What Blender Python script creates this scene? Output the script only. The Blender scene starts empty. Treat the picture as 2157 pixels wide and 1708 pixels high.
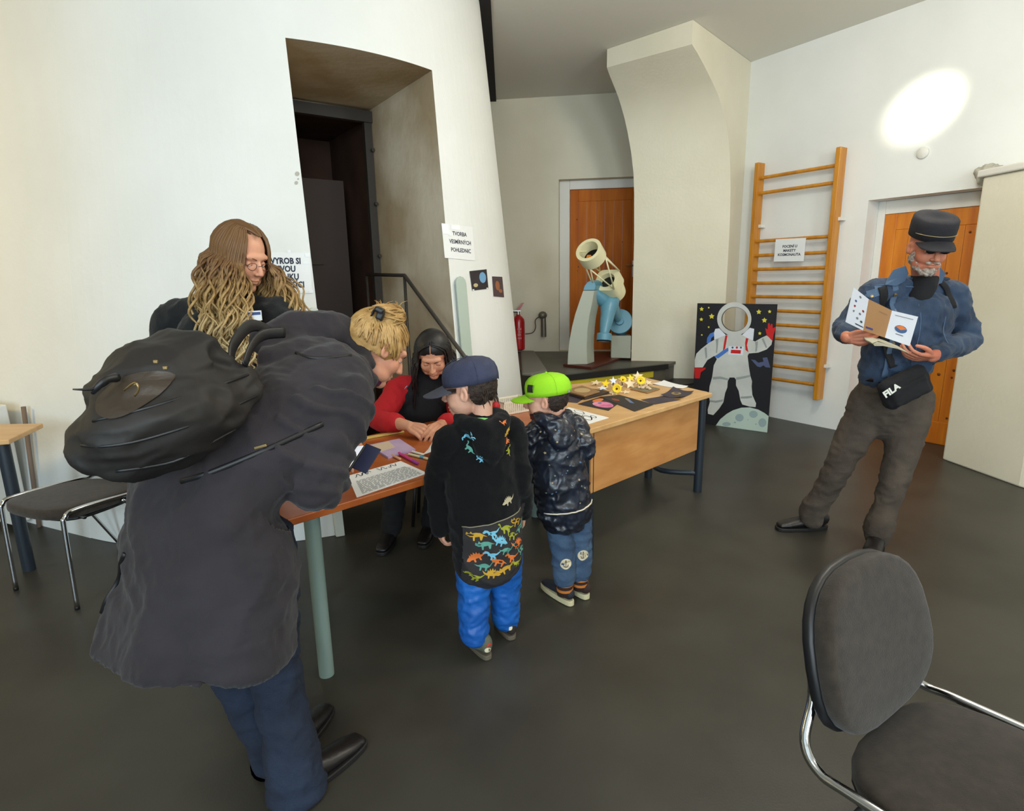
import bpy, bmesh, math, random
from mathutils import Vector, Matrix, noise
from mathutils.bvhtree import BVHTree
V = Vector
PI = math.pi
random.seed(7)
S = bpy.context.scene
COL = S.collection

# ------------------------------------------------------------------ camera
FPX = 1225.0
PITCH = math.radians(12.3)
ROLL = math.radians(1.08)
CAMH = 1.5
cam_d = bpy.data.cameras.new('camera')
cam = bpy.data.objects.new('camera', cam_d)
COL.objects.link(cam)
cam_d.sensor_fit = 'HORIZONTAL'
cam_d.sensor_width = 36
cam_d.lens = 36 * FPX / 2157
cam_d.clip_start = 0.05
FW = V((0, math.cos(PITCH), -math.sin(PITCH)))
UP = V((0, math.sin(PITCH), math.cos(PITCH)))
XR = V((1, 0, 0))
cx_ = XR * math.cos(ROLL) - UP * math.sin(ROLL)
cy_ = XR * math.sin(ROLL) + UP * math.cos(ROLL)
m = Matrix.Identity(4)
for i in range(3):
    m[i][0] = cx_[i]; m[i][1] = cy_[i]; m[i][2] = -FW[i]
m[0][3], m[1][3], m[2][3] = 0, 0, CAMH
cam.matrix_world = m
S.camera = cam
CP = V((0, 0, CAMH))

# ------------------------------------------------------------------ light and exposure
S.view_settings.view_transform = 'Standard'
S.view_settings.look = 'None'
S.view_settings.exposure = 0.0
S.view_settings.gamma = 1.0
S.view_settings.use_curve_mapping = False
w = bpy.data.worlds.new('world'); S.world = w; w.use_nodes = True
w.node_tree.nodes['Background'].inputs[0].default_value = (0.6, 0.7, 0.85, 1)
w.node_tree.nodes['Background'].inputs[1].default_value = 0.3

def area(name, loc, target, sx, sy, power, color, spread=PI):
    d = bpy.data.lights.new(name, 'AREA'); d.shape = 'RECTANGLE'
    d.size = sx; d.size_y = sy; d.energy = power; d.color = color; d.spread = spread
    o = bpy.data.objects.new(name, d); COL.objects.link(o)
    o.location = loc
    o.rotation_euler = (V(target) - V(loc)).to_track_quat('-Z', 'Y').to_euler()
    return o
# daylight through the tall windows in the wall behind the camera
area('window_light', (-2.3, -3.85, 2.1), (-2.0, 4, 2.0), 1.3, 2.2, 165, (0.64, 0.84, 1.0))
area('window_light', (0.6, -3.85, 2.1), (0.6, 4, 2.0), 1.3, 2.2, 130, (0.80, 0.92, 1.0))
area('window_light', (3.4, -3.85, 2.1), (3.0, 4, 2.1), 1.3, 2.2, 110, (0.80, 0.92, 1.0))
# warm lamp by the left wall, and added unseen point lights that brighten ceiling and walls
area('wall_lamp_light', (-4.9, 1.6, 2.6), (-3.9, 4.0, 1.6), 0.5, 0.5, 34, (1.0, 0.70, 0.28))
def fill_lamp(loc, p, col):
    d = bpy.data.lights.new('fill_lamp_light', 'POINT'); d.energy = p; d.color = col; d.shadow_soft_size = 0.2
    o = bpy.data.objects.new('fill_lamp_light', d); COL.objects.link(o); o.location = loc
fill_lamp((3.2, 0.6, 3.0), 60, (1.0, 0.92, 0.78))
fill_lamp((-0.6, -0.8, 3.0), 45, (1.0, 0.92, 0.80))
fill_lamp((1.9, 3.1, 3.1), 70, (1.0, 0.95, 0.84))
fill_lamp((0.9, 1.9, 3.2), 25, (1.0, 0.94, 0.84))
sp = bpy.data.lights.new('spot_lamp_light', 'SPOT'); sp.energy = 330; sp.color = (1.0, 0.93, 0.76)
sp.spot_size = math.radians(18); sp.spot_blend = 0.9; sp.shadow_soft_size = 0.05
spo = bpy.data.objects.new('spot_lamp_light', sp); COL.objects.link(spo)
spo.location = (2.75, 3.55, 3.3)
spo.rotation_euler = (V((3.40, 5.12, 2.79)) - V((2.75, 3.55, 3.3))).to_track_quat('-Z', 'Y').to_euler()

# ------------------------------------------------------------------ real positions from sight lines
def ray(u, v):
    x = (u - 1078.5) / FPX; y = -(v - 854) / FPX
    X = x * math.cos(ROLL) + y * math.sin(ROLL); Y = -x * math.sin(ROLL) + y * math.cos(ROLL)
    return XR * X + UP * Y + FW
def G(u, v, z=0.0):
    d = ray(u, v); return CP + d * ((z - CAMH) / d.z)
def J(u, v, y):
    d = ray(u, v); return CP + d * (y / d.y)
def PL(u, v, p, q):
    n = V((-(q[1] - p[1]), q[0] - p[0], 0)); d = ray(u, v); p = V((p[0], p[1], 0))
    return CP + d * (((p - CP).dot(n)) / d.dot(n))

# ------------------------------------------------------------------ materials
def lin(c):
    return tuple(((x / 255) / 12.92 if x / 255 <= 0.04045 else ((x / 255 + 0.055) / 1.055) ** 2.4) for x in c)
MATS = {}
def mat(name, col, rough=0.7, metal=0.0, col2=None, nscale=6.0, bump=0.0, bscale=60.0, kind='noise',
        stretch=(1, 1, 1), emit=0.0, spec=0.5, detail=4.0, lo=0.35, hi=0.65, sss=0.0, sheen=0.0, coat=0.0):
    if name in MATS: return MATS[name]
    M = bpy.data.materials.new(name); M.use_nodes = True; nt = M.node_tree; b = nt.nodes['Principled BSDF']
    c = lin(col) + (1,)
    b.inputs['Base Color'].default_value = c
    b.inputs['Roughness'].default_value = rough
    b.inputs['Metallic'].default_value = metal
    b.inputs['Specular IOR Level'].default_value = spec
    if sss: b.inputs['Subsurface Weight'].default_value = sss; b.inputs['Subsurface Radius'].default_value = (0.02, 0.008, 0.004); b.inputs['Subsurface Scale'].default_value = 0.4
    if sheen: b.inputs['Sheen Weight'].default_value = sheen
    if coat: b.inputs['Coat Weight'].default_value = coat; b.inputs['Coat Roughness'].default_value = 0.15
    if emit: b.inputs['Emission Color'].default_value = c; b.inputs['Emission Strength'].default_value = emit
    tc = nt.nodes.new('ShaderNodeTexCoord'); mp = nt.nodes.new('ShaderNodeMapping')
    mp.inputs['Scale'].default_value = stretch
    nt.links.new(tc.outputs['Object'], mp.inputs[0])
    if col2:
        if kind == 'wave':
            t = nt.nodes.new('ShaderNodeTexWave'); t.inputs['Scale'].default_value = nscale; t.inputs['Distortion'].default_value = 6; t.inputs['Detail'].default_value = 3
        elif kind == 'voronoi':
            t = nt.nodes.new('ShaderNodeTexVoronoi'); t.inputs['Scale'].default_value = nscale
        else:
            t = nt.nodes.new('ShaderNodeTexNoise'); t.inputs['Scale'].default_value = nscale; t.inputs['Detail'].default_value = detail
        nt.links.new(mp.outputs[0], t.inputs['Vector'])
        r = nt.nodes.new('ShaderNodeValToRGB')
        r.color_ramp.elements[0].position = lo; r.color_ramp.elements[1].position = hi
        r.color_ramp.elements[0].color = c; r.color_ramp.elements[1].color = lin(col2) + (1,)
        nt.links.new(t.outputs['Distance' if kind == 'voronoi' else 0], r.inputs[0]); nt.links.new(r.outputs[0], b.inputs['Base Color'])
    if bump:
        t2 = nt.nodes.new('ShaderNodeTexNoise'); t2.inputs['Scale'].default_value = bscale; t2.inputs['Detail'].default_value = 3
        nt.links.new(mp.outputs[0], t2.inputs['Vector'])
        bp = nt.nodes.new('ShaderNodeBump'); bp.inputs['Strength'].default_value = bump; bp.inputs['Distance'].default_value = 0.01
        nt.links.new(t2.outputs[0], bp.inputs['Height']); nt.links.new(bp.outputs[0], b.inputs['Normal'])
    MATS[name] = M
    return M

# ------------------------------------------------------------------ mesh building
class B:
    def __init__(s): s.v = []; s.f = []; s.m = []
    def add(s, vs, fs, mi=0):
        o = len(s.v); s.v += [V(x) for x in vs]
        for f in fs: s.f.append([i + o for i in f]); s.m.append(mi)
        return s
    def join(s, o, mi=None):
        k = len(s.v); s.v += o.v
        s.f += [[i + k for i in f] for f in o.f]; s.m += (o.m if mi is None else [mi] * len(o.m)); return s
    def xf(s, M): s.v = [M @ x for x in s.v]; return s
    def quad(s, a, b, c, d, mi=0): return s.add([a, b, c, d], [(0, 1, 2, 3)], mi)
    def box(s, c, size, M=None, mi=0):
        c = V(c); h = [x / 2 for x in size]; vs = []
        for z in (-1, 1):
            for y in (-1, 1):
                for x in (-1, 1):
                    p = V((x * h[0], y * h[1], z * h[2])); vs.append((M @ p if M else p) + c)
        return s.add(vs, [(0, 2, 3, 1), (4, 5, 7, 6), (0, 1, 5, 4), (2, 6, 7, 3), (0, 4, 6, 2), (1, 3, 7, 5)], mi)
    def rbox(s, c, size, r, M=None, mi=0, seg=3):
        # box with rounded edges, made as a superellipsoid-like grid from a bevelled cube
        bm = bmesh.new(); bmesh.ops.create_cube(bm, size=1)
        for v in bm.verts: v.co = V((v.co.x * size[0], v.co.y * size[1], v.co.z * size[2]))
        bmesh.ops.bevel(bm, geom=bm.edges[:], offset=r, segments=seg, affect='EDGES', profile=0.5)
        bm.verts.index_update(); c = V(c)
        vs = [(M @ v.co if M else v.co.copy()) + c for v in bm.verts]; fs = [[v.index for v in f.verts] for f in bm.faces]
        bm.free(); return s.add(vs, fs, mi)
    def slab(s, poly, z0, z1, mi=0):
        # prism over a plan polygon
        n = len(poly); vs = [V((p[0], p[1], z0)) for p in poly] + [V((p[0], p[1], z1)) for p in poly]
        fs = [tuple(range(n - 1, -1, -1)), tuple(range(n, 2 * n))] + [(i, (i + 1) % n, n + (i + 1) % n, n + i) for i in range(n)]
        return s.add(vs, fs, mi)
    def extr(s, poly3, d, mi=0):
        # prism: planar 3D polygon swept along d
        n = len(poly3); vs = [V(p) for p in poly3] + [V(p) + V(d) for p in poly3]
        fs = [tuple(range(n - 1, -1, -1)), tuple(range(n, 2 * n))] + [(i, (i + 1) % n, n + (i + 1) % n, n + i) for i in range(n)]
        return s.add(vs, fs, mi)
    def tube(s, pts, r, seg=10, mi=0, cap=True, side=None, round_=False, sub=0):
        pts = [V(p) for p in pts]; n = len(pts)
        rr = r if isinstance(r, (list, tuple)) and len(r) == n else [r] * n
        rr = [(x, x) if not isinstance(x, (list, tuple)) else tuple(x) for x in rr]
        if sub:
            P, R = [], []
            for i in range(n - 1):
                p0 = pts[max(i - 1, 0)]; p1 = pts[i]; p2 = pts[i + 1]; p3 = pts[min(i + 2, n - 1)]
                for k in range(sub):
                    t = k / sub
                    P.append(0.5 * ((2 * p1) + (p2 - p0) * t + (2 * p0 - 5 * p1 + 4 * p2 - p3) * t * t + (3 * p1 - p0 - 3 * p2 + p3) * t ** 3))
                    tt = t * t * (3 - 2 * t)
                    R.append(tuple(a + (b - a) * tt for a, b in zip(rr[i], rr[i + 1])))
            P.append(pts[-1]); R.append(rr[-1]); pts, rr, n = P, R, len(P)
        rings = []; prev = None
        T = []
        for i in range(n):
            t = (pts[min(i + 1, n - 1)] - pts[max(i - 1, 0)])
            T.append(t.normalized() if t.length > 1e-9 else V((0, 0, 1)))
        for i in range(n):
            t = T[i]
            if side is not None: a = V(side[i] if isinstance(side, list) else side)
            elif prev is not None: a = prev
            else: a = V((1, 0, 0)) if abs(t.x) < 0.8 else V((0, 1, 0))
            a = a - t * a.dot(t)
            if a.length < 1e-6: a = t.orthogonal()
            a.normalize(); prev = a; rings.append((pts[i], a, t.cross(a), rr[i]))
        if round_:
            out = []
            p, a, b_, q = rings[0]; t = T[0]; e = min(q)
            for k in (80, 55, 28): c = math.radians(k); out.append((p - t * e * math.sin(c), a, b_, (q[0] * math.cos(c), q[1] * math.cos(c))))
            out += rings
            p, a, b_, q = rings[-1]; t = T[-1]; e = min(q)
            for k in (28, 55, 80): c = math.radians(k); out.append((p + t * e * math.sin(c), a, b_, (q[0] * math.cos(c), q[1] * math.cos(c))))
            rings = out
        vs = []; m_ = len(rings)
        for p, a, b_, q in rings:
            for k in range(seg):
                g = 2 * PI * k / seg; vs.append(p + a * q[0] * math.cos(g) + b_ * q[1] * math.sin(g))
        fs = [(i * seg + k, i * seg + (k + 1) % seg, (i + 1) * seg + (k + 1) % seg, (i + 1) * seg + k) for i in range(m_ - 1) for k in range(seg)]
        if cap: fs += [tuple(range(seg - 1, -1, -1)), tuple(range((m_ - 1) * seg, m_ * seg))]
        return s.add(vs, fs, mi)
    def lathe(s, prof, c=(0, 0, 0), axis=(0, 0, 1), seg=24, mi=0):
        ax = V(axis).normalized(); a = ax.orthogonal().normalized(); b_ = ax.cross(a); c = V(c); vs = []
        for r, h in prof:
            for k in range(seg):
                g = 2 * PI * k / seg; vs.append(c + ax * h + (a * math.cos(g) + b_ * math.sin(g)) * r)
        n = len(prof)
        fs = [(i * seg + k, i * seg + (k + 1) % seg, (i + 1) * seg + (k + 1) % seg, (i + 1) * seg + k) for i in range(n - 1) for k in range(seg)]
        if prof[0][0] > 1e-6: fs.append(tuple(range(seg - 1, -1, -1)))
        if prof[-1][0] > 1e-6: fs.append(tuple(range((n - 1) * seg, n * seg)))
        return s.add(vs, fs, mi)
    def ell(s, c, r, M=None, mi=0, seg=20, rings=12):
        c = V(c); vs = [] ; r = (r, r, r) if not isinstance(r, (list, tuple)) else r
        for i in range(rings + 1):
            th = PI * i / rings
            th = min(max(th, 0.02), PI - 0.02)
            for k in range(seg):
                g = 2 * PI * k / seg; p = V((r[0] * math.sin(th) * math.cos(g), r[1] * math.sin(th) * math.sin(g), r[2] * math.cos(th)))
                vs.append((M @ p if M else p) + c)
        fs = [(i * seg + k, (i + 1) * seg + k, (i + 1) * seg + (k + 1) % seg, i * seg + (k + 1) % seg) for i in range(rings) for k in range(seg)]
        fs += [tuple(range(seg)), tuple(range((rings + 1) * seg - 1, rings * seg - 1, -1))]
        return s.add(vs, fs, mi)
    def mesh(s, name):
        me = bpy.data.meshes.new(name); me.from_pydata([tuple(x) for x in s.v], [], s.f)
        me.polygons.foreach_set('material_index', s.m); me.update(); return me

def basis(x, y, z):
    M_ = Matrix.Identity(3)
    for i in range(3): M_[i][0] = x[i]; M_[i][1] = y[i]; M_[i][2] = z[i]
    return M_
def frame(fwd, up=(0, 0, 1)):
    """local x = right, y = forward, z = up"""
    y = V(fwd).normalized(); x = y.cross(V(up)).normalized(); z = x.cross(y); return basis(x, y, z)
def M4(R, loc): m_ = R.to_4x4(); m_.translation = V(loc); return m_

def clean(name):
    return name
def obj(name, b, mats, parent=None, smooth=False, sharp=None, bevel=0.0, label=None, kind=None):
    me = b if isinstance(b, bpy.types.Mesh) else b.mesh(name)
    if isinstance(b, B):
        bm = bmesh.new(); bm.from_mesh(me); bmesh.ops.recalc_face_normals(bm, faces=bm.faces); bm.to_mesh(me); bm.free()
    me.materials.clear()
    for x in (mats if isinstance(mats, (list, tuple)) else [mats]): me.materials.append(x)
    o = bpy.data.objects.new(name, me); COL.objects.link(o)
    if smooth:
        me.polygons.foreach_set('use_smooth', [True] * len(me.polygons))
        if sharp: me.set_sharp_from_angle(angle=math.radians(sharp))
    if bevel:
        md = o.modifiers.new('bevel', 'BEVEL'); md.width = bevel; md.segments = 2; md.limit_method = 'ANGLE'
    if parent:
        o.parent = parent; o.matrix_parent_inverse = Matrix.Translation(-parent['_l'].copy() if False else -V(LOC[parent.name]))
    if label: o['label'] = label
    if kind: o['kind'] = kind
    return o
LOC = {}
def thing(name, label, cat, loc, group=None):
    o = bpy.data.objects.new(name, None); COL.objects.link(o); o.empty_display_size = 0.1
    o.location = V(loc); LOC[o.name] = tuple(loc); o['label'] = label; o['category'] = cat
    if group: o['group'] = group
    return o
def sub(o, parent):
    """parent a world-space mesh object under a part that is itself a child of a thing"""
    o.parent = parent
    o.matrix_parent_inverse = Matrix.Identity(4)
    root = parent.parent
    # part matrix is root * inverse = identity in world space
    return o
def tag(o, label, cat, group=None, kind=None):
    if label: o['label'] = label
    if cat: o['category'] = cat
    if group: o['group'] = group
    if kind: o['kind'] = kind
    return o
def struct(name, b, mats, **k):
    o = obj(name, b, mats, **k); o['kind'] = 'structure'; return o

def fuse(b, voxel=0.006, smooth=4, dec=None):
    me = b.mesh('tmp'); bm = bmesh.new(); bm.from_mesh(me); bmesh.ops.recalc_face_normals(bm, faces=bm.faces); bm.to_mesh(me); bm.free()
    o = bpy.data.objects.new('tmp', me); COL.objects.link(o)
    md = o.modifiers.new('r', 'REMESH'); md.mode = 'VOXEL'; md.voxel_size = voxel; md.adaptivity = 0
    if smooth:
        sm = o.modifiers.new('s', 'SMOOTH'); sm.factor = 0.5; sm.iterations = smooth
    dg = bpy.context.evaluated_depsgraph_get(); ev = o.evaluated_get(dg)
    out = bpy.data.meshes.new_from_object(ev)
    bpy.data.objects.remove(o); bpy.data.meshes.remove(me)
    return out
def displace(me, fn):
    nor = [v.normal.copy() for v in me.vertices]
    for v, n in zip(me.vertices, nor):
        d = fn(v.co, n)
        if d: v.co += n * d if isinstance(d, float) else d
    me.update(); return me
def fold(amp, sc, seed=0.0, M=None, ridge=True):
    """cloth wrinkle function: sc stretches the noise (vector), M optional rotation"""
    sc = V(sc)
    def f(co, n):
        p = (M @ co) if M else co
        p = V((p.x * sc.x, p.y * sc.y, p.z * sc.z)) + V((seed, seed * 1.7, -seed))
        p = p + 0.6 * noise.noise_vector(p * 0.6)
        a = noise.noise(p)
        if ridge: a = 0.5 - abs(a) * 2.2
        return amp * (a + 0.35 * noise.noise(p * 2.7))
    return f
def mesh2b(me):
    b = B(); b.v = [v.co.copy() for v in me.vertices]; b.f = [list(p.vertices) for p in me.polygons]; b.m = [p.material_index for p in me.polygons]; return b
def setmat(me, fn):
    for p in me.polygons: p.material_index = fn(p.center)
def bvh_of(o):
    me = o.data; return BVHTree.FromPolygons([v.co for v in me.vertices], [list(p.vertices) for p in me.polygons])

def fillpoly(poly, step=None):
    """triangulate a 2D outline (list of loops) into (verts2d, faces)"""
    from mathutils.geometry import tessellate_polygon
    loops = poly if isinstance(poly[0][0], (list, tuple, Vector)) else [poly]
    flat = [p for l in loops for p in l]
    tri = tessellate_polygon([[V((p[0], p[1], 0)) for p in l] for l in loops])
    return [V((p[0], p[1])) for p in flat], [tuple(t) for t in tri]
def decal(bvh, poly, c, X, Y, size, off=0.0015, b=None, mi=0, sub_=1, rng=0.12):
    """lay a flat shape onto a surface: poly in 2D units, c world centre, X/Y in-plane axes; cast along -(X x Y)"""
    vs, fs = fillpoly(poly)
    bm = bmesh.new(); bv = [bm.verts.new((p.x, p.y, 0)) for p in vs]
    for f in fs:
        try: bm.faces.new([bv[i] for i in f])
        except ValueError: pass
    if sub_:
        bmesh.ops.subdivide_edges(bm, edges=bm.edges[:], cuts=sub_, use_grid_fill=False)
        bmesh.ops.triangulate(bm, faces=bm.faces[:])
    bm.verts.index_update()
    X = V(X).normalized(); Y = V(Y).normalized(); N = X.cross(Y).normalized(); c = V(c)
    out = []
    ok = []
    for v in bm.verts:
        p = c + X * v.co.x * size + Y * v.co.y * size
        h = bvh.ray_cast(p + N * rng, -N, rng * 2.2)
        ok.append(h[0] is not None)
        out.append(h[0] + N * off if h[0] is not None else p)
    fs = [[v.index for v in f.verts] for f in bm.faces if all(ok[v.index] for v in f.verts)]
    bm.free()
    b = b or B(); b.add(out, fs, mi); return b
def text_b(txt, size, M, extr=0.0, align='CENTER', mi=0, lsp=1.0, bold=0.0):
    cu = bpy.data.curves.new('t', 'FONT'); cu.body = txt; cu.size = size; cu.align_x = align; cu.align_y = 'CENTER'; cu.extrude = extr; cu.space_line = lsp
    cu.offset = bold; cu.resolution_u = 2
    o = bpy.data.objects.new('t', cu); COL.objects.link(o)
    me = bpy.data.meshes.new_from_object(o.evaluated_get(bpy.context.evaluated_depsgraph_get()))
    b = mesh2b(me); b.m = [mi] * len(b.m); b.xf(M)
    bpy.data.objects.remove(o); bpy.data.meshes.remove(me); bpy.data.curves.remove(cu)
    return b
def star(r=1, r2=0.5, n=5, rot=PI / 2):
    return [((r if i % 2 == 0 else r2) * math.cos(rot + PI * i / n), (r if i % 2 == 0 else r2) * math.sin(rot + PI * i / n)) for i in range(2 * n)]
def circ(r=1, n=20, c=(0, 0), ry=None):
    return [(c[0] + r * math.cos(2 * PI * i / n), c[1] + (ry or r) * math.sin(2 * PI * i / n)) for i in range(n)]
# ================================================================== the room
PLASTER = mat('plaster', (226, 220, 200), 0.9, col2=(218, 211, 189), nscale=1.3, bump=0.15, bscale=35, spec=0.2)
PLASTER_W = mat('plaster_white', (230, 231, 227), 0.9, col2=(224, 225, 220), nscale=1.5, bump=0.12, bscale=30, spec=0.2)
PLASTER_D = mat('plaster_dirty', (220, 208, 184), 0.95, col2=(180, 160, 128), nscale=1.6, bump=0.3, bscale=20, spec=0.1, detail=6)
CEIL = mat('ceiling_paint', (226, 223, 214), 0.95, spec=0.1, bump=0.1, bscale=25)
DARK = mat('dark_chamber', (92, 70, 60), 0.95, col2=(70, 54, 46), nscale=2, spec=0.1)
LINO = mat('linoleum', (64, 62, 55), 0.40, col2=(53, 50, 44), nscale=2.2, bump=0.04, bscale=150, spec=0.35)
WHITE_P = mat('white_paint', (224, 222, 214), 0.5)
PINE = mat('pine', (218, 132, 22), 0.4, col2=(186, 96, 10), nscale=3.0, stretch=(5, 5, 0.5), bump=0.08, bscale=30, detail=6, lo=0.3, hi=0.75, coat=0.15)
KNOT = mat('pine_knot', (110, 58, 14), 0.5)
MAPLE = mat('varnished_beech', (206, 140, 40), 0.35, col2=(186, 118, 28), nscale=4.0, stretch=(4, 4, 0.6), bump=0.03, bscale=40, coat=0.2)
STEEL_D = mat('dark_steel', (72, 68, 64), 0.5, metal=0.3)

ZC = 3.6
floor = B(); floor.slab([(-7, -4), (6.5, -4), (6.5, 9), (-7, 9)], -0.1, 0)
struct('floor', floor, LINO)
ce = B(); ce.slab([(-7, -4), (6.5, -4), (6.5, 9), (-7, 9)], ZC, ZC + 0.1)
struct('ceiling', ce, CEIL)

# conical masonry tower with a deep doorway
TC = V((-1.8, 5.08)); TR0 = 1.94; TK = 0.093
def cone_hit(u, v, grow=0.0):
    d = ray(u, v); a0 = TR0 + grow - TK * CAMH; ox, oy = -TC.x, -TC.y
    A = d.x ** 2 + d.y ** 2 - (TK * d.z) ** 2; Bq = 2 * (ox * d.x + oy * d.y + a0 * TK * d.z); Cq = ox * ox + oy * oy - a0 * a0
    D = Bq * Bq - 4 * A * Cq
    return CP + d * ((-Bq - math.sqrt(max(D, 0))) / (2 * A))
tb = B(); tb.lathe([(TR0 - TK * z, z) for z in (0.002, 1, 2, 3, 3.59)], (TC.x, TC.y, 0), seg=160)
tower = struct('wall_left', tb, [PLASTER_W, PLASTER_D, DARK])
n_in = V((-0.571, 0.821)); a_ac = V((0.821, 0.571))
pL = V((-1.19, 3.51)); pR = V((-0.467, 4.057))
def op(p, d): return (p.x + n_in.x * d, p.y + n_in.y * d)
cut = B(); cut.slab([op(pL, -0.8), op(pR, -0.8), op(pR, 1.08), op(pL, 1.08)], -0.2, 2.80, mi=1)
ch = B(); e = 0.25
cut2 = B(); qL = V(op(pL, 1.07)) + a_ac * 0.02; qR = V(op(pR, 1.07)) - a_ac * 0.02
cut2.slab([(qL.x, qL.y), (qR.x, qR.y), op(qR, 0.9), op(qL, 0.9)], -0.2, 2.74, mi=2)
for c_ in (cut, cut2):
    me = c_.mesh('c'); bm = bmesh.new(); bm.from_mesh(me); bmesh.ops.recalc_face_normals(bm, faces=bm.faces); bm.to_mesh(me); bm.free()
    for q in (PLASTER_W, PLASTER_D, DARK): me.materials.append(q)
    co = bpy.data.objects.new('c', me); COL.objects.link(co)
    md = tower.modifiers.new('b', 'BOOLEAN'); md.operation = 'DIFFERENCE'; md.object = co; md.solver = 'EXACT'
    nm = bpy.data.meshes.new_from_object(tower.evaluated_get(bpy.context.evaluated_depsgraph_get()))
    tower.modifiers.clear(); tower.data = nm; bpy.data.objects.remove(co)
# the tower wall runs on to the left as a flatter battered face
lw = B(); L0 = cone_hit(190, 1118); L0 = V((L0.x, L0.y)); lnn = (L0 - TC).normalized(); ldir = V((lnn.y, -lnn.x)) * (1 if lnn.y < 0 else -1)
L0 = TC + lnn * TR0
def lp(t, z, off=0.0): q = L0 + ldir * t - lnn * (TK * z - off); return V((q.x, q.y, z))
zz = [0.0, 1.8, 3.598]
lv = [lp(t, z) for z in zz for t in (-0.02, 4.2)]
lw.add([lp(0, 0), lp(4.4, 0), lp(4.4, 3.598), lp(0, 3.598), lp(0, 0, -1.2), lp(4.4, 0, -1.2), lp(4.4, 3.598, -0.9), lp(0, 3.598, -0.9)],
       [(0, 1, 2, 3), (7, 6, 5, 4), (0, 4, 5, 1), (1, 5, 6, 2), (2, 6, 7, 3), (3, 7, 4, 0)])
struct('wall_far_left', lw, PLASTER_W)
# steel door frame at the back of the doorway, bolts, railing
fr = B(); R3 = basis((a_ac.x, a_ac.y, 0), (n_in.x, n_in.y, 0), (0, 0, 1))
bR = V(op(pR, 1.04)) - a_ac * 0.035
fr.box((bR.x, bR.y, 1.39), (0.06, 0.05, 2.72), R3)
bT = (V(op(pL, 1.04)) + V(op(pR, 1.04))) / 2
fr.box((bT.x, bT.y, 2.74), (0.90, 0.05, 0.08), R3)
for z in (0.9, 1.3, 1.7, 2.1, 2.5): fr.lathe([(0.014, 0), (0.014, 0.02)], (bR.x + 0.02 - n_in.x * .03, bR.y - n_in.y * .03, z), axis=(-n_in.x, -n_in.y, 0), seg=8)
tf = struct('trim_1', fr, STEEL_D)
dl = B(); c1 = V(op(pR, 1.30)) - a_ac * 0.42
dl.box((c1.x, c1.y, 1.15), (0.5, 0.04, 2.3), R3); dl.box((c1.x + .0, c1.y - .03, 1.75), (0.1, 0.03, 0.22), R3, mi=0)
tag(obj('steel_door_leaf', dl, mat('black_steel', (58, 46, 42), 0.6)), 'dark metal door leaf standing in the gloom inside the tower doorway', 'door')
rail = thing('stair_railing', 'dark steel tube railing sloping down inside the tower doorway', 'railing', (op(pR, 0.6)[0] - 0.15, op(pR, 0.6)[1] - 0.1, 0))
qa = (V(op(pR, 0)) - a_ac * 0.16); qb = (V(op(pR, 1)) - a_ac * 0.16)
def RP(u, v): return PL(u, v, qa, qb)
r0 = RP(772, 578); r1 = RP(852, 580); r2 = RP(957, 722)
rb = B(); rb.tube([r0, r1, r2, r2 + (r2 - r1) * 0.35], 0.013, seg=8); obj('handrail', rb, STEEL_D, rail, smooth=True)
for p in (r0, r1): obj('post', B().tube([p, (p.x, p.y, 0.001)], 0.011, seg=8), STEEL_D, rail, smooth=True)

# pale green guard boards on both sides of the doorway
GUARD = mat('pale_green_board', (176, 190, 178), 0.45)
def guard(p, sgn, zt, w_=0.10, o_=0.02):
    g = B()
    prof = [(0, 0.0), (w_, 0.0), (w_, zt - w_ * 0.5)] + [(w_ / 2 + w_ / 2 * math.cos(t), zt - w_ * 0.5 + w_ / 2 * math.sin(t)) for t in (PI / 6, PI / 3, PI / 2, 2 * PI / 3, 5 * PI / 6)] + [(0, zt - w_ * 0.5)]
    out = []
    for s_, z in prof:
        q = V((p.x, p.y)) + a_ac * sgn * (s_ - o_)
        # follow the battered wall: find cone radius at that height
        d = q - TC; r = TR0 - TK * z + 0.012
        # slide along -n_in until on the cone
        for _ in range(12):
            dd = (q - TC).length - r; q = q + n_in * dd * 0.9
        out.append((q.x, q.y, z + 0.002))
    g.extr(out, (-n_in.x * 0.02, -n_in.y * 0.02, 0)); return g
tag(obj('guard_board', guard(pR, 1, 1.52, 0.10, -0.03), GUARD, bevel=0.004), 'pale green rounded board guarding the right edge of the tower doorway', 'panel', 'doorway guard boards')
tag(obj('guard_board', guard(pL, -1, 1.36, 0.05, 0.0), mat('pale_board', (214, 220, 210), 0.6), bevel=0.004), 'narrow pale board on the left edge of the tower doorway beside the flag sign', 'panel', 'doorway guard boards')
# white kick boards at the tower foot near the doorway
# dark beam along the ceiling beside the tower
bm_ = B(); bm_.slab([(-0.5, 4.2), (-0.1, 4.2), (-0.12, 7.6), (-0.5, 7.6)], ZC - 0.02, ZC - 0.002)
tag(obj('ceiling_strip', bm_, mat('black_strip', (28, 22, 26), 0.9)), 'black strip on the ceiling running back beside the white tower', 'panel', kind='structure')

# wall helper: vertical slab with rectangular holes
def wall_with_door(name, P0, P1, th, z1, s0, s1, h0, h1, m_, out):
    P0 = V(P0); P1 = V(P1); d = (P1 - P0).normalized(); L = (P1 - P0).length; o = V(out)
    b = B()
    def seg(a, c, za, zb):
        if c - a < 1e-4 or zb - za < 1e-4: return
        A = P0 + d * a; C = P0 + d * c
        b.slab([(A.x, A.y), (C.x, C.y), (C.x + o.x * th, C.y + o.y * th), (A.x + o.x * th, A.y + o.y * th)], za, zb)
    seg(0, s0, 0, z1); seg(s1, L, 0, z1); seg(s0, s1, h1, z1); seg(s0, s1, 0, h0)
    return struct(name, b, m_)
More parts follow.
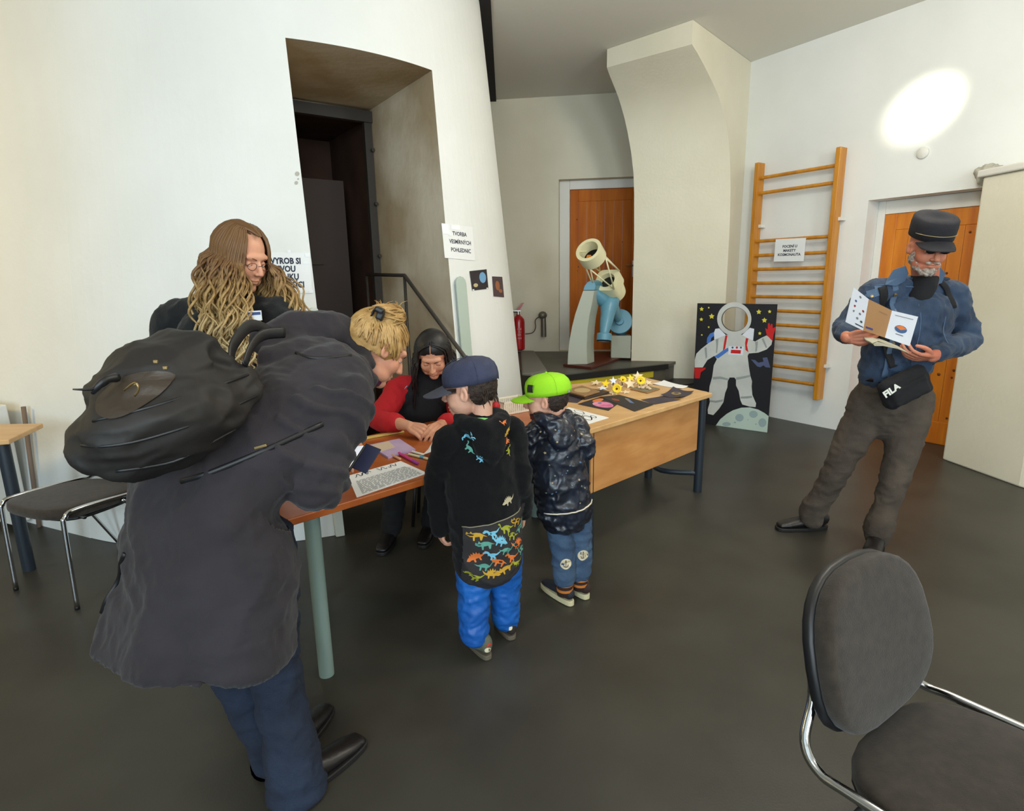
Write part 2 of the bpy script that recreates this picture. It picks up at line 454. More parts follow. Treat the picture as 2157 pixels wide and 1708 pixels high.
# back wall with the raised door
PZ = 0.57
bw0 = V((-4.0, 8.112)); bw1 = V((2.9, 7.201)); bd = (bw1 - bw0).normalized(); bo = V((-bd.y, bd.x))
s_ = lambda x: (x - bw0.x) / bd.x
wall_with_door('wall_back', bw0, bw1, 0.3, ZC, s_(0.621), s_(1.60), PZ, 2.669, PLASTER, bo)
def plank_door(name, P0, d, o, w_, z0, z1, handle_side, lab):
    """pine plank door with frame stiles and vertical boards; P0 hinge-side bottom on the leaf plane"""
    P0 = V(P0)
    R = basis((d.x, d.y, 0), (o.x, o.y, 0), (0, 0, 1)); t = 0.035
    root = obj(name, B(), PINE); root['kind'] = 'structure'
    me = B()
    def bx(a, c, za, zb, off=0.0, b_=None, dd=t):
        b_ = b_ or me; q = P0 + d * ((a + c) / 2) + o * (dd / 2 + off); b_.box((q.x, q.y, (za + zb) / 2), (c - a, dd, zb - za), R)
    sw = 0.10
    bx(0, sw, z0, z1); bx(w_ - sw, w_, z0, z1); bx(sw, w_ - sw, z1 - 0.14, z1); bx(sw, w_ - sw, z0, z0 + 0.2)
    newm = me.mesh(name); newm.materials.append(PINE); root.data = newm
    bevel = root.modifiers.new('b', 'BEVEL'); bevel.width = 0.004; bevel.segments = 1
    n = 6; iw = (w_ - 2 * sw) / n
    for i in range(n):
        p = B(); bx(sw + i * iw + 0.0012, sw + (i + 1) * iw - 0.0012, z0 + 0.2, z1 - 0.14, 0.004, p, 0.022)
        o_ = obj('plank', p, PINE, bevel=0.0015); o_.parent = root
    kb = B()
    for _ in range(16):
        a = random.uniform(0.05, w_ - 0.05); z = random.uniform(z0 + 0.1, z1 - 0.1); q = P0 + d * a
        kb.lathe([(random.uniform(0.006, 0.014), 0), (0.004, 0.0065)], (q.x, q.y, z), axis=(-o.x, -o.y, 0), seg=9)
    k = obj('knots', kb, KNOT); k.parent = root; k['kind'] = 'stuff'
    hx = handle_side
    q = P0 + d * hx - o * 0.0; hb = B()
    hb.box((q.x - o.x * .004, q.y - o.y * .004, z0 + 1.02), (0.035, 0.008, 0.2), R)
    p1 = V((q.x, q.y, z0 + 1.06)); dv = V((-o.x, -o.y, 0)); dd_ = V((d.x, d.y, 0)) * (-1 if hx > w_ / 2 else 1)
    hb.tube([p1, p1 + dv * 0.05, p1 + dv * 0.055 + dd_ * 0.1], 0.008, seg=8)
    h = obj('door_handle', hb, mat('steel', (170, 168, 160), 0.3, metal=1)); h.parent = root
    return root
dp = bw0 + bd * s_(0.755) + bo * 0.15
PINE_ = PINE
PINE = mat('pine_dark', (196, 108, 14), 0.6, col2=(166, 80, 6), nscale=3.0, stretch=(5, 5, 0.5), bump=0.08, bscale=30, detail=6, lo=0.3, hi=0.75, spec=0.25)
plank_door('door_1', dp, bd, bo, 0.86, PZ + 0.005, 2.562, 0.8, '')
tr = B(); R_ = basis((bd.x, bd.y, 0), (bo.x, bo.y, 0), (0, 0, 1))
def trb(a, c, za, zb, off, th_): 
    q = bw0 + bd * ((a + c) / 2) + bo * (off + th_ / 2); tr.box((q.x, q.y, (za + zb) / 2), (c - a, th_, zb - za), R_)
trb(s_(0.621), s_(0.750), PZ, 2.669, 0.13, 0.17); trb(s_(0.750), s_(1.60), 2.565, 2.669, 0.13, 0.17)
struct('trim_2', tr, WHITE_P, bevel=0.006)

# right wall (wall bars and second door)
rw0 = V((2.49, 6.49)); rd = V((0.5506, -0.8348)); rw1 = rw0 + rd * 7.6; ro = V((0.8348, 0.5506))
sA = (V((3.202, 5.421)) - rw0).length; sB = (V((3.664, 4.72)) - rw0).length
wall_with_door('wall_right', rw0, rw1, 0.35, ZC, sA, sB, 0, 2.12, PLASTER_W, ro)
qd = rw0 + ro * 0.2
def rs(u, v): p = PL(u, v, qd, qd + rd); return (V((p.x, p.y)) - qd).length, p.z
sl, zt = rs(1865, 452)
PINE = PINE_
plank_door('door_2', qd + rd * sl, rd, ro, 0.83, 0.0, zt, 0.76, '')
tr2 = B(); R2_ = basis((rd.x, rd.y, 0), (ro.x, ro.y, 0), (0, 0, 1))
q = qd + rd * ((sA + sl) / 2); tr2.box((q.x + ro.x * .06, q.y + ro.y * .06, 1.06), (sl - sA - 0.001, 0.14, 2.119), R2_)
q = qd + rd * ((sl + sB) / 2 + 0.1); tr2.box((q.x + ro.x * .06, q.y + ro.y * .06, (zt + 2.119) / 2), (sB - sl + 0.2, 0.14, 2.119 - zt - 0.002), R2_)
struct('trim_3', tr2, WHITE_P, bevel=0.004)

# arched pilaster stub between the walls
ad = V((-0.662, -0.7497)); an = V((-0.735, 0.678))
prof = [(0.0, 0.0), (0.27, 0.0), (0.30, 1.0), (0.31, 1.9), (0.325, 2.15), (0.35, 2.36), (0.39, 2.56), (0.45, 2.76), (0.54, 2.92), (0.66, 3.05), (0.79, 3.15), (0.93, 3.225), (1.10, 3.305), (1.25, 3.37), (1.37, 3.413), (1.37, ZC - 0.002), (0.0, ZC - 0.002)]
bprof = [(0.0, 0.0), (0.745, 0.0), (0.748, 1.0), (0.752, 1.9), (0.765, 2.15), (0.775, 2.36), (0.80, 2.56), (0.86, 2.76), (0.93, 2.92), (1.00, 3.05), (1.07, 3.15), (1.13, 3.225), (1.21, 3.305), (1.28, 3.37), (1.345, 3.44), (1.345, ZC - 0.002), (0.0, ZC - 0.002)]
pp = B(); fpts = [V((rw0.x + ad.x * t, rw0.y + ad.y * t, z)) for t, z in prof]; bpts = [V((rw0.x + ad.x * t + an.x * 0.87, rw0.y + ad.y * t + an.y * 0.87, z)) for t, z in bprof]
n_ = len(prof); pp.add(fpts + bpts, [tuple(range(n_ - 1, -1, -1)), tuple(range(n_, 2 * n_))] + [(i, (i + 1) % n_, n_ + (i + 1) % n_, n_ + i) for i in range(n_)])
struct('wall_centre', pp, PLASTER, smooth=True, sharp=25)
# short wall closing the bay behind the pilaster
wb = B(); k0 = rw0 + an * 0.87
wb.slab([(k0.x, k0.y), (2.6, 7.25), (2.8, 7.25), (2.6, 6.5), (rw0.x, rw0.y)], 0, ZC - 0.003)
struct('wall_alcove', wb, PLASTER)

# raised block on the right (boxed-in lower wall with a ledge)
R1 = V((3.49, 4.51)); R2 = V((3.56, 3.87)); zb_ = PL(2078, 372, R1, R2).z
bb = B(); far = R2 + V((0.30, -0.75))
bb.slab([(R1.x, R1.y), (R2.x, R2.y), (far.x, far.y), (5.6, far.y), (3.80, 4.55), (3.68, 4.705)], 0.0, zb_)
struct('wall_block', bb, PLASTER, bevel=0.012)
lg = B(); lg.slab([(R1.x - 0.03, R1.y + 0.03), (R2.x - 0.03, R2.y - 0.01), (far.x - 0.03, far.y), (5.5, far.y), (3.82, 4.62)], zb_, zb_ + 0.05)
struct('trim_4', lg, WHITE_P, bevel=0.01)

# outer shell behind and beside the camera, with the windows that light the room
def wbox(name, x0, x1, y0, y1): struct(name, B().slab([(x0, y0), (x1, y0), (x1, y1), (x0, y1)], 0, ZC), PLASTER)
wbox('wall_outer', -7.2, -7.0, -4, 9); wbox('wall_outer', 6.5, 6.7, -4, 9)
wf = B()
xs = [(-7.2, -3.0), (-1.6, -0.1), (1.3, 2.7), (4.1, 6.7)]
for a, c in xs: wf.slab([(a, -4.2), (c, -4.2), (c, -4.0), (a, -4.0)], 0, ZC)
for a, c in [(-3.0, -1.6), (-0.1, 1.3), (2.7, 4.1)]:
    wf.slab([(a, -4.2), (c, -4.2), (c, -4.0), (a, -4.0)], 0, 0.95); wf.slab([(a, -4.2), (c, -4.2), (c, -4.0), (a, -4.0)], 3.25, ZC)
struct('wall_front', wf, PLASTER)
for i, (a, c) in enumerate([(-3.0, -1.6), (-0.1, 1.3), (2.7, 4.1)]):
    wfm = B(); mx = (a + c) / 2
    for x in (a + .03, mx, c - .03): wfm.box((x, -4.05, 2.1), (0.06, 0.06, 2.3))
    for z in (0.98, 2.1, 3.22): wfm.box((mx, -4.05, z), (c - a, 0.06, 0.06))
    struct('window_%d' % (i + 1), wfm, WHITE_P)
wbox('wall_rear_left', -7, -4, 8.1, 8.3)

# platform and steps
PLAT = mat('platform_grey', (90, 86, 76), 0.4, col2=(74, 70, 62), nscale=3, spec=0.3)
NOSE = mat('black_rubber', (24, 23, 22), 0.5)
pc = G(1402, 767, PZ); pl_ = G(1150, 795, PZ); dpl = (V((pl_.x, pl_.y)) - V((pc.x, pc.y))).normalized()
pe = V((pc.x, pc.y)) + dpl * 1.62; pside = V((-dpl.y, dpl.x)) * -1
if pside.y < 0: pside = -pside
wc = V((1.36, 6.52))
plat = B()
plat.slab([(pc.x, pc.y), (1.95, 6.60), (1.5, 7.38), (-0.2, 7.6), (0.0, 6.4), (pe.x, pe.y)], 0, PZ - 0.03)
struct('platform', plat, PLAT)
pn = B(); e_ = -pside * 0.02
pn.slab([(pc.x + e_.x + .015, pc.y + e_.y), (1.96, 6.61), (1.5, 7.38), (-0.2, 7.6), (0.0, 6.4), (pe.x + e_.x, pe.y + e_.y)], PZ - 0.03, PZ)
struct('platform_top', pn, [PLAT])
ns = B(); a1 = V((pc.x, pc.y)) + e_; a2 = pe + e_
ns.slab([(a1.x + .018, a1.y), (a2.x, a2.y), (a2.x + pside.x * 0.05, a2.y + pside.y * .05), (a1.x + pside.x * .05 + .018, a1.y + pside.y * .05)], PZ - 0.05, PZ + 0.004)
struct('trim_5', ns, NOSE)
ys = B(); o1 = -pside * 0.004; q1 = V((pc.x, pc.y)) + dpl * 0.17 + o1; q2 = pe + o1
ys.slab([(q1.x, q1.y), (q2.x, q2.y), (q2.x - o1.x, q2.y - o1.y), (q1.x - o1.x, q1.y - o1.y)], PZ - 0.125, PZ - 0.06)
tag(obj('warning_stripe', ys, mat('yellow_stripe', (196, 178, 44), 0.5)), 'yellow warning stripe along the riser of the platform step', 'stripe')
st = B(); s1 = G(1456, 807, 0.38); d2 = V((s1.x, s1.y)); 
st.slab([(s1.x, s1.y), (2.15, 6.32), (1.9, 6.60), (pc.x, pc.y), (pe.x, pe.y), (pe.x - pside.x * .28, pe.y - pside.y * .28)], 0, 0.36)
struct('platform_step', st, PLAT)
st = B(); st.slab([(s1.x, s1.y - .01), (2.16, 6.32), (1.9, 6.60), (pc.x, pc.y - .001), (pe.x, pe.y - .001), (pe.x - pside.x * .285, pe.y - pside.y * .285)], 0.36, 0.38)
struct('trim_6', st, NOSE)
# low grey side kerb climbing beside the tower
kb_ = B(); k1 = G(1095, 735, PZ); k2 = G(1120, 738, PZ); k3 = G(1137, 792, PZ); 
kb_.slab([(0.12, 7.4), (0.30, 7.35), (0.36, 5.75), (0.20, 5.55), (0.10, 5.6)], PZ, PZ + 0.035)
struct('trim_7', kb_, mat('kerb_grey', (118, 116, 110), 0.6), bevel=0.02)
# ================================================================== furniture and display objects
BEECH = mat('beech_top', (214, 172, 118), 0.38, col2=(200, 156, 102), nscale=2.5, stretch=(1, 6, 6), detail=5, spec=0.4)
BEECH_P = mat('beech_panel', (206, 148, 88), 0.45, col2=(190, 130, 72), nscale=2.0, stretch=(2, 2, 9), detail=5)
BEECH_E = mat('beech_edge', (206, 160, 104), 0.5)
CHERRY = mat('cherry_top', (176, 96, 44), 0.3, col2=(160, 80, 34), nscale=2.5, stretch=(1, 6, 6), detail=5, spec=0.5)
CHERRY_E = mat('cherry_edge', (150, 70, 26), 0.45)
LEG_B = mat('blue_black_steel', (38, 46, 54), 0.4)
LEG_G = mat('green_grey_steel', (136, 156, 148), 0.4)
PAPER = mat('paper', (232, 233, 232), 0.8)
INK = mat('ink', (38, 42, 60), 0.7)
INK_G = mat('grey_ink', (120, 122, 120), 0.8)
BLACKP = mat('black_card', (42, 35, 40), 0.6, col2=(30, 25, 30), nscale=8)
CHROME = mat('chrome', (190, 192, 195), 0.12, metal=1.0)
FAB = mat('charcoal_fabric', (59, 52, 45), 0.95, col2=(49, 43, 37), nscale=40, bump=0.25, bscale=350, spec=0.15, sheen=0.15)
SHELL = mat('black_plastic', (20, 20, 22), 0.45)
TZ = 0.75

fl, frt, bkr, bkl = V((0.385, 2.835)), V((1.305, 3.705)), V((1.00, 4.38)), V((0.20, 4.02))
fd = (frt - fl).normalized(); fn = V((-fd.y, fd.x))
lt = thing('school_table', 'light beech school table with modesty panel, covered with black space paintings', 'table', (fl.x, fl.y, 0), 'school tables standing end to end')
t = B(); t.slab([fl, frt, bkr, bkl], TZ - 0.027, TZ); obj('tabletop', t, [BEECH], lt, bevel=0.004)
p = B(); a = fl + fd * 0.075 + fn * 0.045; c = frt - fd * 0.085 + fn * 0.045
p.slab([a, c, c + fn * 0.018, a + fn * 0.018], 0.375, TZ - 0.028); obj('front_panel', p, BEECH_P, lt, bevel=0.002)
def leg(root, q, r, m_, z1=TZ - 0.028, feet=True):
    b = B(); b.lathe([(r * 0.98, 0.0), (r, 0.01), (r, z1)], (q[0], q[1], 0), seg=20); return obj('leg', b, m_, root, smooth=True, sharp=40)
q1 = V((G(1469, 1035).x, G(1469, 1035).y)); q2 = V((0.405, 2.955)); q3 = V((1.03, 4.22)); q4 = V((0.32, 3.86))
for q in (q1, q2, q3, q4): leg(lt, q, 0.029, LEG_B)
b = B()
mid = (q1 + q3) / 2 + V((-0.10, -0.06))
b.tube([(q1.x, q1.y, 0.14), (mid.x, mid.y, 0.13), (q3.x, q3.y, 0.14)], 0.02, seg=10, sub=4); obj('crossbar', b, LEG_B, lt, smooth=True)
b = B(); mid = (q2 + q4) / 2; b.tube([(q2.x, q2.y, 0.14), (q4.x, q4.y, 0.14)], 0.02, seg=10); obj('crossbar', b, LEG_B, lt, smooth=True)

bl, br = V((-0.80, 1.705)), V((0.372, 2.822))
bbk, bbl = V((0.215, 3.72)), V((-0.97, 2.56))
bt = thing('school_table', 'reddish-brown school table with pale green legs where the adults and children draw', 'table', (bl.x, bl.y, 0), 'school tables standing end to end')
t = B(); t.slab([bl, br, bbk, bbl], TZ - 0.027, TZ); obj('tabletop', t, [CHERRY], bt, bevel=0.004)
for q in (V((-0.745, 2.005)), V((0.30, 2.92)), V((-0.925, 2.50)), V((0.14, 3.52))): leg(bt, q, 0.029, LEG_G)
b = B(); b.tube([(-0.70, 2.05, TZ - 0.05), (0.28, 2.97, TZ - 0.05)], 0.016, seg=8); obj('rail', b, LEG_G, bt, smooth=True)
b = B(); b.tube([(-0.925, 2.5, TZ - 0.05), (0.14, 3.5, TZ - 0.05)], 0.016, seg=8); obj('rail', b, LEG_G, bt, smooth=True)

# third table at the left edge of the frame
l3 = thing('side_table', 'light wooden table just entering the picture at the left edge', 'table', (-2.72, 2.9, 0))
e0 = G(18, 926, TZ); t = B(); t.slab([(e0.x, e0.y), (e0.x - 1.1, e0.y - 0.30), (e0.x - 1.2, e0.y + 0.35), (e0.x - 0.1, e0.y + 0.35)], TZ - 0.025, TZ); obj('tabletop', t, BEECH, l3, bevel=0.004)
g3 = G(62, 1200); leg(l3, (g3.x, g3.y), 0.03, LEG_B); leg(l3, (g3.x - 0.95, g3.y - 0.1), 0.03, LEG_B)
# white boxed radiator against the wall
rb_ = thing('radiator_cover', 'low white boxed-in radiator against the wall at the left edge', 'radiator', (-3.35, 3.45, 0))
ra = G(66, 1075); rdd = ldir; rnn = lnn; ra = L0 + ldir * 0.55 + lnn * 0.02
b = B(); q = ra + rdd * 0.02; b.slab([q, q + rdd * 1.1, q + rdd * 1.1 + rnn * 0.10, q + rnn * 0.10], 0.04, 0.80)
obj('casing', b, WHITE_P, rb_, bevel=0.008)
b = B()
for i in range(5): w_ = q + rdd * (0.12 + 0.2 * i) + rnn * 0.103; b.slab([w_, w_ + rdd * 0.1, w_ + rdd * 0.1 - rnn * .003, w_ - rnn * .003], 0.12, 0.7)
obj('grille', b, mat('grille_grey', (170, 170, 160), 0.6), rb_, kind='stuff')
b = B(); q = ra + rdd * -0.06; b.tube([(q.x, q.y, 0.001), (q.x + .01, q.y + .05, 0.78)], 0.013, seg=8); obj('pipe', b, mat('old_pipe', (120, 100, 84), 0.6), rb_, smooth=True)

# conference chairs ------------------------------------------------
def iso_chair(label, c, yaw, name='conference_chair'):
    """local: x right, y forward (sitting direction); c = floor point under the seat centre"""
    fw = V((math.cos(yaw), math.sin(yaw), 0)); rt = V((fw.y, -fw.x, 0)); M = M4(basis(rt, fw, V((0, 0, 1))), (c[0], c[1], 0))
    root = thing(name, label, 'chair', (c[0], c[1], 0), 'padded conference chairs')
    # seat: rounded cushion outline
    def cushion(w0, d0, th, crown, n=28, pw=3.2, taper=0.0):
        b = B(); vs = []; K = 6
        for k in range(-K, K + 1):
            f = k / K; e = math.sqrt(max(0.0, 1 - abs(f) ** 2.6)); s_ = 0.93 + 0.07 * e
            for i in range(n):
                g = 2 * PI * i / n; cs, sn = math.cos(g), math.sin(g)
                x = math.copysign(abs(cs) ** (2 / pw), cs); y = math.copysign(abs(sn) ** (2 / pw), sn)
                vs.append(V((x * w0 / 2 * s_ * (1 + taper * y), y * d0 / 2 * s_, f * th / 2)))
        m_ = 2 * K + 1
        fs = [(i * n + k, i * n + (k + 1) % n, (i + 1) * n + (k + 1) % n, (i + 1) * n + k) for i in range(m_ - 1) for k in range(n)]
        # crowned top by rings
        for sgn, base in ((1, (m_ - 1) * n), (-1, 0)):
            prev = base
            for s_ in (0.8, 0.55, 0.25):
                o = len(vs)
                for i in range(n): q = vs[base + i]; vs.append(V((q.x * s_, q.y * s_, q.z + sgn * crown * (1 - s_ * s_))))
                fs += [(prev + k, prev + (k + 1) % n, o + (k + 1) % n, o + k) for k in range(n)]; prev = o
            o = len(vs); vs.append(V((0, 0, vs[base].z + sgn * crown))); fs += [(prev + k, prev + (k + 1) % n, o) for k in range(n)]
        b.add(vs, fs); return b
    s_ = cushion(0.48, 0.46, 0.055, 0.010, taper=0.05).xf(M @ Matrix.Translation((0, 0.03, 0.455)) @ Matrix.Rotation(math.radians(2), 4, 'X'))
    obj('seat', s_, FAB, root, smooth=True)
    s_ = cushion(0.44, 0.40, 0.02, 0.012, taper=0.05).xf(M @ Matrix.Translation((0, 0.0, 0.418)))
    obj('seat_shell', s_, SHELL, root, smooth=True)
    tilt = Matrix.Rotation(math.radians(106), 4, 'X')
    bk = Matrix.Translation((0, -0.245, 0.672))
    s_ = cushion(0.45, 0.36, 0.045, 0.010, pw=2.7, taper=-0.06)
    for v in s_.v: v.z -= 0.30 * v.x * v.x
    s_.xf(M @ bk @ tilt @ Matrix.Translation((0, 0, -0.012)))
    obj('backrest', s_, FAB, root, smooth=True)
    s_ = cushion(0.46, 0.37, 0.03, 0.004, pw=2.7, taper=-0.06)
    for v in s_.v: v.z -= 0.30 * v.x * v.x
    s_.xf(M @ bk @ tilt @ Matrix.Translation((0, 0, 0.018)))
    obj('backrest_shell', s_, SHELL, root, smooth=True)
    for sx in (-1, 1):
        b = B(); x = 0.245 * sx
        b.tube([M @ V(q) for q in [(x, 0.235, 0.004), (x, 0.225, 0.40), (x, 0.215, 0.455), (x, 0.16, 0.478), (x, -0.12, 0.466), (x * 0.98, -0.20, 0.462), (x * 0.92, -0.245, 0.50), (x * 0.72, -0.262, 0.58), (x * 0.66, -0.285, 0.68)]],
               (0.011), seg=12, sub=6)
        obj('side_tube', b, CHROME, root, smooth=True)
        b = B(); b.tube([M @ V(q) for q in [(x, -0.30, 0.004), (x, -0.12, 0.36), (x, -0.05, 0.45)]], 0.0085, seg=10, sub=3)
        obj('leg', b, CHROME if name != 'x' else LEG_B, root, smooth=True)
        for y in (0.235, -0.30):
            b = B(); b.lathe([(0.011, 0), (0.0115, 0.015), (0.0095, 0.018)], M @ V((x, y, 0)), seg=10)
            obj('foot_cap', b, SHELL, root, smooth=True)
    for y in (0.13, -0.12):
        b = B(); b.tube([M @ V((-0.245, y, 0.425)), M @ V((0.245, y, 0.425))], 0.009, seg=8); obj('crossbar', b, SHELL, root, smooth=True)
    return root
# right foreground chair: backrest line from (0.66,1.05) to (0.98,1.285), facing (0.6,-0.8)
cR = V((0.95, 1.005))
iso_chair('grey-brown padded conference chair in the right foreground, seen close up from behind', cR, -0.985)
f1, f2 = V((-2.55, 2.70)), V((-2.08, 2.50)); fm = (f1 + f2) / 2; fdv = V((f1.y - f2.y, -(f1.x - f2.x))).normalized() * -1
if fdv.y > 0: fdv = -fdv
cL = fm - fdv * 0.24
iso_chair('dark padded conference chair behind the backpack at the left edge', cL, math.atan2(fdv.y, fdv.x))

# wall bars ---------------------------------------------------------
wo = rw0 - ro * 0.10
def wb_(u, v): q = PL(u, v, wo, wo + rd); return (V((q.x, q.y)) - wo).dot(rd), q.z
sLft = wb_(1594, 420)[0]; sRgt = wb_(1761, 420)[0]
wl = thing('wall_bars', 'tall varnished wooden wall bars mounted beside the astronaut board', 'wall bars', ((wo + rd * sLft).x, (wo + rd * sLft).y, 0))
z0, z1_ = wb_(1727, 843)[1], wb_(1777, 309)[1]
for s0 in (sLft, sRgt):
    b = B(); q = wo + rd * s0 + ro * 0.015; b.box((q.x, q.y, (z0 + z1_) / 2), (0.045, 0.11, z1_ - z0), R2_); obj('upright', b, MAPLE, wl, bevel=0.006)
rzs = [wb_(1687, v)[1] for v in (361, 395, 502, 534, 565, 596, 626, 656.5, 687, 717, 747, 777, 806)]
for z in rzs:
    a = wo + rd * (sLft - 0.0); c = wo + rd * (sRgt); b = B(); b.tube([(a.x, a.y, z), (c.x, c.y, z)], (0.017), seg=14); obj('rung', b, MAPLE, wl, smooth=True, sharp=50)
for s0, zz_ in ((sLft + .03, 1.98), (sRgt + .03, 1.98), (sLft + .03, .62), (sRgt + .03, .62)):
    b = B(); q = wo + rd * s0 + ro * 0.06; b.box((q.x, q.y, zz_), (0.05, 0.07, 0.03), R2_); obj('bracket', b, WHITE_P, wl)
# sign on the bars
def sheet(name, label, corners, mats_, cat='sign', lines=None, size=0.03, th=0.001, bold=0.001, group=None, lead=1.0, extra=None, dy=0.0):
    """flat sheet through 4 world corners (tl, tr, br, bl) with lettering"""
    tl, tr_, brr, bl_ = [V(c_) for c_ in corners]
    o_ = (tl + tr_ + brr + bl_) / 4; X = (tr_ - tl + brr - bl_).normalized(); Yv = (tl - bl_ + tr_ - brr); Yv = (Yv - X * Yv.dot(X)).normalized(); N = X.cross(Yv)
    w_ = ((tr_ - tl).length + (brr - bl_).length) / 2; h = ((tl - bl_).length + (tr_ - brr).length) / 2
    if N.dot(CP - o_) < 0: N = -N
    root = thing(name, label, cat, o_, group)
    b = B(); b.extr([o_ - X * w_ / 2 + Yv * h / 2, o_ + X * w_ / 2 + Yv * h / 2, o_ + X * w_ / 2 - Yv * h / 2, o_ - X * w_ / 2 - Yv * h / 2], N * th); obj('sheet', b, mats_, root)
    M = M4(basis(X, Yv, N), o_ + N * (th + 0.0006) + Yv * dy)
    if lines: obj('lettering', text_b(lines, size, M, bold=bold, lsp=lead), INK, root)
    return root, M, w_, h
sp_ = wo - ro * 0.024
cs = [PL(u, v, sp_, sp_ + rd) for u, v in ((1633, 503), (1697, 502), (1694, 549), (1631, 552))]
sheet('paper_sign', 'white sheet reading FOCENÍ U MAKETY KOSMONAUTA hung on the wall bars', cs, PAPER, lines='FOCENÍ U\nMAKETY\nKOSMONAUTA', size=0.034, bold=0.0012, lead=1.15, dy=-0.005)

# signs curved onto the tower ------------------------------------------
def cone_sheet(name, label, cor, mat_, grow=0.004, lines=None, size=0.2, lead=1.0, art=None, cat='sign', group=None, bold=0.004, dx=0, sleeve=False):
    (x0, y0), (x1, y1), (x2, y2), (x3, y3) = cor
    def mp(s_, t_, gr=grow):
        u = (x0 * (1 - s_) + x1 * s_) * t_ + (x3 * (1 - s_) + x2 * s_) * (1 - t_); v = (y0 * (1 - s_) + y1 * s_) * t_ + (y3 * (1 - s_) + y2 * s_) * (1 - t_)
        return cone_hit(u, v, gr)
    root = thing(name, label, cat, mp(0.5, 0.5), group)
    def grid(nx, ny, gr, s0=0, s1=1, t0=0, t1=1):
        b = B(); vs = [mp(s0 + (s1 - s0) * i / nx, t0 + (t1 - t0) * j / ny, gr) for j in range(ny + 1) for i in range(nx + 1)]
        vs2 = [mp(s0 + (s1 - s0) * i / nx, t0 + (t1 - t0) * j / ny, gr - 0.0015) for j in range(ny + 1) for i in range(nx + 1)]
        n = len(vs); f = [(j * (nx + 1) + i, j * (nx + 1) + i + 1, (j + 1) * (nx + 1) + i + 1, (j + 1) * (nx + 1) + i) for j in range(ny) for i in range(nx)]
        b.add(vs + vs2, f + [tuple(k + n for k in q[::-1]) for q in f]); return b
    obj('sheet', grid(10, 3, grow), mat_, root, smooth=False)
    if lines:
        tb_ = text_b(lines, size, Matrix.Identity(4), lsp=lead, bold=bold)
        asp = 1.4
        tb_.v = [mp(0.5 + v.x / asp + dx, 0.5 + v.y, grow + 0.0012) for v in tb_.v]; obj('lettering', tb_, INK, root)
    if art:
        for poly, m_ in art:
            vs, fs = fillpoly(poly); b = B(); b.add([mp(v.x, v.y, grow + 0.0012) for v in vs], fs); obj('print', b, m_, root)
    if sleeve:
        for (s0, s1, t0, t1) in sleeve: obj('glossy_tape', grid(3, 2, grow + 0.002, s0, s1, t0, t1), mat('clear_tape', (240, 242, 245), 0.08, spec=0.8), root)
    return root
cone_sheet('paper_sign', 'white laminated sheet reading VYROB SI SVOU VLAJKU NA MĚSÍCI beside the doorway', ((548, 531), (653, 533), (658, 617), (556, 620)), PAPER,
           lines='VYROB SI\nSVOU\nVLAJKU\nNA MĚSÍCI', size=0.205, lead=0.95, bold=0.008, sleeve=[(0.9, 1.0, 0.9, 1.0), (0.55, 0.62, 1.0, 1.06), (0.93, 1.02, 0.0, 0.08), (0.85, 0.95, 0.72, 0.8)], dx=0.0)
cone_sheet('paper_sign', 'white laminated sheet reading TVORBA VESMÍRNÝCH POHLEDNIC right of the doorway', ((930, 470), (995, 478), (1001, 549), (937, 543)), PAPER,
           lines='TVORBA\nVESMÍRNÝCH\nPOHLEDNIC', size=0.165, lead=1.45, bold=0.003, dx=0.06, sleeve=[(0.3, 0.6, 0.86, 1.0), (0.0, 0.22, 0.7, 1.0), (0.2, 0.3, 0.66, 0.8)])
CB = mat('photo_blue', (110, 160, 200), 0.5); CO = mat('photo_orange', (150, 90, 50), 0.5); CY = mat('photo_cream', (190, 176, 130), 0.5)
cone_sheet('photo_card', 'dark space card with a blue planet, left one of the pair on the tower', ((989, 571), (1025, 567), (1029, 608), (995, 612)), BLACKP, cat='picture', group='space cards on the tower',
           art=[(circ(0.2, 14, (0.72, 0.6), 0.28), CB), (circ(0.14, 10, (0.25, 0.25), 0.1), CY), ([(0.02, 0.0), (0.98, 0.0), (0.98, 0.06), (0.02, 0.06)], PAPER)])
cone_sheet('photo_card', 'small dark card with orange figure, right one of the pair on the tower', ((1037, 582), (1058, 583), (1062, 626), (1040, 624)), mat('brown_card', (72, 52, 56), 0.6), cat='picture', group='space cards on the tower',
           art=[(circ(0.22, 12, (0.45, 0.55), 0.24), CO), (circ(0.18, 10, (0.7, 0.3), 0.1), CO)])
# wall smudges on the tower
b = B()
for u, v, r in ((626, 366, 5), (624, 385, 4), (628, 377, 2)):
    b.add([cone_hit(u + r * math.cos(k), v + r * math.sin(k), 0.0015) for k in [i * PI / 5 for i in range(10)]], [tuple(range(10))])
struct('trim_8', b, mat('smudge', (176, 172, 160), 0.9))

# fire extinguisher and wall lamp on the back wall -----------------------
RED = mat('extinguisher_red', (176, 22, 28), 0.3, coat=0.3)
xq = bw0 + bd * (s_(0.115)) - bo * 0.10; xz = 0.60
ex = thing('fire_extinguisher', 'red fire extinguisher hanging on the wall beside the tower', 'extinguisher', (xq.x, xq.y, xz))
b = B(); b.lathe([(0.0, 0.0), (0.05, 0.0), (0.078, 0.012), (0.08, 0.03), (0.08, 0.36), (0.074, 0.395), (0.05, 0.425), (0.028, 0.44), (0.026, 0.455), (0, 0.455)], (xq.x, xq.y, xz), seg=24); obj('cylinder', b, RED, ex, smooth=True, sharp=50)
b = B(); b.lathe([(0.02, 0), (0.02, 0.05), (0, 0.05)], (xq.x, xq.y, xz + 0.455), seg=12); b.box((xq.x - 0.02, xq.y - 0.01, xz + 0.50), (0.1, 0.03, 0.012)); obj('valve', b, mat('steel', (170, 168, 160), 0.3, metal=1), ex, smooth=False)
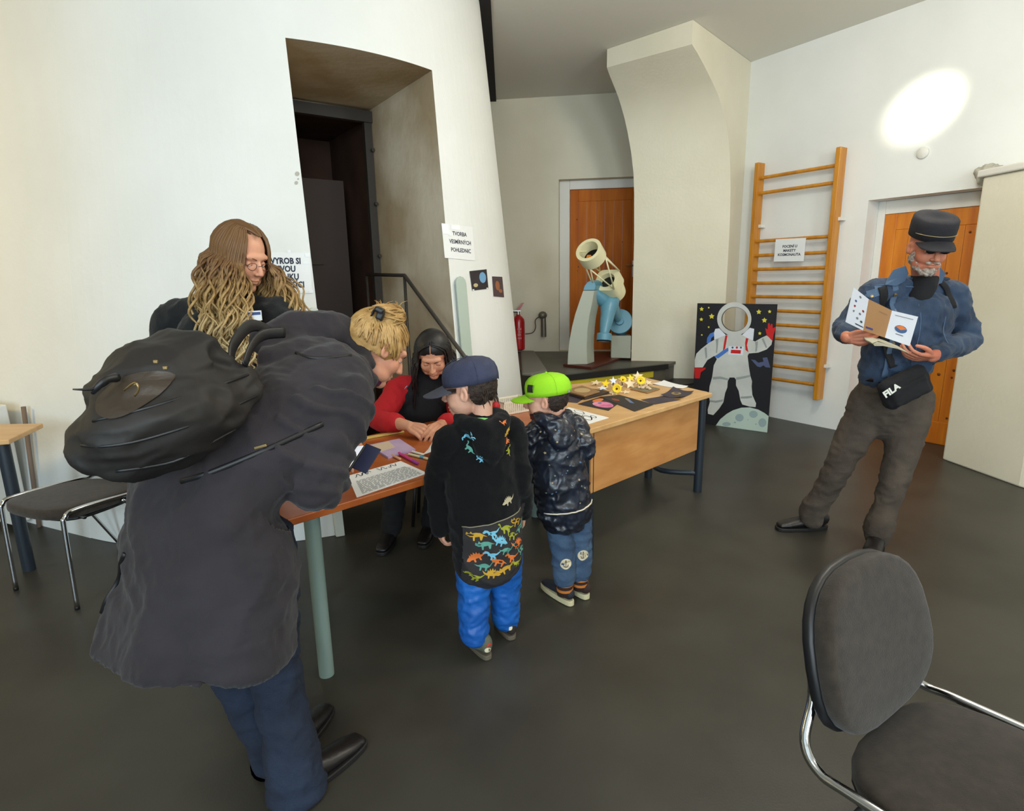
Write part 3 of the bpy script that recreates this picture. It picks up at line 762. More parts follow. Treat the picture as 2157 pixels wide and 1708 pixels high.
b = B(); b.extr([(xq.x - 0.02, xq.y - .02, xz + 0.515), (xq.x + 0.02, xq.y - .02, xz + 0.515), (xq.x + 0.075, xq.y - .02, xz + 0.60), (xq.x + 0.05, xq.y - .02, xz + 0.60)], (0, 0.02, 0)); obj('lever', b, RED, ex)
b = B(); b.tube([(xq.x - 0.02, xq.y - 0.01, xz + 0.49), (xq.x - 0.11, xq.y - .03, xz + 0.47), (xq.x - 0.12, xq.y - 0.03, xz + 0.3), (xq.x - 0.1, xq.y - 0.02, xz + 0.1)], 0.010, seg=8, sub=4); obj('hose', b, SHELL, ex, smooth=True)
b = B(); cyl = BVHTree.FromPolygons([v.co for v in ex.children[0].data.vertices], [list(p.vertices) for p in ex.children[0].data.polygons])
for x, z, w_, h in ((0.2, 1.9, 0.9, 0.5), (0.25, 1.2, 0.8, 0.25), (0.15, 0.6, 0.8, 0.55), (0.2, -0.2, 0.9, 0.4)):
    decal(cyl, [(x - w_ / 2, z - h / 2), (x + w_ / 2, z - h / 2), (x + w_ / 2, z + h / 2), (x - w_ / 2, z + h / 2)], (xq.x, xq.y - 0.06, xz + 0.17), (1, 0, 0), (0, 0, 1), 0.055, b=b, sub_=3)
obj('instruction_label', b, mat('label_red', (196, 110, 108), 0.5), ex)
wq = J(1143, 664, 7.42); wlp = thing('wall_lamp', 'old grey swivel lamp with cable on the wall right of the extinguisher', 'lamp', wq)
GR = mat('dull_metal', (120, 116, 106), 0.45, metal=0.5)
b = B(); b.ell(wq, (0.055, 0.05, 0.05)); obj('socket_head', b, GR, wlp, smooth=True)
b = B(); b.tube([wq + V((0.01, 0, -0.03)), wq + V((0.012, -0.01, -0.12)), wq + V((0.012, -0.01, -0.27))], [0.03, 0.032, 0.034], seg=14); obj('handle', b, GR, wlp, smooth=True, sharp=40)
b = B(); b.tube([wq + V((-0.03, 0, -0.01)), wq + V((-0.09, 0.02, -0.06)), wq + V((-0.09, 0.03, -0.16)), wq + V((-0.13, 0.03, -0.22)), wq + V((-0.22, 0.04, -0.235))], 0.007, seg=6, sub=5); obj('cable', b, mat('cable_grey', (96, 84, 70), 0.6), wlp, smooth=True)

# astronomical telescope --------------------------------------------------
CREAM = mat('cream_enamel', (238, 230, 186), 0.35, coat=0.2); BLUE = mat('blue_enamel', (96, 150, 172), 0.4, coat=0.15); GREY = mat('grey_enamel', (172, 176, 160), 0.45)
BLK = mat('matt_black', (18, 16, 16), 0.6); REDW = mat('red_brown_board', (84, 36, 26), 0.45)
A_ = V((0.555, 6.175)); B_ = V((0.82, 5.93)); C_ = V((1.42, 6.86)); D_ = A_ + C_ - B_
te = thing('telescope', 'cream and pale blue truss telescope on a grey pier, standing on the platform', 'telescope', (0.9, 6.3, PZ))
b = B(); b.slab([A_, B_, C_, D_], PZ + 0.002, PZ + 0.027); obj('base_board', b, REDW, te, bevel=0.003)
# front pier: curved grey arm with a rounded blue top
def prof_px(pts, y): return [J(u, v, y) for u, v in pts]
yP = 6.12
left = [(1195, 774), (1196, 745), (1199, 718), (1204, 690), (1211, 662), (1220, 635), (1228, 612)]
right = [(1252, 612), (1247, 640), (1241, 668), (1237, 700), (1236, 735), (1237, 778)]
zb0 = PZ + 0.027
fr_ = prof_px(left + right, yP)
fr_ = [V((p.x, p.y, max(p.z, zb0))) for p in fr_]
fr_[0].z = zb0; fr_[-1].z = zb0
b = B(); b.extr(fr_, (0.10, 0.17, 0)); obj('pier', b, GREY, te, bevel=0.006)
tp = prof_px([(1228, 611.5), (1231, 602), (1237, 594), (1245, 590), (1252, 594), (1255, 602), (1252.5, 611.5)], yP)
b = B(); b.extr(tp, (0.10, 0.17, 0)); obj('pier_cap', b, BLUE, te, bevel=0.006)
# rear pier with blue disc
rp = J(1303, 725, 6.62)
b = B(); b.slab([(rp.x - 0.09, rp.y - 0.03), (rp.x + 0.12, rp.y - 0.1), (rp.x + 0.14, rp.y + 0.06), (rp.x - 0.07, rp.y + 0.12)], zb0, J(1303, 706, 6.62).z); obj('rear_pier', b, GREY, te, bevel=0.005)
dc = J(1306, 678, 6.6)
b = B(); b.lathe([(0.0, 0.0), (0.135, 0.0), (0.14, 0.01), (0.14, 0.035), (0.135, 0.045), (0.05, 0.05), (0.045, 0.08), (0, 0.08)], dc, axis=(-0.25, -0.9, 0.25), seg=36); obj('hour_circle', b, BLUE, te, smooth=True, sharp=40)
b = B(); b.tube([dc + V((0.02, 0.03, -0.02)), V((dc.x + 0.03, dc.y + 0.05, zb0 + 0.19))], 0.06, seg=14); obj('bearing', b, mat('dark_blue_enamel', (50, 84, 92), 0.5), te, smooth=True, sharp=40)
# polar axis body
pA = J(1251, 612, yP + 0.1); pB = J(1287, 645, 6.35); pC = dc
b = B(); b.tube([pA, J(1270, 630, 6.28), pB, J(1300, 668, 6.48)], [0.045, 0.075, 0.08, 0.05], seg=20, sub=5, round_=True); obj('polar_axis', fuse(b, 0.01, 2), BLUE, te, smooth=True)
# declination axis with counterweight hanging down
cw0 = J(1284, 640, 6.30); cw1 = J(1272, 706, 6.12)
b = B(); b.tube([J(1290, 630, 6.36), cw0, J(1279, 668, 6.22), cw1], [0.085, 0.10, 0.072, 0.045], seg=24, sub=4, round_=True); obj('declination_axis', fuse(b, 0.01, 2), BLUE, te, smooth=True)
ax = V((-0.08, -0.2, -0.97)).normalized()
b = B(); b.lathe([(0.0, 0), (0.07, 0.0), (0.078, 0.01), (0.078, 0.075), (0.07, 0.085), (0.066, 0.085), (0.066, 0.07), (0, 0.07)], J(1273, 702, 6.12), axis=ax, seg=30, mi=0); cwo = obj('counterweight', b, [BLUE, BLK], te, smooth=True, sharp=35)
for p in cwo.data.polygons:
    if (p.center - J(1273, 702, 6.12)).dot(ax) > 0.068 and p.normal.dot(ax) > 0.5: p.material_index = 1
# optical tube: mirror box, truss, top ring
bc = J(1285, 601, 6.30); rc = J(1245, 535, 5.92); ta = (rc - bc).normalized()
sx = ta.cross(V((0, 0, 1))).normalized(); sy = sx.cross(ta)
R_t = basis(sx, sy, ta)
b = B(); hb = 0.128
outer = [(hb * math.copysign(abs(math.cos(t)) ** 0.45, math.cos(t)), hb * math.copysign(abs(math.sin(t)) ** 0.45, math.sin(t))) for t in [2 * PI * i / 32 for i in range(32)]]
def ringsolid(b, outer, inner_r, c, z0, z1, mi=0):
    n = len(outer); vs = []
    for z in (z0, z1):
        vs += [c + sx * x + sy * y + ta * z for x, y in outer]
        vs += [c + sx * inner_r * math.cos(2 * PI * i / n) + sy * inner_r * math.sin(2 * PI * i / n) + ta * z for i in range(n)]
    fs = []
    for i in range(n):
        j = (i + 1) % n
        fs += [(i, j, 2 * n + j, 2 * n + i), (n + j, n + i, 3 * n + i, 3 * n + j), (2 * n + i, 2 * n + j, 3 * n + j, 3 * n + i), (j, i, n + i, n + j)]
    b.add(vs, fs, mi)
ringsolid(b, outer, 0.085, bc, -0.04, 0.10)
obj('mirror_box', b, CREAM, te, smooth=True, sharp=40)
b = B(); b.lathe([(0.12, 0), (0.13, 0.02), (0.12, 0.12), (0.05, 0.17), (0, 0.17)], bc - ta * 0.04, axis=-ta, seg=28); obj('mirror_cell', b, CREAM, te, smooth=True, sharp=40)
b = B(); b.lathe([(0.085, 0.0), (0.085, 0.002), (0.0, 0.002)], bc + ta * 0.03, axis=ta, seg=28); obj('mirror', b, BLK, te)
b = B(); rr_ = 0.132; circ_o = [(rr_ * math.cos(2 * PI * i / 40), rr_ * math.sin(2 * PI * i / 40)) for i in range(40)]
ringsolid(b, circ_o, 0.098, rc, -0.07, 0.07); obj('top_ring', b, CREAM, te, smooth=True, sharp=40)
b = B(); b.lathe([(0.099, 0.0), (0.0, 0.0)], rc - ta * 0.06, axis=ta, seg=28); obj('baffle', b, BLK, te)
b = B(); b.tube([rc + ta * 0.05 + sx * 0.03, rc + ta * 0.05 + sx * 0.10], 0.006, seg=6); obj('spider_vane', b, CREAM, te)
b = B(); b.box(rc + ta * 0.05 - sx * 0.02 - sy * 0.075, (0.04, 0.035, 0.03), R_t); obj('finder_block', b, mat('orange_part', (214, 128, 36), 0.5), te)
b = B()
for k in range(4):
    g = PI / 4 + k * PI / 2; cpt = bc + ta * 0.10 + sx * hb * 1.0 * math.cos(g) * 1.25 + sy * hb * math.sin(g) * 1.25
    for dg in (-PI / 4, PI / 4):
        tpnt = rc - ta * 0.08 + sx * 0.128 * math.cos(g + dg) + sy * 0.128 * math.sin(g + dg)
        b_ = B(); b_.tube([cpt * 0.985 + bc * 0.015, tpnt], 0.0075, seg=8); obj('truss_rod', b_, CREAM, te, smooth=True)

# astronaut cut-out board ---------------------------------------------------
Q1 = V((1.885, 5.915)); Q2 = V((2.468, 5.432)); qdv = (Q2 - Q1).normalized(); L_ = (Q2 - Q1).length; qn = V((-qdv.y, qdv.x))
if qn.y > 0: qn = -qn
# board leans back a little: points found on its own plane
def bp(x, y):
    u = 1420 + x / 4.495; v = 580 + y / 4.495; p = PL(u, v, Q1, Q2); return ((V((p.x, p.y)) - Q1).dot(qdv), p.z)
def bw(s_, z, off=0.0): q = Q1 + qdv * s_ + qn * off; return V((q.x, q.y, z))
hole = [bp(578 + 122 * math.cos(t), 414 + 112 * math.sin(t)) for t in [2 * PI * i / 36 for i in range(36)]]
zt0 = bp(600, 250)[1]; zt0 = 1.225
outl = [(0, 0.002), (L_, 0.002), (L_, zt0), (0, zt0)]
bo_ = thing('astronaut_board', 'black photo board painted with a white astronaut and a face hole', 'board', (Q1.x, Q1.y, 0))
NAVY = mat('night_black', (17, 16, 24), 0.6)
def flat(polys, m_, off, th=0.012, name='print', label=None):
    if len(polys) > 1:
        for p_ in polys: flat([p_], m_, off, th, name, label)
        return
    b = B()
    for loops in polys:
        vs, fs = fillpoly(loops); n = len(vs)
        b.add([bw(v.x, v.y, off) for v in vs], fs)
        if th:
            b.add([bw(v.x, v.y, off - th) for v in vs], [f[::-1] for f in fs])
            ls = loops if isinstance(loops[0][0], (list, tuple)) else [loops]
            for l in ls:
                for i in range(len(l)):
                    a, c = l[i], l[(i + 1) % len(l)]; b.quad(bw(a[0], a[1], off), bw(c[0], c[1], off), bw(c[0], c[1], off - th), bw(a[0], a[1], off - th))
    return obj(name, b, m_, bo_, label=label)
flat([[outl, hole]], NAVY, 0.012, 0.012, 'board_panel')
WH = mat('suit_white', (206, 208, 202), 0.6, col2=(192, 194, 190), nscale=5); WH2 = mat('suit_bright', (222, 226, 236), 0.6); GRY = mat('suit_grey', (150, 156, 154), 0.6)
RD = mat('print_red', (200, 26, 26), 0.5); YL = mat('print_yellow', (222, 208, 62), 0.5); BL = mat('print_blue', (72, 118, 196), 0.5); MOON = mat('moon_pale', (186, 204, 192), 0.6); CRAT = mat('moon_crater', (150, 170, 172), 0.6); SAT = mat('satellite_blue', (78, 88, 124), 0.6)
def T(pts): return [bp(x, y) for x, y in pts]
k = 0.0125; e = 0.0004
flat([T([(313, 640), (318, 590), (345, 550), (380, 535), (385, 570), (358, 590), (350, 620), (345, 645)])], BL, k, 0)
flat([T([(395, 505), (432, 500), (500, 570), (480, 600), (385, 608), (382, 540)]), T([(720, 495), (762, 505), (752, 614), (700, 600), (640, 570)])], WH2, k, 0)
suit = T([(465, 575), (505, 560), (640, 558), (705, 595), (770, 625), (830, 590), (880, 567), (935, 610), (925, 655), (880, 700), (800, 730), (712, 738), (700, 760), (712, 860), (725, 945), (742, 1000), (738, 1050), (745, 1130), (780, 1210), (775, 1245), (720, 1240), (650, 1220), (632, 1180), (615, 1090), (590, 1040), (590, 985), (575, 965), (530, 965), (512, 1000), (508, 1060), (488, 1110), (470, 1200), (430, 1260), (375, 1320), (325, 1308), (322, 1270), (345, 1190), (332, 1140), (340, 1050), (365, 960), (380, 850), (410, 790), (385, 760), (320, 800), (275, 870), (200, 870), (200, 800), (215, 740), (260, 695), (330, 640), (400, 600)])
flat([suit], WH, k + e, 0, 'suit')
flat([[T([(574 + 162 * math.cos(t), 412 + 158 * math.sin(t)) for t in [2 * PI * i / 40 for i in range(40)]]), hole]], WH, k + 2 * e, 0, 'helmet')
flat([T([(490, 566), (510, 566), (488, 690), (466, 715), (476, 640)]), T([(684, 592), (708, 596), (694, 660), (708, 725), (680, 705), (676, 640)]), T([(866, 496), (890, 510), (893, 450), (908, 452), (914, 482), (922, 456), (936, 462), (938, 500), (966, 484), (962, 510), (945, 560), (936, 620), (915, 600), (880, 560)]), T([(196, 872), (262, 876), (304, 870), (300, 886), (258, 915), (246, 974), (200, 972)])], RD, k + 2 * e, 0, 'red_trim')
flat([T([(385, 765), (425, 740), (462, 712), (515, 682), (520, 712), (470, 750), (420, 785)])], BL, k + 3 * e, 0, 'hose')
flat([T([(522, 668), (664, 672), (656, 755), (516, 748)])], WH2, k + 4 * e, 0, 'chest_panel')
flat([T([(544, 702), (638, 706), (634, 740), (540, 735)]), T([(599 + 11 * math.cos(t), 682 + 11 * math.sin(t)) for t in [i * PI / 6 for i in range(12)]])], RD, k + 5 * e, 0, 'red_button')
flat([T([(x + 10 * math.cos(t), 682 + 10 * math.sin(t)) for t in [i * PI / 6 for i in range(12)]]) for x in (558, 637)], SAT, k + 5 * e, 0, 'blue_button')
flat([T([(398, 605), (425, 598), (418, 680), (410, 735), (400, 732), (404, 670)]), T([(292, 685), (312, 680), (318, 770), (304, 790), (298, 740)]), T([(770, 628), (798, 622), (788, 718), (770, 722), (776, 670)]), T([(832, 600), (850, 592), (885, 680), (872, 684)]), T([(370, 960), (440, 955), (518, 975), (515, 992), (440, 978), (372, 984)]), T([(590, 965), (650, 955), (724, 940), (726, 958), (660, 975), (592, 988)]), T([(340, 1178), (400, 1184), (468, 1172), (464, 1192), (400, 1204), (342, 1196)]), T([(632, 1146), (690, 1142), (742, 1138), (744, 1156), (690, 1164), (636, 1164)])], GRY, k + 2 * e, 0, 'suit_band')
flat([T([(578 + 124 * math.cos(t), 414 + 114 * math.sin(t)) for t in [2 * PI * i / 36 for i in range(36)]]) ] and [[T([(578 + 126 * math.cos(t), 414 + 116 * math.sin(t)) for t in [2 * PI * i / 36 for i in range(36)]]), hole]], mat('rim_dark', (90, 88, 84), 0.6), k + 3 * e, 0, 'visor_rim')
st_ = [(265, 318, 22), (332, 305, 11), (360, 387, 28), (262, 416, 19), (332, 489, 11), (267, 563, 10), (806, 345, 26), (908, 342, 18), (859, 424, 27), (815, 548, 18)]
flat([T([(x + r * a, y - r * c) for a, c in star(1, 0.52, 5)]) for x, y, r in st_], YL, k, 0, 'star')
flat([T([(398, 1420), (440, 1360), (500, 1310), (560, 1275), (640, 1250), (720, 1247), (800, 1268), (860, 1300), (898, 1330)]) + [(L_, 0.003), (bp(398, 1420)[0], 0.003)]], MOON, k, 0, 'moon')
cr = [(623, 1345, 40, 36), (755, 1312, 40, 34), (840, 1392, 38, 42), (500, 1406, 40, 20), (580, 1390, 11, 8), (703, 1364, 5, 5), (778, 1405, 8, 6)]
flat([T([(x + a * math.cos(t), y + c * math.sin(t)) for t in [i * PI / 8 for i in range(16)]]) for x, y, a, c in cr], CRAT, k + e, 0, 'crater')
flat([T([(732, 795), (770, 800), (800, 825), (850, 815), (842, 778), (885, 774), (915, 872), (870, 868), (850, 850), (820, 868), (790, 860)])], SAT, k, 0, 'satellite')
b = B(); q = Q1 + qdv * 0.35 - qn * 0.0; b.extr([(q.x, q.y, 0.85), (q.x, q.y, 0.002), (q.x - qn.x * 0.28, q.y - qn.y * 0.28, 0.002)], (qdv.x * 0.02, qdv.y * 0.02, 0)); obj('stand', b, BEECH_P, bo_)

# white rag on the ledge corner above the second door
rg = PL(2062, 385, R1, R2); b = B(); b.ell(V((3.60, 4.60, zb_ - 0.0)) + V((0, 0, 0.05)), (0.10, 0.09, 0.05)); b.ell((3.56, 4.58, zb_ + 0.02), (0.05, 0.06, 0.07))
me = fuse(b, 0.012, 2); displace(me, fold(0.018, (20, 20, 14), 3)); tag(obj('rag', me, mat('grey_rag', (176, 172, 158), 0.9), smooth=True), 'crumpled pale rag stuffed at the ledge corner above the right door', 'rag')
# small white fitting below the bright patch
sf = PL(1945, 322, rw0, rw0 + rd); b = B(); b.lathe([(0.045, 0), (0.045, 0.02), (0.03, 0.03), (0, 0.032)], sf, axis=(-ro.x, -ro.y, 0), seg=20); tag(obj('junction_box', b, WHITE_P, smooth=True, sharp=40), 'small round white cover on the wall below the bright lamp patch', 'fitting')
# ================================================================== small things on the tables
def on(u, v, z=TZ): p = G(u, v, z); return p
def paper_on(name, label, cor, m_, z=TZ, th=0.0012, cat='paper', group=None, art=None, curl=0.0):
    P = [on(u, v, z) for u, v in cor]; o_ = sum(P, V((0, 0, 0))) / 4
    root = thing(name, label, cat, o_, group)
    n = 6; b = B(); vs = []
    def mp(s_, t_, dz=0): 
        p = (P[0] * (1 - s_) + P[1] * s_) * (1 - t_) + (P[3] * (1 - s_) + P[2] * s_) * t_
        return p + V((0, 0, dz + curl * ((2 * s_ - 1) ** 2) * ((2 * t_ - 1) ** 2)))
    top = [mp(i / n, j / n, th) for j in range(n + 1) for i in range(n + 1)]; bot = [mp(i / n, j / n, 0.0002) for j in range(n + 1) for i in range(n + 1)]
    f = [(j * (n + 1) + i, j * (n + 1) + i + 1, (j + 1) * (n + 1) + i + 1, (j + 1) * (n + 1) + i) for j in range(n) for i in range(n)]; N_ = len(top)
    edge = [(i, i + 1, i + 1 + N_, i + N_) for i in range(n)] + [(N_ - 1 - i, N_ - 2 - i, 2 * N_ - 2 - i, 2 * N_ - 1 - i) for i in range(n)]
    edge += [(j * (n + 1), (j + 1) * (n + 1), (j + 1) * (n + 1) + N_, j * (n + 1) + N_) for j in range(n)] + [(j * (n + 1) + n, (j + 1) * (n + 1) + n, (j + 1) * (n + 1) + n + N_, j * (n + 1) + n + N_) for j in range(n)]
    b.add(top + bot, f + [tuple(k + N_ for k in q[::-1]) for q in f] + edge); obj('sheet', b, m_, root)
    for i, (poly, mm, nm) in enumerate(art or []):
        vs, fs = fillpoly(poly); b = B(); b.add([mp(v.x, v.y, th + 0.0004 + 0.0001 * i) for v in vs], fs); obj(nm, b, mm, root)
    return root, mp
def stroke(mp, pts, w_, dz, b):
    """thin drawn line in sheet coordinates"""
    for (a, c) in zip(pts[:-1], pts[1:]):
        d = V((c[0] - a[0], c[1] - a[1])); 
        if d.length < 1e-6: continue
        d.normalize(); n = V((-d.y, d.x)) * w_
        b.quad(mp(a[0] - n.x, a[1] - n.y, dz), mp(c[0] - n.x, c[1] - n.y, dz), mp(c[0] + n.x, c[1] + n.y, dz), mp(a[0] + n.x, a[1] + n.y, dz))
r_, mp = paper_on('colouring_sheet', 'white colouring sheet with curly line drawing at the near edge of the beech table', ((1198, 858), (1283, 880), (1228, 897), (1176, 868)), PAPER)
b = B(); random.seed(3)
for i in range(13):
    cx0, cy0, rr0 = 0.15 + 0.7 * random.random(), 0.2 + 0.6 * random.random(), random.uniform(0.06, 0.15)
    stroke(mp, [(cx0 + rr0 * math.cos(t) * (1 + .3 * math.sin(2 * t)), cy0 + rr0 * math.sin(t)) for t in [k_ * PI / 8 for k_ in range(17)]], 0.010, 0.0018, b)
stroke(mp, [(0.05 + 0.9 * k_ / 20, 0.88 + 0.04 * math.sin(k_ * 1.3)) for k_ in range(21)], 0.007, 0.0018, b)
obj('line_drawing', b, INK, r_, kind='stuff')
PINK = mat('planet_pink', (206, 92, 142), 0.5, col2=(236, 168, 196), nscale=14); ORNG = mat('planet_orange', (226, 122, 52), 0.5); BLUP = mat('paint_blue', (92, 118, 160), 0.6); GOLD = mat('paint_gold', (150, 126, 70), 0.6); REDP = mat('paint_red', (140, 60, 40), 0.6)
BCARD = mat('violet_black_card', (66, 56, 68), 0.7, col2=(54, 46, 58), nscale=9)
def c5(x, y): return (1160 + x / 5.99, 760 + y / 5.99)
P5 = lambda *a: [c5(*q) for q in a]
paper_on('space_painting', 'dark violet card lying under the brown book on the beech table', P5((165, 405), (450, 455), (335, 533), (150, 515)), BCARD, group='dark painted cards')
paper_on('space_painting', 'black card painted with a pink planet and an orange sun', P5((640, 452), (880, 520), (730, 628), (340, 545)), BLACKP, z=TZ + 0.0015, group='dark painted cards',
         art=[(circ(0.36, 24, (0.62, 0.60), 0.27), PINK, 'pink_planet'), (circ(0.14, 18, (0.22, 0.36), 0.22), ORNG, 'orange_sun'), (circ(0.07, 10, (0.45, 0.55), 0.07), BLUP, 'planet_ring')])
paper_on('space_painting', 'black card painted with a blue streak and red nebula, beside the pink planet', P5((620, 455), (870, 430), (1300, 550), (1060, 636)), mat('card_black2', (36, 31, 34), 0.6), z=TZ + 0.003, group='dark painted cards',
         art=[([(0.5, 0.6), (0.8, 0.28), (0.84, 0.36), (0.56, 0.70)], BLUP, 'blue_streak'), (circ(0.12, 12, (0.3, 0.3), 0.1), REDP, 'red_nebula'), ([(0.58, 0.5), (0.76, 0.3), (0.78, 0.34), (0.6, 0.54)], GOLD, 'gold_streak')])
paper_on('space_painting', 'violet-black card lying flat, left half of the pair by the right table edge', P5((1140, 492), (1400, 448), (1640, 492), (1310, 550)), BCARD, z=TZ + 0.001, group='dark painted cards')
paper_on('space_painting', 'violet-black card with a pale spiral, nearest the right corner of the beech table', P5((1385, 445), (1545, 346), (1805, 402), (1635, 476)), BCARD, z=TZ + 0.003, group='dark painted cards', curl=0.012,
         art=[(circ(0.17, 14, (0.52, 0.45), 0.22), GOLD, 'spiral'), (circ(0.09, 12, (0.55, 0.44), 0.11), BCARD, 'spiral_core')])
paper_on('white_sheet', 'white sheet of paper at the back right edge of the beech table', P5((1265, 292), (1430, 255), (1735, 328), (1640, 358)), PAPER, curl=0.006, z=TZ + 0.001)
# brown books
def block(name, label, cor, h, m_, cat, z=TZ, art=None, top=None):
    P = [on(u, v, z + h) for u, v in cor]; o_ = sum(P, V((0, 0, 0))) / 4; root = thing(name, label, cat, (o_.x, o_.y, z))
    b = B(); b.slab([(p.x, p.y) for p in P], z + 0.0015, z + h); obj('block', b, m_, root, bevel=0.002)
    for poly, mm, nm in (art or []):
        vs, fs = fillpoly(poly); b = B()
        b.add([(P[0] * (1 - v.x) + P[1] * v.x) * (1 - v.y) + (P[3] * (1 - v.x) + P[2] * v.x) * v.y + V((0, 0, 0.0008)) for v in vs], fs); obj(nm, b, mm, root)
    return root
KRAFT = mat('kraft_brown', (146, 112, 72), 0.7); KRD = mat('dark_board', (58, 46, 40), 0.6)
block('display_box', 'long dark brown box lying under the kraft book at the back of the table', P5((170, 385), (410, 330), (745, 385), (430, 462)), 0.016, KRD, 'box', z=TZ + 0.001)
block('kraft_book', 'kraft-brown book with a pale oval on its cover behind the green cap', P5((165, 368), (395, 310), (620, 378), (425, 438)), 0.012, KRAFT, 'book', z=TZ + 0.018, art=[(circ(0.34, 24, (0.5, 0.5), 0.3), mat('pale_oval', (186, 160, 112), 0.7), 'oval')])
block('wooden_tray', 'small brown board carrying pale stones on the beech table', P5((1000, 350), (1180, 300), (1380, 350), (1220, 400)), 0.008, KRAFT, 'tray', art=[([(0.06, 0.06), (0.94, 0.06), (0.94, 0.94), (0.06, 0.94)], mat('moss_grey', (128, 122, 96), 0.8), 'lining')])
STONE = mat('pale_stone', (206, 180, 150), 0.7)
for i, (x, y, r) in enumerate([(1120, 345, 0.013), (1160, 350, 0.015), (1200, 325, 0.014), (1225, 352, 0.015), (1250, 360, 0.012), (1180, 335, 0.012)]):
    p = on(*c5(x, y), TZ + 0.012); b = B(); b.ell((p.x, p.y, TZ + 0.0085 + r * 0.7), (r, r * 0.85, r * 0.7), seg=12, rings=8)
    tag(obj('pebble', b, STONE, smooth=True), ['pale stone at the far left of the small brown board', 'pale stone second from the left on the brown board', 'pale stone at the back of the brown board', 'largest pale stone at the front right of the brown board', 'pale stone at the right end of the row on the brown board', 'pale stone tucked behind the others on the brown board'][i], 'stone', 'pebbles on the brown board')
# spring star flowers
YEL = mat('daffodil_yellow', (240, 208, 30), 0.5); CRM = mat('wood_cream', (228, 208, 172), 0.6); WHT = mat('star_white', (220, 226, 240), 0.6); GRN = mat('stem_green', (70, 80, 60), 0.7); BRN = mat('flower_heart', (90, 60, 20), 0.7)
def flower(label, x, y, r, h, tiltv, petal, cup=True, group='craft flowers and stars'):
    p = on(*c5(x, y), TZ + h); N = V(tiltv).normalized(); X = N.cross(V((0, 0, 1))); X = X.normalized() if X.length > 0.1 else V((1, 0, 0)); Y = N.cross(X) * -1
    r = r * 1.35; root = thing('craft_flower' if cup else 'paper_star', label, 'flower' if cup else 'star', (p.x, p.y, TZ), group)
    b = B(); pts = [p + X * a * r + Y * c_ * r for a, c_ in star(1, 0.42, 6 if cup else 5)]; b.extr(pts, N * 0.003); obj('petals', b, petal, root)
    if cup:
        b = B(); b.lathe([(r * 0.30, 0.002), (r * 0.38, 0.012), (r * 0.66, 0.018), (r * 0.62, 0.010), (r * 0.34, 0.006), (0, 0.005)], p, axis=N, seg=18); obj('cup', b, YEL, root, smooth=True)
        b = B(); b.ell(p + N * 0.008, r * 0.17, seg=10, rings=6); obj('heart', b, BRN, root, smooth=True)
    b = B(); b.tube([p, V((p.x, p.y + 0.004, TZ + 0.003))], 0.004, seg=6); obj('stem', b, GRN, root)
fl_ = [(835, 355, 0.034, 0.035, (-0.2, -0.9, 0.4), CRM, 1), (1130, 255, 0.034, 0.05, (0.1, -0.9, 0.5), CRM, 1), (905, 245, 0.026, 0.045, (0.2, -0.7, 0.6), CRM, 1), (695, 290, 0.026, 0.035, (-0.3, -0.7, 0.6), YEL, 0),
       (1010, 220, 0.024, 0.055, (0.2, -0.7, 0.6), YEL, 0), (655, 345, 0.03, 0.012, (0, -0.2, 1), WHT, 0), (570, 275, 0.03, 0.02, (-0.1, -0.3, 1), CRM, 0), (1000, 290, 0.034, 0.025, (0.1, -0.8, 0.6), CRM, 0),
       (1100, 195, 0.03, 0.06, (0, -0.8, 0.5), CRM, 0), (950, 395, 0.024, 0.006, (0, -0.2, 1), CRM, 0), (790, 250, 0.022, 0.055, (0, -0.8, 0.3), WHT, 0), (790, 405, 0.022, 0.01, (0.1, -0.4, 0.9), CRM, 0), (1230, 275, 0.026, 0.02, (0.1, -0.4, 0.9), CRM, 0)]
nm_ = ['yellow daffodil-like craft flower nearest the front of the star cluster', 'yellow daffodil-like craft flower at the right end of the star cluster', 'small yellow craft flower in the middle of the star cluster',
       'yellow star leaning at the left of the cluster', 'small yellow star behind the right flower', 'white star lying at the left of the cluster', 'cream star at the far left tip of the cluster', 'large cream star standing in the middle of the cluster',
       'cream star standing highest behind the right flower', 'cream star lying in front of the cluster to the right', 'pale bluish star standing upright at the back left', 'small cream star in front of the nearest yellow flower', 'cream star at the right edge beside the board of stones']
for q, n_ in zip(fl_, nm_): flower(n_, *q[:6], cup=bool(q[6]))
# white basket
bq = G(1078, 872, TZ); M_b = Matrix.Rotation(math.radians(35), 3, 'Z')
bk_ = thing('plastic_basket', 'white slotted plastic basket standing on the brown table behind the boys', 'basket', (bq.x, bq.y + 0.07, TZ))
WPL = mat('white_plastic', (226, 218, 200), 0.4)
bc_ = V((bq.x, bq.y + 0.07, TZ + 0.001)); W_, D_2, H_ = 0.19, 0.13, 0.07
def bx_(b, c, s_): b.box(bc_ + M_b @ V(c), s_, M_b)
b = B(); bx_(b, (0, 0, 0.003), (W_, D_2, 0.004)); obj('bottom', b, WPL, bk_)
b = B()
for y in (-D_2 / 2, D_2 / 2): bx_(b, (0, y, H_), (W_ + .008, 0.008, 0.010)); bx_(b, (0, y, 0.006), (W_, 0.004, 0.010))
for x in (-W_ / 2, W_ / 2): bx_(b, (x, 0, H_), (0.008, D_2, 0.010)); bx_(b, (x, 0, 0.006), (0.004, D_2, 0.010))
obj('rim', b, WPL, bk_)
for i in range(15):
    for y in (-D_2 / 2, D_2 / 2): b = B(); bx_(b, (-W_ / 2 + W_ * i / 14, y, H_ / 2), (0.006, 0.003, H_)); obj('slat', b, WPL, bk_)
for i in range(1, 10):
    for x in (-W_ / 2, W_ / 2): b = B(); bx_(b, (x, -D_2 / 2 + D_2 * i / 10, H_ / 2), (0.003, 0.006, H_)); obj('slat', b, WPL, bk_)
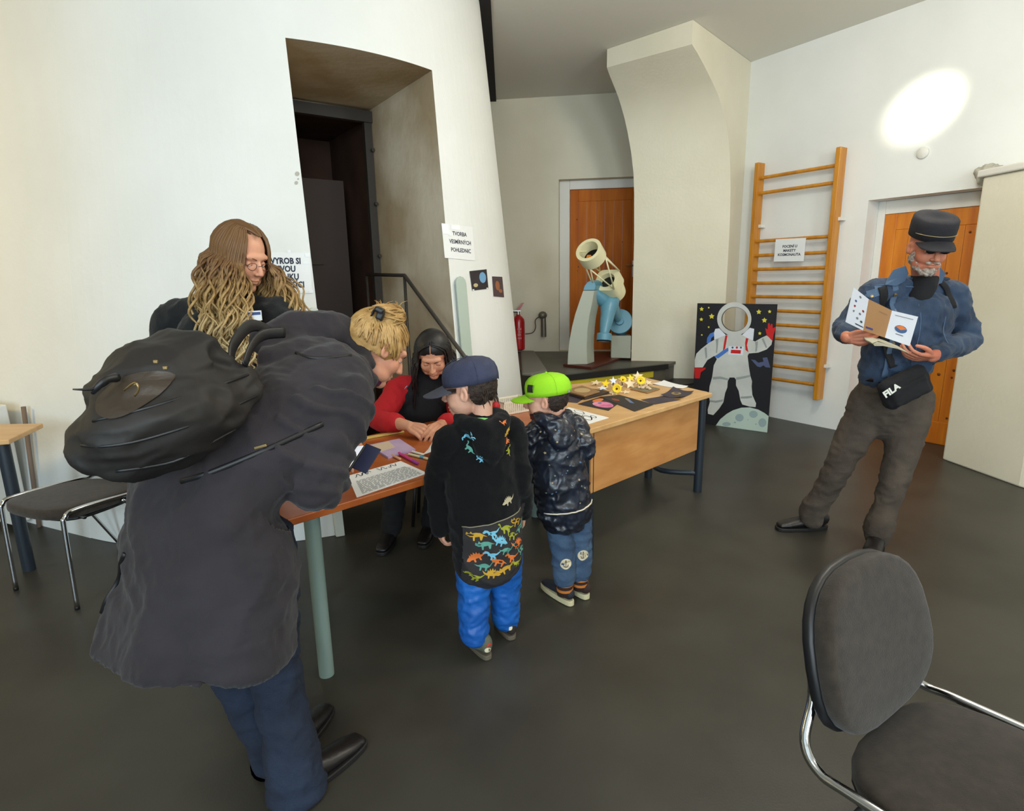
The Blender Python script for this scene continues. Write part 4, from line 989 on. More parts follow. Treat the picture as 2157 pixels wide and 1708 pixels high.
# glue bottle
gp = G(1046, 893, TZ); gb = thing('glue_bottle', 'yellow glue bottle with a red cap behind the boy in the blue cap', 'bottle', (gp.x, gp.y, TZ))
b = B(); b.lathe([(0, 0.001), (0.024, 0.001), (0.026, 0.01), (0.026, 0.075), (0.02, 0.088), (0, 0.088)], (gp.x, gp.y, TZ), seg=20); obj('body', b, mat('bottle_yellow', (230, 170, 30), 0.35), gb, smooth=True, sharp=50)
b = B(); b.lathe([(0.022, 0.088), (0.022, 0.105), (0.012, 0.122), (0, 0.124)], (gp.x, gp.y, TZ), seg=20); obj('cap', b, mat('cap_red', (190, 24, 30), 0.35), gb, smooth=True, sharp=50)
gp = G(1102, 903, TZ); b = B(); b.lathe([(0, 0.001), (0.009, 0.001), (0.0095, 0.018), (0.008, 0.021), (0, 0.021)], (gp.x, gp.y, TZ), seg=14); tag(obj('bottle_cap', b, WPL, smooth=True, sharp=50), 'small white cylindrical cap between the two boys', 'cap')
paper_on('paper_scrap', 'small light blue paper lying behind the blue-capped boy', ((1060, 882), (1085, 884), (1072, 893), (1050, 890)), mat('light_blue_paper', (130, 170, 190), 0.7), cat='paper')
# worksheet, booklet, pens on the brown table
c7 = lambda x, y: (680 + x / 6.569, 820 + y / 6.569)
r_, mp = paper_on('worksheet', 'large white printed worksheet lying at the near left of the brown table', (c7(345, 1200), c7(1080, 995), c7(1450, 1162), c7(470, 1497)), PAPER, z=TZ)
b = B()
for j in range(16):
    t0 = 0.36 + j * 0.038; x = 0.08
    while x < 0.93:
        l = random.uniform(0.02, 0.09); stroke(mp, [(x, t0), (min(x + l, 0.94), t0)], 0.008, 0.0017, b); x += l + 0.02
obj('printed_lines', b, INK_G, r_, kind='stuff')
b = B()
for a in (0.1, 0.22, 0.5, 0.7): stroke(mp, [(a + 0.16 * k_ / 12, 0.12 + 0.07 * math.sin(k_ * 0.9 + a * 9)) for k_ in range(13)], 0.007, 0.0018, b)
obj('sketch_lines', b, mat('pencil', (60, 60, 58), 0.8), r_, kind='stuff')
paper_on('booklet', 'lilac and beige booklet under the seated woman\'s hands', (c7(635, 790), c7(1060, 702), c7(1285, 850), c7(905, 960)), mat('lilac_print', (168, 146, 188), 0.6, col2=(190, 166, 196), nscale=9), th=0.008, cat='book',
         art=[([(0.02, 0.05), (0.62, 0.05), (0.55, 0.55), (0.02, 0.62)], mat('booklet_beige', (206, 184, 160), 0.7), 'beige_panel')])
def pen(label, a, c, col, r=0.0055, cap=None):
    A = on(*a) + V((0, 0, r + 0.0005)); C = on(*c) + V((0, 0, r + 0.0005)); root = thing('felt_pen', label, 'pen', A, 'felt pens on the brown table'); d = (C - A)
    b = B(); b.tube([A, A + d * 0.72], r, seg=10); obj('barrel', b, mat('pen_' + col[0], col[1], 0.4), root, smooth=True, sharp=50)
    b = B(); b.tube([A + d * 0.725, A + d * 0.97, C], [r * 1.08, r * 1.0, r * 0.6], seg=10); obj('cap', b, mat('pencap_' + (cap or col)[0], (cap or col)[1], 0.4), root, smooth=True, sharp=50)
pen('magenta felt pen with a violet cap beside the booklet', c7(1055, 905), c7(1320, 1050), ('magenta', (206, 40, 130)), 0.0065, ('violet', (150, 50, 150)))
pen('cream and light blue felt pen behind the magenta one', c7(1190, 915), c7(1415, 968), ('cream', (226, 222, 180)), 0.0055, ('sky', (86, 160, 190)))
pen('pale yellow felt pen nearest the boy in the dark jacket', c7(1370, 955), c7(1510, 1000), ('pale_yellow', (220, 214, 160)))
pen('orange pencil stub against the booklet edge', c7(960, 930), c7(1075, 985), ('apricot', (222, 160, 120)))
pen('white felt pen lying behind the blue-tipped one', c7(1240, 880), c7(1400, 925), ('white', (226, 224, 214)))
b = B(); a = on(*c7(520, 700)); c = on(*c7(1110, 590)); n_ = (c - a).normalized(); s_p = V((-n_.y, n_.x, 0)) * 0.014
b.slab([(a - s_p), (c - s_p), (c + s_p), (a + s_p)], TZ + 0.001, TZ + 0.008); tag(obj('wooden_ruler', b, mat('ruler_yellow', (206, 182, 100), 0.5), bevel=0.001), 'pale wooden ruler along the back edge of the brown table', 'ruler')
# ================================================================== figures: shared builders
SKIN = mat('skin', (214, 158, 128), 0.5, col2=(200, 138, 110), nscale=9, sss=0.12, spec=0.3)
SKIN_C = mat('skin_child', (222, 172, 146), 0.5, col2=(214, 156, 130), nscale=9, sss=0.12, spec=0.3)
SKIN_M = mat('skin_ruddy', (200, 132, 104), 0.5, col2=(184, 108, 84), nscale=8, sss=0.1, spec=0.3)
LIP = mat('lips', (178, 92, 84), 0.45)
EYEW = mat('eye_white', (226, 222, 216), 0.2); IRIS = mat('iris', (62, 56, 44), 0.15); LASH = mat('lash', (54, 36, 26), 0.7)
def head_parts(b, c, R, s=1.0, child=False, male=False):
    M = M4(R * s if False else R, c)
    def E(p, r, m_=None): b.ell(M @ (V(p) * s), [x * s for x in r], (R @ m_) if m_ else R, seg=22, rings=14)
    E((0, -0.018, 0.034), (0.076, 0.094, 0.088))
    E((0, 0.028, -0.02), (0.062, 0.058, 0.078))
    if child:
        E((0, 0.056, -0.074), (0.026, 0.026, 0.022)); E((0.032, 0.040, -0.038), (0.028, 0.032, 0.028)); E((-0.032, 0.040, -0.038), (0.028, 0.032, 0.028)); E((0.026, 0.020, -0.054), (0.026, 0.034, 0.020)); E((-0.026, 0.020, -0.054), (0.026, 0.034, 0.020))
    else:
        jw = 0.037 if male else 0.031
        E((0, 0.056, -0.093), (jw * 0.85, 0.026, 0.022)); E((0.034, 0.022, -0.07), (0.028, 0.045, 0.030)); E((-0.034, 0.022, -0.07), (0.028, 0.045, 0.030))
        E((0.032, 0.046, -0.028), (0.032, 0.032, 0.034)); E((-0.032, 0.046, -0.028), (0.032, 0.032, 0.034)); E((0, 0.052, -0.060), (0.036, 0.030, 0.034))
    E((0, 0.066, 0.030), (0.052, 0.020, 0.018))
    nz = 0.75 if child else (1.1 if male else 0.85)
    b.tube([M @ (V(q) * s) for q in [(0, 0.076, 0.022), (0, 0.088 + .004 * nz, 0.0), (0, 0.094 + 0.013 * nz, -0.024)]], [0.007 * s, 0.0085 * s, 0.0115 * s * nz], seg=12, round_=True)
    for x in (-1, 1): E((x * 0.011 * nz, 0.092, -0.029), (0.0085, 0.011, 0.0075))
    E((0, 0.079, -0.056), (0.022, 0.011, 0.0060)); E((0, 0.077, -0.067), (0.018, 0.011, 0.0065))
    for x in (-1, 1):
        mr = Matrix.Rotation(x * 0.35, 3, 'Z')
        E((x * 0.080, -0.012, -0.002), (0.007, 0.018, 0.031), mr); E((x * 0.074, -0.004, -0.012), (0.010, 0.014, 0.02), mr)
def head_post(me, c, R, s=1.0):
    Ri = R.transposed(); c = V(c)
    def fn(co, n):
        p = Ri @ (co - c) / s
        d = 0.0
        for x in (-0.031, 0.031):
            q = ((p.x - x) / 0.016) ** 2 + ((p.z - 0.004) / 0.010) ** 2
            if q < 6 and p.y > 0.03: d -= 0.0075 * math.exp(-q)
        if p.y > 0.05:
            q = ((p.x) / 0.028) ** 2 + ((p.z + 0.0615) / 0.0022) ** 2
            if q < 6: d -= 0.004 * math.exp(-q)
        if abs(p.x) > 0.07:
            q = ((p.y + 0.006) / 0.009) ** 2 + ((p.z + 0.002) / 0.014) ** 2
            if q < 6: d -= 0.008 * math.exp(-q)
        return d * s if d else None
    displace(me, fn)
    def mm(co):
        p = Ri @ (co - c) / s
        return 1 if (p.y > 0.075 and -0.0735 < p.z < -0.051 and abs(p.x) < 0.024 and abs(p.z + 0.0615) < 0.011 * (1 - (p.x / 0.026) ** 2)) else 0
    setmat(me, mm)
def eyes(root, body, c, R, s=1.0, lid=0.5, brow=None):
    M = M4(R, c); P = lambda q: M @ (V(q) * s)
    for x in (-1, 1):
        b = B(); e0 = V((x * 0.031, 0.0645, 0.003)); b.ell(P(e0), 0.0118 * s, seg=16, rings=10, mi=0)
        look = (V((0, 1, -0.25 - lid))).normalized(); b.lathe([(0.0, 0.0126 * s), (0.005 * s, 0.0122 * s), (0.0052 * s, 0.011 * s)], P(e0), axis=R @ look, seg=14, mi=1)
        obj('eye', b, [EYEW, IRIS], root, smooth=True)
        lb = B(); cut_ = 0.0035 - 0.0085 * lid
        lb.ell(P(e0 + V((0, 0.0003, 0.0002))), 0.0128 * s, R, seg=20, rings=14); Ri_ = R.transposed(); keep_ = [f for f in lb.f if (Ri_ @ ((lb.v[f[0]] + lb.v[f[2 % len(f)]]) / 2 - P(e0))).z / s > cut_ or (Ri_ @ ((lb.v[f[0]] + lb.v[f[2 % len(f)]]) / 2 - P(e0))).z / s < -0.0065]
        lb.f = keep_; lb.m = [0] * len(keep_); obj('eyelid', lb, SKIN_C if s < 0.985 and s != 0.98 or False else SKIN, root, smooth=True)
        b = B(); b.tube([P(e0 + V((0, 0, cut_ + 0.0015)) + V((a * 0.0135, 0.0115 * math.sqrt(max(0, 1 - a * a * 0.6)), 0.003 * math.sqrt(max(0, 1 - a * a)) - 0.003))) for a in (-1, -0.5, 0, 0.5, 1)], [0.0006 * s, 0.0012 * s, 0.0014 * s, 0.0012 * s, 0.0006 * s], seg=6); obj('eyelashes', b, LASH, root, smooth=True)
        b = B(); b.tube([P(V((x * (0.014 + a * 0.034), 0.0845 - a * a * 0.018, 0.023 + 0.006 * math.sin(a * PI * 0.8)))) for a in (0, 0.33, 0.66, 1)], [0.002 * s, 0.0026 * s, 0.002 * s, 0.001 * s], seg=6); obj('eyebrow', b, brow or LASH, root, smooth=True)
def hand_parts(wrist, elbow, fdir, back, thumb_side, s=1.0, curl=(0.5, 0.5, 0.5, 0.5), tcurl=0.3, spread=1.0, cup=0.0):
    """fdir: direction of the fingers; back: normal of the back of the hand; thumb_side +1/-1 along x=fdir x back"""
    y = V(fdir).normalized(); z = V(back); z = (z - y * z.dot(y)).normalized(); x = y.cross(z) * thumb_side
    W = V(wrist); b = B(); P = lambda q: W + (x * q[0] + y * q[1] + z * q[2]) * s
    if elbow is not None:
        e = V(elbow); b.tube([W + (e - W) * 0.45, W + (e - W) * 0.2, W, P((0, 0.02, 0))], [0.036 * s, 0.031 * s, (0.028 * s, 0.021 * s), (0.032 * s, 0.017 * s)], seg=14, side=x)
    xs_ = (0.030, 0.010, -0.010, -0.029); lens = ((0.040, 0.025, 0.020), (0.045, 0.028, 0.021), (0.041, 0.026, 0.020), (0.032, 0.020, 0.018)); base = (0.088, 0.092, 0.088, 0.080)
    for i in range(4):
        xx = xs_[i] * spread; b.tube([P((xx * 0.6, 0.015, 0)), P((xx * 0.95, base[i] * 0.6, 0.002)), P((xx, base[i], 0.0))], [(0.014 * s, 0.013 * s), (0.0125 * s, 0.012 * s), (0.0105 * s, 0.0100 * s)], seg=10, side=x)
        a = curl[i] * 0.7; p = V((xx, base[i] - 0.004, 0)); pts = [P(p)]
        for k_, L in enumerate(lens[i]):
            p = p + V((xx * 0.12 * L / 0.04, math.cos(a) * L, -math.sin(a) * L)); pts.append(P(p)); a += curl[i] * (1.1 if k_ == 0 else 0.7)
        b.tube(pts, [0.0095 * s, 0.0088 * s, 0.0080 * s, 0.0066 * s], seg=10, round_=True, sub=2)
    t0 = V((0.020, 0.022, -0.006)); a = tcurl
    pts = [t0, t0 + V((0.024, 0.028, -0.010)), t0 + V((0.034 - 0.010 * a, 0.058, -0.014 - 0.018 * a)), t0 + V((0.034 - 0.028 * a, 0.082, -0.016 - 0.034 * a))]
    b.tube([P(q) for q in pts], [0.015 * s, 0.0125 * s, 0.0105 * s, 0.0080 * s], seg=10, round_=True, sub=2)
    return b
def body_join(name, root, pieces, mats_):
    b = B()
    for p in pieces: b.join(p if isinstance(p, B) else mesh2b(p))
    return obj(name, mesh_only(b, name), mats_, root, smooth=True)
def mesh_only(b, name): return b.mesh(name)
def cloth(name, root, b, m_, vox=0.009, fo=None, sm=3, label=None, mats_=None):
    me = fuse(b, vox, sm)
    for f in (fo or []): displace(me, f)
    return obj(name, me, mats_ or m_, root, smooth=True, label=label)
def lim(p, q, t): return V(p) * (1 - t) + V(q) * t
def shoe(root, heel, toe, w_, h, upper, sole, ank, name='shoe', s=1.0, extra=None, solet=0.022):
    heel = V(heel); toe = V(toe); d = (toe - heel); L = d.length; d.normalize(); x = V((d.y, -d.x, 0)); z = V((0, 0, 1))
    P = lambda a, q, c_: heel + d * (L * a) + x * q + z * c_
    outl_ = []
    for i in range(28):
        t = 2 * PI * i / 28; a = 0.5 - 0.5 * math.cos(t); wd = w_ / 2 * (0.74 + 0.30 * a) * abs(math.sin(t)) ** 0.55 * (1 if math.sin(t) > 0 else -1)
        outl_.append((a, wd))
    b = B(); vs = [P(a, q, 0.002) for a, q in outl_] + [P(a, q * 1.04, solet) for a, q in outl_]; n = 28
    b.add(vs, [tuple(range(n)), tuple(range(2 * n - 1, n - 1, -1))] + [(i, (i + 1) % n, n + (i + 1) % n, n + i) for i in range(n)])
    b2 = B(); hh = h
    b2.tube([P(0.10, 0, solet + hh * .50), P(0.3, 0, solet + hh * 0.46), P(0.55, 0, solet + hh * 0.30), P(0.78, 0, solet + hh * 0.20), P(0.93, 0, solet + hh * 0.12)],
            [(w_ * 0.36, hh * 0.5), (w_ * 0.40, hh * 0.48), (w_ * 0.45, hh * 0.34), (w_ * 0.46, hh * 0.25), (w_ * 0.36, hh * 0.16)], side=x, seg=18, round_=True)
    b2.tube([P(0.22, 0, solet + hh * 0.3), P(0.22, 0, solet + hh) if ank is None else V(ank)], [(w_ * 0.38, w_ * 0.5), (w_ * 0.36, w_ * 0.42)], side=x, seg=18)
    for v in b2.v: v.z = max(v.z, solet * 0.7)
    up_ = obj(name, fuse(b2, 0.005, 3), upper, root, smooth=True)
    so = obj('sole', b, sole, None, bevel=0.003); so.parent = up_
    return up_, P
def hairstrand(b, pts, r, sub_=2, seg=5, mi=0): b.tube(pts, [r * (0.6 + 0.4 * math.sin(PI * min(1, (i + 0.6) / len(pts)))) if i < len(pts) - 1 else r * 0.15 for i in range(len(pts))], seg=seg, mi=mi, sub=sub_)
# ================================================================== man in the denim jacket
DENIM = mat('denim', (46, 66, 92), 0.85, col2=(30, 46, 68), nscale=7, bump=0.3, bscale=220, detail=6, sheen=0.1)
DENIM_L = mat('denim_pale', (72, 94, 120), 0.85, bump=0.2, bscale=200)
CORD = mat('brown_cord', (82, 72, 62), 0.95, col2=(66, 57, 49), nscale=8, bump=0.3, bscale=160)
BLKC = mat('black_cloth', (18, 18, 21), 0.9, bump=0.15, bscale=160)
BLKL = mat('black_leather', (24, 20, 20), 0.4, bump=0.1, bscale=60)
BEARD = mat('grey_beard', (196, 186, 174), 0.9, col2=(120, 104, 92), nscale=60, bump=0.5, bscale=140)
STEELB = mat('button_metal', (176, 150, 100), 0.35, metal=0.9)
man = thing('person', 'man in a blue denim jacket and black cap reading a leaflet by the right door', 'person', (1.88, 3.1, 0))
hp = J(1956, 523, 2.92)
hf = V((-0.17, -0.90, -0.30)).normalized(); hR = frame(hf, (0.04, 0, 1))
hs = 1.0
nk = J(1950, 585, 3.02); shr = J(1840, 618, 3.02); shl = J(2008, 622, 3.04); chest = J(1925, 660, 3.03); waist = J(1885, 770, 3.06); pelv = J(1878, 830, 3.08)
elr = J(1782, 690, 3.05); wrr = J(1784, 712, 2.86); ell = J(2040, 715, 3.0); wrl = J(1962, 752, 2.80)
hipr = J(1835, 850, 3.12); kner = J(1765, 985, 3.12); ankr = J(1712, 1082, 3.22)
hipl = J(1922, 855, 3.08); knel = J(1888, 995, 2.98); ankl = J(1850, 1118, 2.97)
hb_ = B(); head_parts(hb_, hp, hR, hs, male=True); hb_.tube([nk + V((0, 0.03, -0.06)), nk + V((0, 0.0, 0.0)), hp + hR @ V((0, -0.03, -0.03))], [(0.075, 0.07), (0.062, 0.062), (0.058, 0.06)], seg=18, round_=True)
hm = fuse(hb_, 0.0038, 3); head_post(hm, hp, hR, hs)
side = (shl - shr).normalized()
tb_ = B()
tb_.tube([pelv, waist, chest, lim(shr, shl, .5) + V((0, 0.02, -0.02))], [(0.13, 0.09), (0.13, 0.09), (0.12, 0.08), (0.08, 0.05)], side=side, seg=18, round_=True)
tb_.tube([shr, elr, wrr], [0.05, 0.042, 0.03], seg=12, round_=True); tb_.tube([shl, ell, wrl], [0.05, 0.042, 0.03], seg=12, round_=True)
tb_.tube([hipr, kner, ankr], [0.08, 0.055, 0.04], seg=12, round_=True); tb_.tube([hipl, knel, ankl], [0.08, 0.055, 0.04], seg=12, round_=True)
core = fuse(tb_, 0.016, 1)
# right hand (image left) pinches the left edge of the leaflet
h1 = fuse(hand_parts(wrr, elr, V((0.72, -0.55, 0.12)), V((-0.35, -0.75, -0.25)), 1, 1.0, curl=(0.9, 0.95, 1.0, 1.05), tcurl=0.8), 0.0028, 2)
h2 = fuse(hand_parts(wrl, ell, V((-0.93, -0.10, 0.06)), V((-0.15, -0.45, -0.85)), 1, 1.0, curl=(0.5, 0.5, 0.55, 0.6), tcurl=0.5), 0.0028, 2)
body_join('body', man, [hm, core, h1, h2], [SKIN_M, LIP])
eyes(man, None, hp, hR, hs, lid=0.9)
# beard, moustache, hair
M_h = M4(hR, hp)
bb_ = B()
for p, r in (((0, 0.052, -0.098), (0.040, 0.034, 0.024)), ((0.040, 0.028, -0.072), (0.020, 0.036, 0.030)), ((-0.040, 0.028, -0.072), (0.020, 0.036, 0.030)), ((0.06, 0.0, -0.045), (0.014, 0.024, 0.035)), ((-0.06, 0.0, -0.045), (0.014, 0.024, 0.035)), ((0, 0.070, -0.086), (0.028, 0.018, 0.013)), ((0.018, 0.084, -0.047), (0.016, 0.009, 0.007)), ((-0.018, 0.084, -0.047), (0.016, 0.009, 0.007))): bb_.ell(M_h @ V(p), r, hR)
me = fuse(bb_, 0.0035, 2); displace(me, lambda co, n: 0.003 * noise.noise(co * 110) + 0.002 * noise.noise(co * 220)); obj('beard', me, BEARD, man, smooth=True)
# cap
def cap_parts(root, c, R, s, m_crown, m_peak, kind='ball', tiltp=0.0, peak_dir=1, Lp=0.075):
    M = M4(R, c); P = lambda q: M @ (V(q) * s); b = B()
    N = 30; vs = []; lv_ = [(0.0, 1.0), (0.018, 1.015), (0.038, 1.0), (0.058, 0.93), (0.074, 0.78), (0.084, 0.56), (0.089, 0.3), (0.091, 0.05)] if kind == 'ball' else [(0.0, 1.0), (0.03, 1.02), (0.055, 1.03), (0.078, 1.0), (0.086, 0.92), (0.089, 0.6), (0.090, 0.05)]
    z0_ = 0.030
    for h, f in lv_:
        for i in range(N):
            g = 2 * PI * i / N; vs.append(P((0.084 * f * math.cos(g), -0.016 + 0.102 * f * math.sin(g), z0_ + h - 0.10 * tiltp * math.sin(g) * 0.3)))
    m__ = len(lv_); fs = [(i * N + k_, i * N + (k_ + 1) % N, (i + 1) * N + (k_ + 1) % N, (i + 1) * N + k_) for i in range(m__ - 1) for k_ in range(N)] + [tuple(range((m__ - 1) * N, m__ * N))]
    inner = [v.lerp(P((0, -0.016, z0_)), 0.035) for v in vs]; o = len(vs); fs2 = [tuple(k_ + o for k_ in f[::-1]) for f in fs]; rim = [((k_ + 1) % N, k_, k_ + o, (k_ + 1) % N + o) for k_ in range(N)]
    b.add(vs + inner, fs + fs2 + rim); crown = obj('cap', b, m_crown, root, smooth=True)
    # seams
    if kind == 'ball':
        sb = B()
        for k_ in range(6):
            g = PI / 6 + k_ * PI / 3; pts = []
            for h, f in lv_: pts.append(P((0.085 * f * math.cos(g), -0.016 + 0.103 * f * math.sin(g), z0_ + h + 0.0007)))
            sb_ = B(); sb_.tube(pts, 0.0012 * s, seg=5); q_ = obj('seam', sb_, m_crown, None, smooth=True); q_.parent = crown
        sb = B(); sb.ell(P((0, -0.016, z0_ + 0.092)), 0.006 * s, seg=10, rings=6); q_ = obj('button', sb, m_crown, None, smooth=True); q_.parent = crown
    # peak
    pv = []; n1, n2 = 16, 5; pk = B()
    for j in range(n2 + 1):
        t = j / n2
        for i in range(n1 + 1):
            a = -1 + 2 * i / n1; g = PI / 2 + a * 1.05
            x0, y0 = 0.085 * math.cos(g), -0.016 + 0.102 * math.sin(g)
            y1 = y0 + Lp * math.sqrt(max(0.0, 1 - abs(a) ** 2.4)) * t; x1 = x0 * (1 + 0.03 * t)
            pv.append(P((x1, y1, z0_ + 0.004 - 0.30 * x1 * x1 / 0.09 - (y1 - y0) * (0.22 + tiltp))))
    nn = len(pv); up = (P((0, 0, 1)) - P((0, 0, 0))).normalized() * 0.0035 * s
    f = [(j * (n1 + 1) + i, j * (n1 + 1) + i + 1, (j + 1) * (n1 + 1) + i + 1, (j + 1) * (n1 + 1) + i) for j in range(n2) for i in range(n1)]
    ed = [(n2 * (n1 + 1) + i, n2 * (n1 + 1) + i + 1, n2 * (n1 + 1) + i + 1 + nn, n2 * (n1 + 1) + i + nn) for i in range(n1)]
    pk.add(pv + [v - up for v in pv], f + [tuple(k_ + nn for k_ in q[::-1]) for q in f] + ed); p_ = obj('peak', pk, m_peak, None, smooth=True, sharp=50); p_.parent = crown
    return crown, P, z0_
GREYB = mat('faded_black', (34, 34, 40), 0.85, col2=(24, 24, 30), nscale=12, bump=0.2, bscale=200)
crown, Pc, z0_ = cap_parts(man, hp + hR @ V((0, 0.0, 0.022)), hR, 1.10, GREYB, GREYB, kind='army', tiltp=0.25, Lp=0.058)
b = B(); b.tube([Pc((0.088 * math.cos(g), -0.016 + 0.107 * math.sin(g), z0_ + 0.022)) for g in [PI * 0.12 + PI * 0.76 * i / 14 for i in range(15)]], 0.0022, seg=6)
q_ = obj('cap_cord', b, mat('cord_brass', (150, 134, 100), 0.4, metal=0.5), None, smooth=True); q_.parent = crown
# sunglasses pushed under the peak
b = B()
for x in (-1, 1): b.ell(M_h @ V((x * 0.030, 0.098, 0.016)), (0.027, 0.006, 0.017), hR, seg=16, rings=8)
b.tube([M_h @ V(q) for q in ((-0.01, 0.102, 0.02), (0.01, 0.102, 0.02))], 0.003, seg=6)
obj('sunglasses', fuse(b, 0.003, 1), mat('dark_lens', (12, 12, 14), 0.1, spec=0.8), man, smooth=True)
# trousers
b = B()
b.tube([lim(waist, pelv, 0.35), pelv, lim(hipr, hipl, .5) + V((0, 0, -0.07))], [(0.165, 0.125), (0.172, 0.135), (0.155, 0.125)], side=side, seg=22, round_=True)
for hip, kn, an in ((hipr, kner, ankr), (hipl, knel, ankl)):
    b.tube([hip + V((0, 0, 0.03)), lim(hip, kn, 0.5), kn, lim(kn, an, 0.55), an + V((0, 0, 0.03)), an + V((0, 0, -0.025))], [0.104, 0.092, 0.074, 0.068, 0.074, 0.066], seg=20, sub=4, round_=True)
cloth('trousers', man, b, CORD, 0.009, [fold(0.007, (6, 6, 10), 2), fold(0.004, (16, 16, 26), 9)])
SOLE = mat('dark_sole', (26, 24, 24), 0.6)
shoe(man, G(1742, 1112), G(1634, 1116), 0.10, 0.085, BLKL, SOLE, ankr)
shoe(man, G(1858, 1158) + V((0.02, 0.06, 0)), G(1830, 1185), 0.10, 0.11, BLKL, SOLE, ankl)
# black t-shirt, jacket
b = B(); b.tube([nk + V((-0.055, -0.035, -0.10)), nk + V((-0.035, -0.030, -0.045)), nk + V((-0.01, -0.008, 0.0))], [(0.05, 0.07), (0.062, 0.070), (0.062, 0.062)], side=side, seg=20, round_=True)
cloth('tshirt', man, b, BLKC, 0.008)
b = B()
top = lim(shr, shl, .5)
b.tube([lim(waist, pelv, 0.30), waist, lim(waist, chest, .55), chest, lim(chest, top, .6), top + V((0.0, 0, 0.0))], [(0.170, 0.125), (0.178, 0.14), (0.192, 0.15), (0.20, 0.145), (0.175, 0.12), (0.09, 0.07)], side=side, seg=26, sub=3, round_=True)
for sh, el, wr, f_ in ((shr, elr, wrr, 0.60), (shl, ell, wrl, 0.70)):
    b.tube([sh + (top - sh) * 0.72 + V((0, 0, 0.035)), sh + (top - sh) * 0.35 + V((0, 0, 0.018)), sh, lim(sh, el, 0.5), el, lim(el, wr, 0.45), lim(el, wr, f_ + .12)], [0.055, 0.062, 0.068, 0.065, 0.060, 0.054, 0.046], seg=20, sub=3, round_=True)
jk = cloth('denim_jacket', man, b, DENIM, 0.0085, [fold(0.010, (7, 7, 12), 5), fold(0.006, (20, 20, 14), 1)])
bv = bvh_of(jk)
def detail(name, parent, bv, poly, u, v, y, size, m_, X=(1, 0, 0), Y=(0, 0, 1), off=0.002, sub_=2, rng=0.2, b=None):
    r = decal(bv, poly, J(u, v, y), X, Y, size, off, b=None, sub_=sub_, rng=rng)
    q = obj(name, r, m_, None, smooth=False); q.parent = parent; return q
def ribbon(bv, px_, y, w_, X, Y, m_, name, parent, off=0.003, rng=0.25):
    """a strap or seam laid on the surface through picture points"""
    pts = [J(u, v, y) for u, v in px_]; N = V(X).cross(V(Y)).normalized()
    dense = []
    for a, c in zip(pts[:-1], pts[1:]):
        for k_ in range(6): dense.append(a.lerp(c, k_ / 6))
    dense.append(pts[-1]); C_ = []
    for p in dense:
        h = bv.ray_cast(p + N * rng, -N, rng * 2.2)
        if h[0] is not None: C_.append(h[0] + N * off)
    for _ in range(3): C_ = [C_[0]] + [(C_[i - 1] + C_[i] * 2 + C_[i + 1]) / 4 for i in range(1, len(C_) - 1)] + [C_[-1]] if len(C_) > 2 else C_
    b = B(); sd_ = []
    for i in range(len(C_)):
        d = (C_[min(i + 1, len(C_) - 1)] - C_[max(i - 1, 0)]).normalized(); sd_.append(d.cross(N))
    b.tube(C_, (w_ / 2, min(w_ * 0.25, 0.004)), seg=8, side=sd_); q = obj(name, b, m_, None, smooth=True); q.parent = parent; return q
XM, YM = side, V((0, 0, 1))
ribbon(bv, [(1906, 600), (1900, 650), (1893, 700), (1885, 760), (1880, 800)], 2.9, 0.035, XM, YM, DENIM_L, 'button_placket', jk)
for v in (622, 655, 690, 725): 
    c_ = decal(bv, circ(1, 10), J(1901 - (v - 622) * 0.1, v, 2.9), XM, YM, 0.008, 0.007); q_ = obj('button', c_, STEELB, None); q_.parent = jk
pk_ = [(-1, 1), (1, 1), (1, 0.1), (0, -0.35), (-1, 0.1)]
detail('pocket_flap', jk, bv, pk_, 1968, 618, 2.9, 0.05, DENIM_L, XM, YM, 0.005); detail('pocket_flap', jk, bv, pk_, 1852, 622, 2.9, 0.045, DENIM_L, XM, YM, 0.005)
for u in (1968, 1852): 
    c_ = decal(bv, circ(1, 10), J(u, 624, 2.9), XM, YM, 0.006, 0.009); q_ = obj('button', c_, STEELB, None); q_.parent = jk
for pts in ([(1940, 640), (1934, 700), (1925, 770)], [(1995, 640), (1985, 700), (1975, 770)], [(1860, 640), (1858, 720), (1852, 780)], [(1820, 606), (1880, 600)], [(1930, 604), (2000, 608)]):
    ribbon(bv, pts, 2.9, 0.005, XM, YM, DENIM_L, 'seam', jk, 0.0025)
# collar wings: lie on the jacket, their tops stand against the neck
for pts in ([(1908, 560), (1884, 568), (1868, 592), (1866, 600), (1888, 602), (1906, 592), (1914, 576)], [(1958, 566), (1978, 560), (1992, 576), (1984, 596), (1972, 600), (1950, 586)]):
    P_ = []
    for u_, v_ in pts:
        p = J(u_, v_, 2.6); h = bv.ray_cast(p, ray(u_, v_).normalized(), 1.0)
        y_ = min(h[0].y - 0.012 if h[0] is not None else 9, nk.y - 0.06) if v_ < 580 else (h[0].y - 0.012 if h[0] is not None else nk.y - 0.09)
        P_.append(J(u_, v_, y_))
    cen = sum(P_, V((0, 0, 0))) / len(P_) + V((0, -0.006, 0)); b = B(); n_ = len(P_); vs = P_ + [cen] + [p + V((0, 0.007, 0)) for p in P_] + [cen + V((0, 0.007, 0))]
    b.add(vs, [(i, (i + 1) % n_, n_) for i in range(n_)] + [((i + 1) % n_ + n_ + 1, i + n_ + 1, 2 * n_ + 1) for i in range(n_)] + [(i, (i + 1) % n_, (i + 1) % n_ + n_ + 1, i + n_ + 1) for i in range(n_)])
    q_ = obj('collar', b, DENIM_L, None, smooth=True, sharp=40); q_.parent = jk
b = B(); b.tube([nk + V((0, 0, 0)) + V((0.085 * math.cos(g), 0.08 * math.sin(g), -0.005 + 0.01 * math.sin(g))) for g in [-0.3 + (PI + 0.6) * i / 12 for i in range(13)]], (0.010, 0.026), side=V((0, 0, 1)), seg=10)
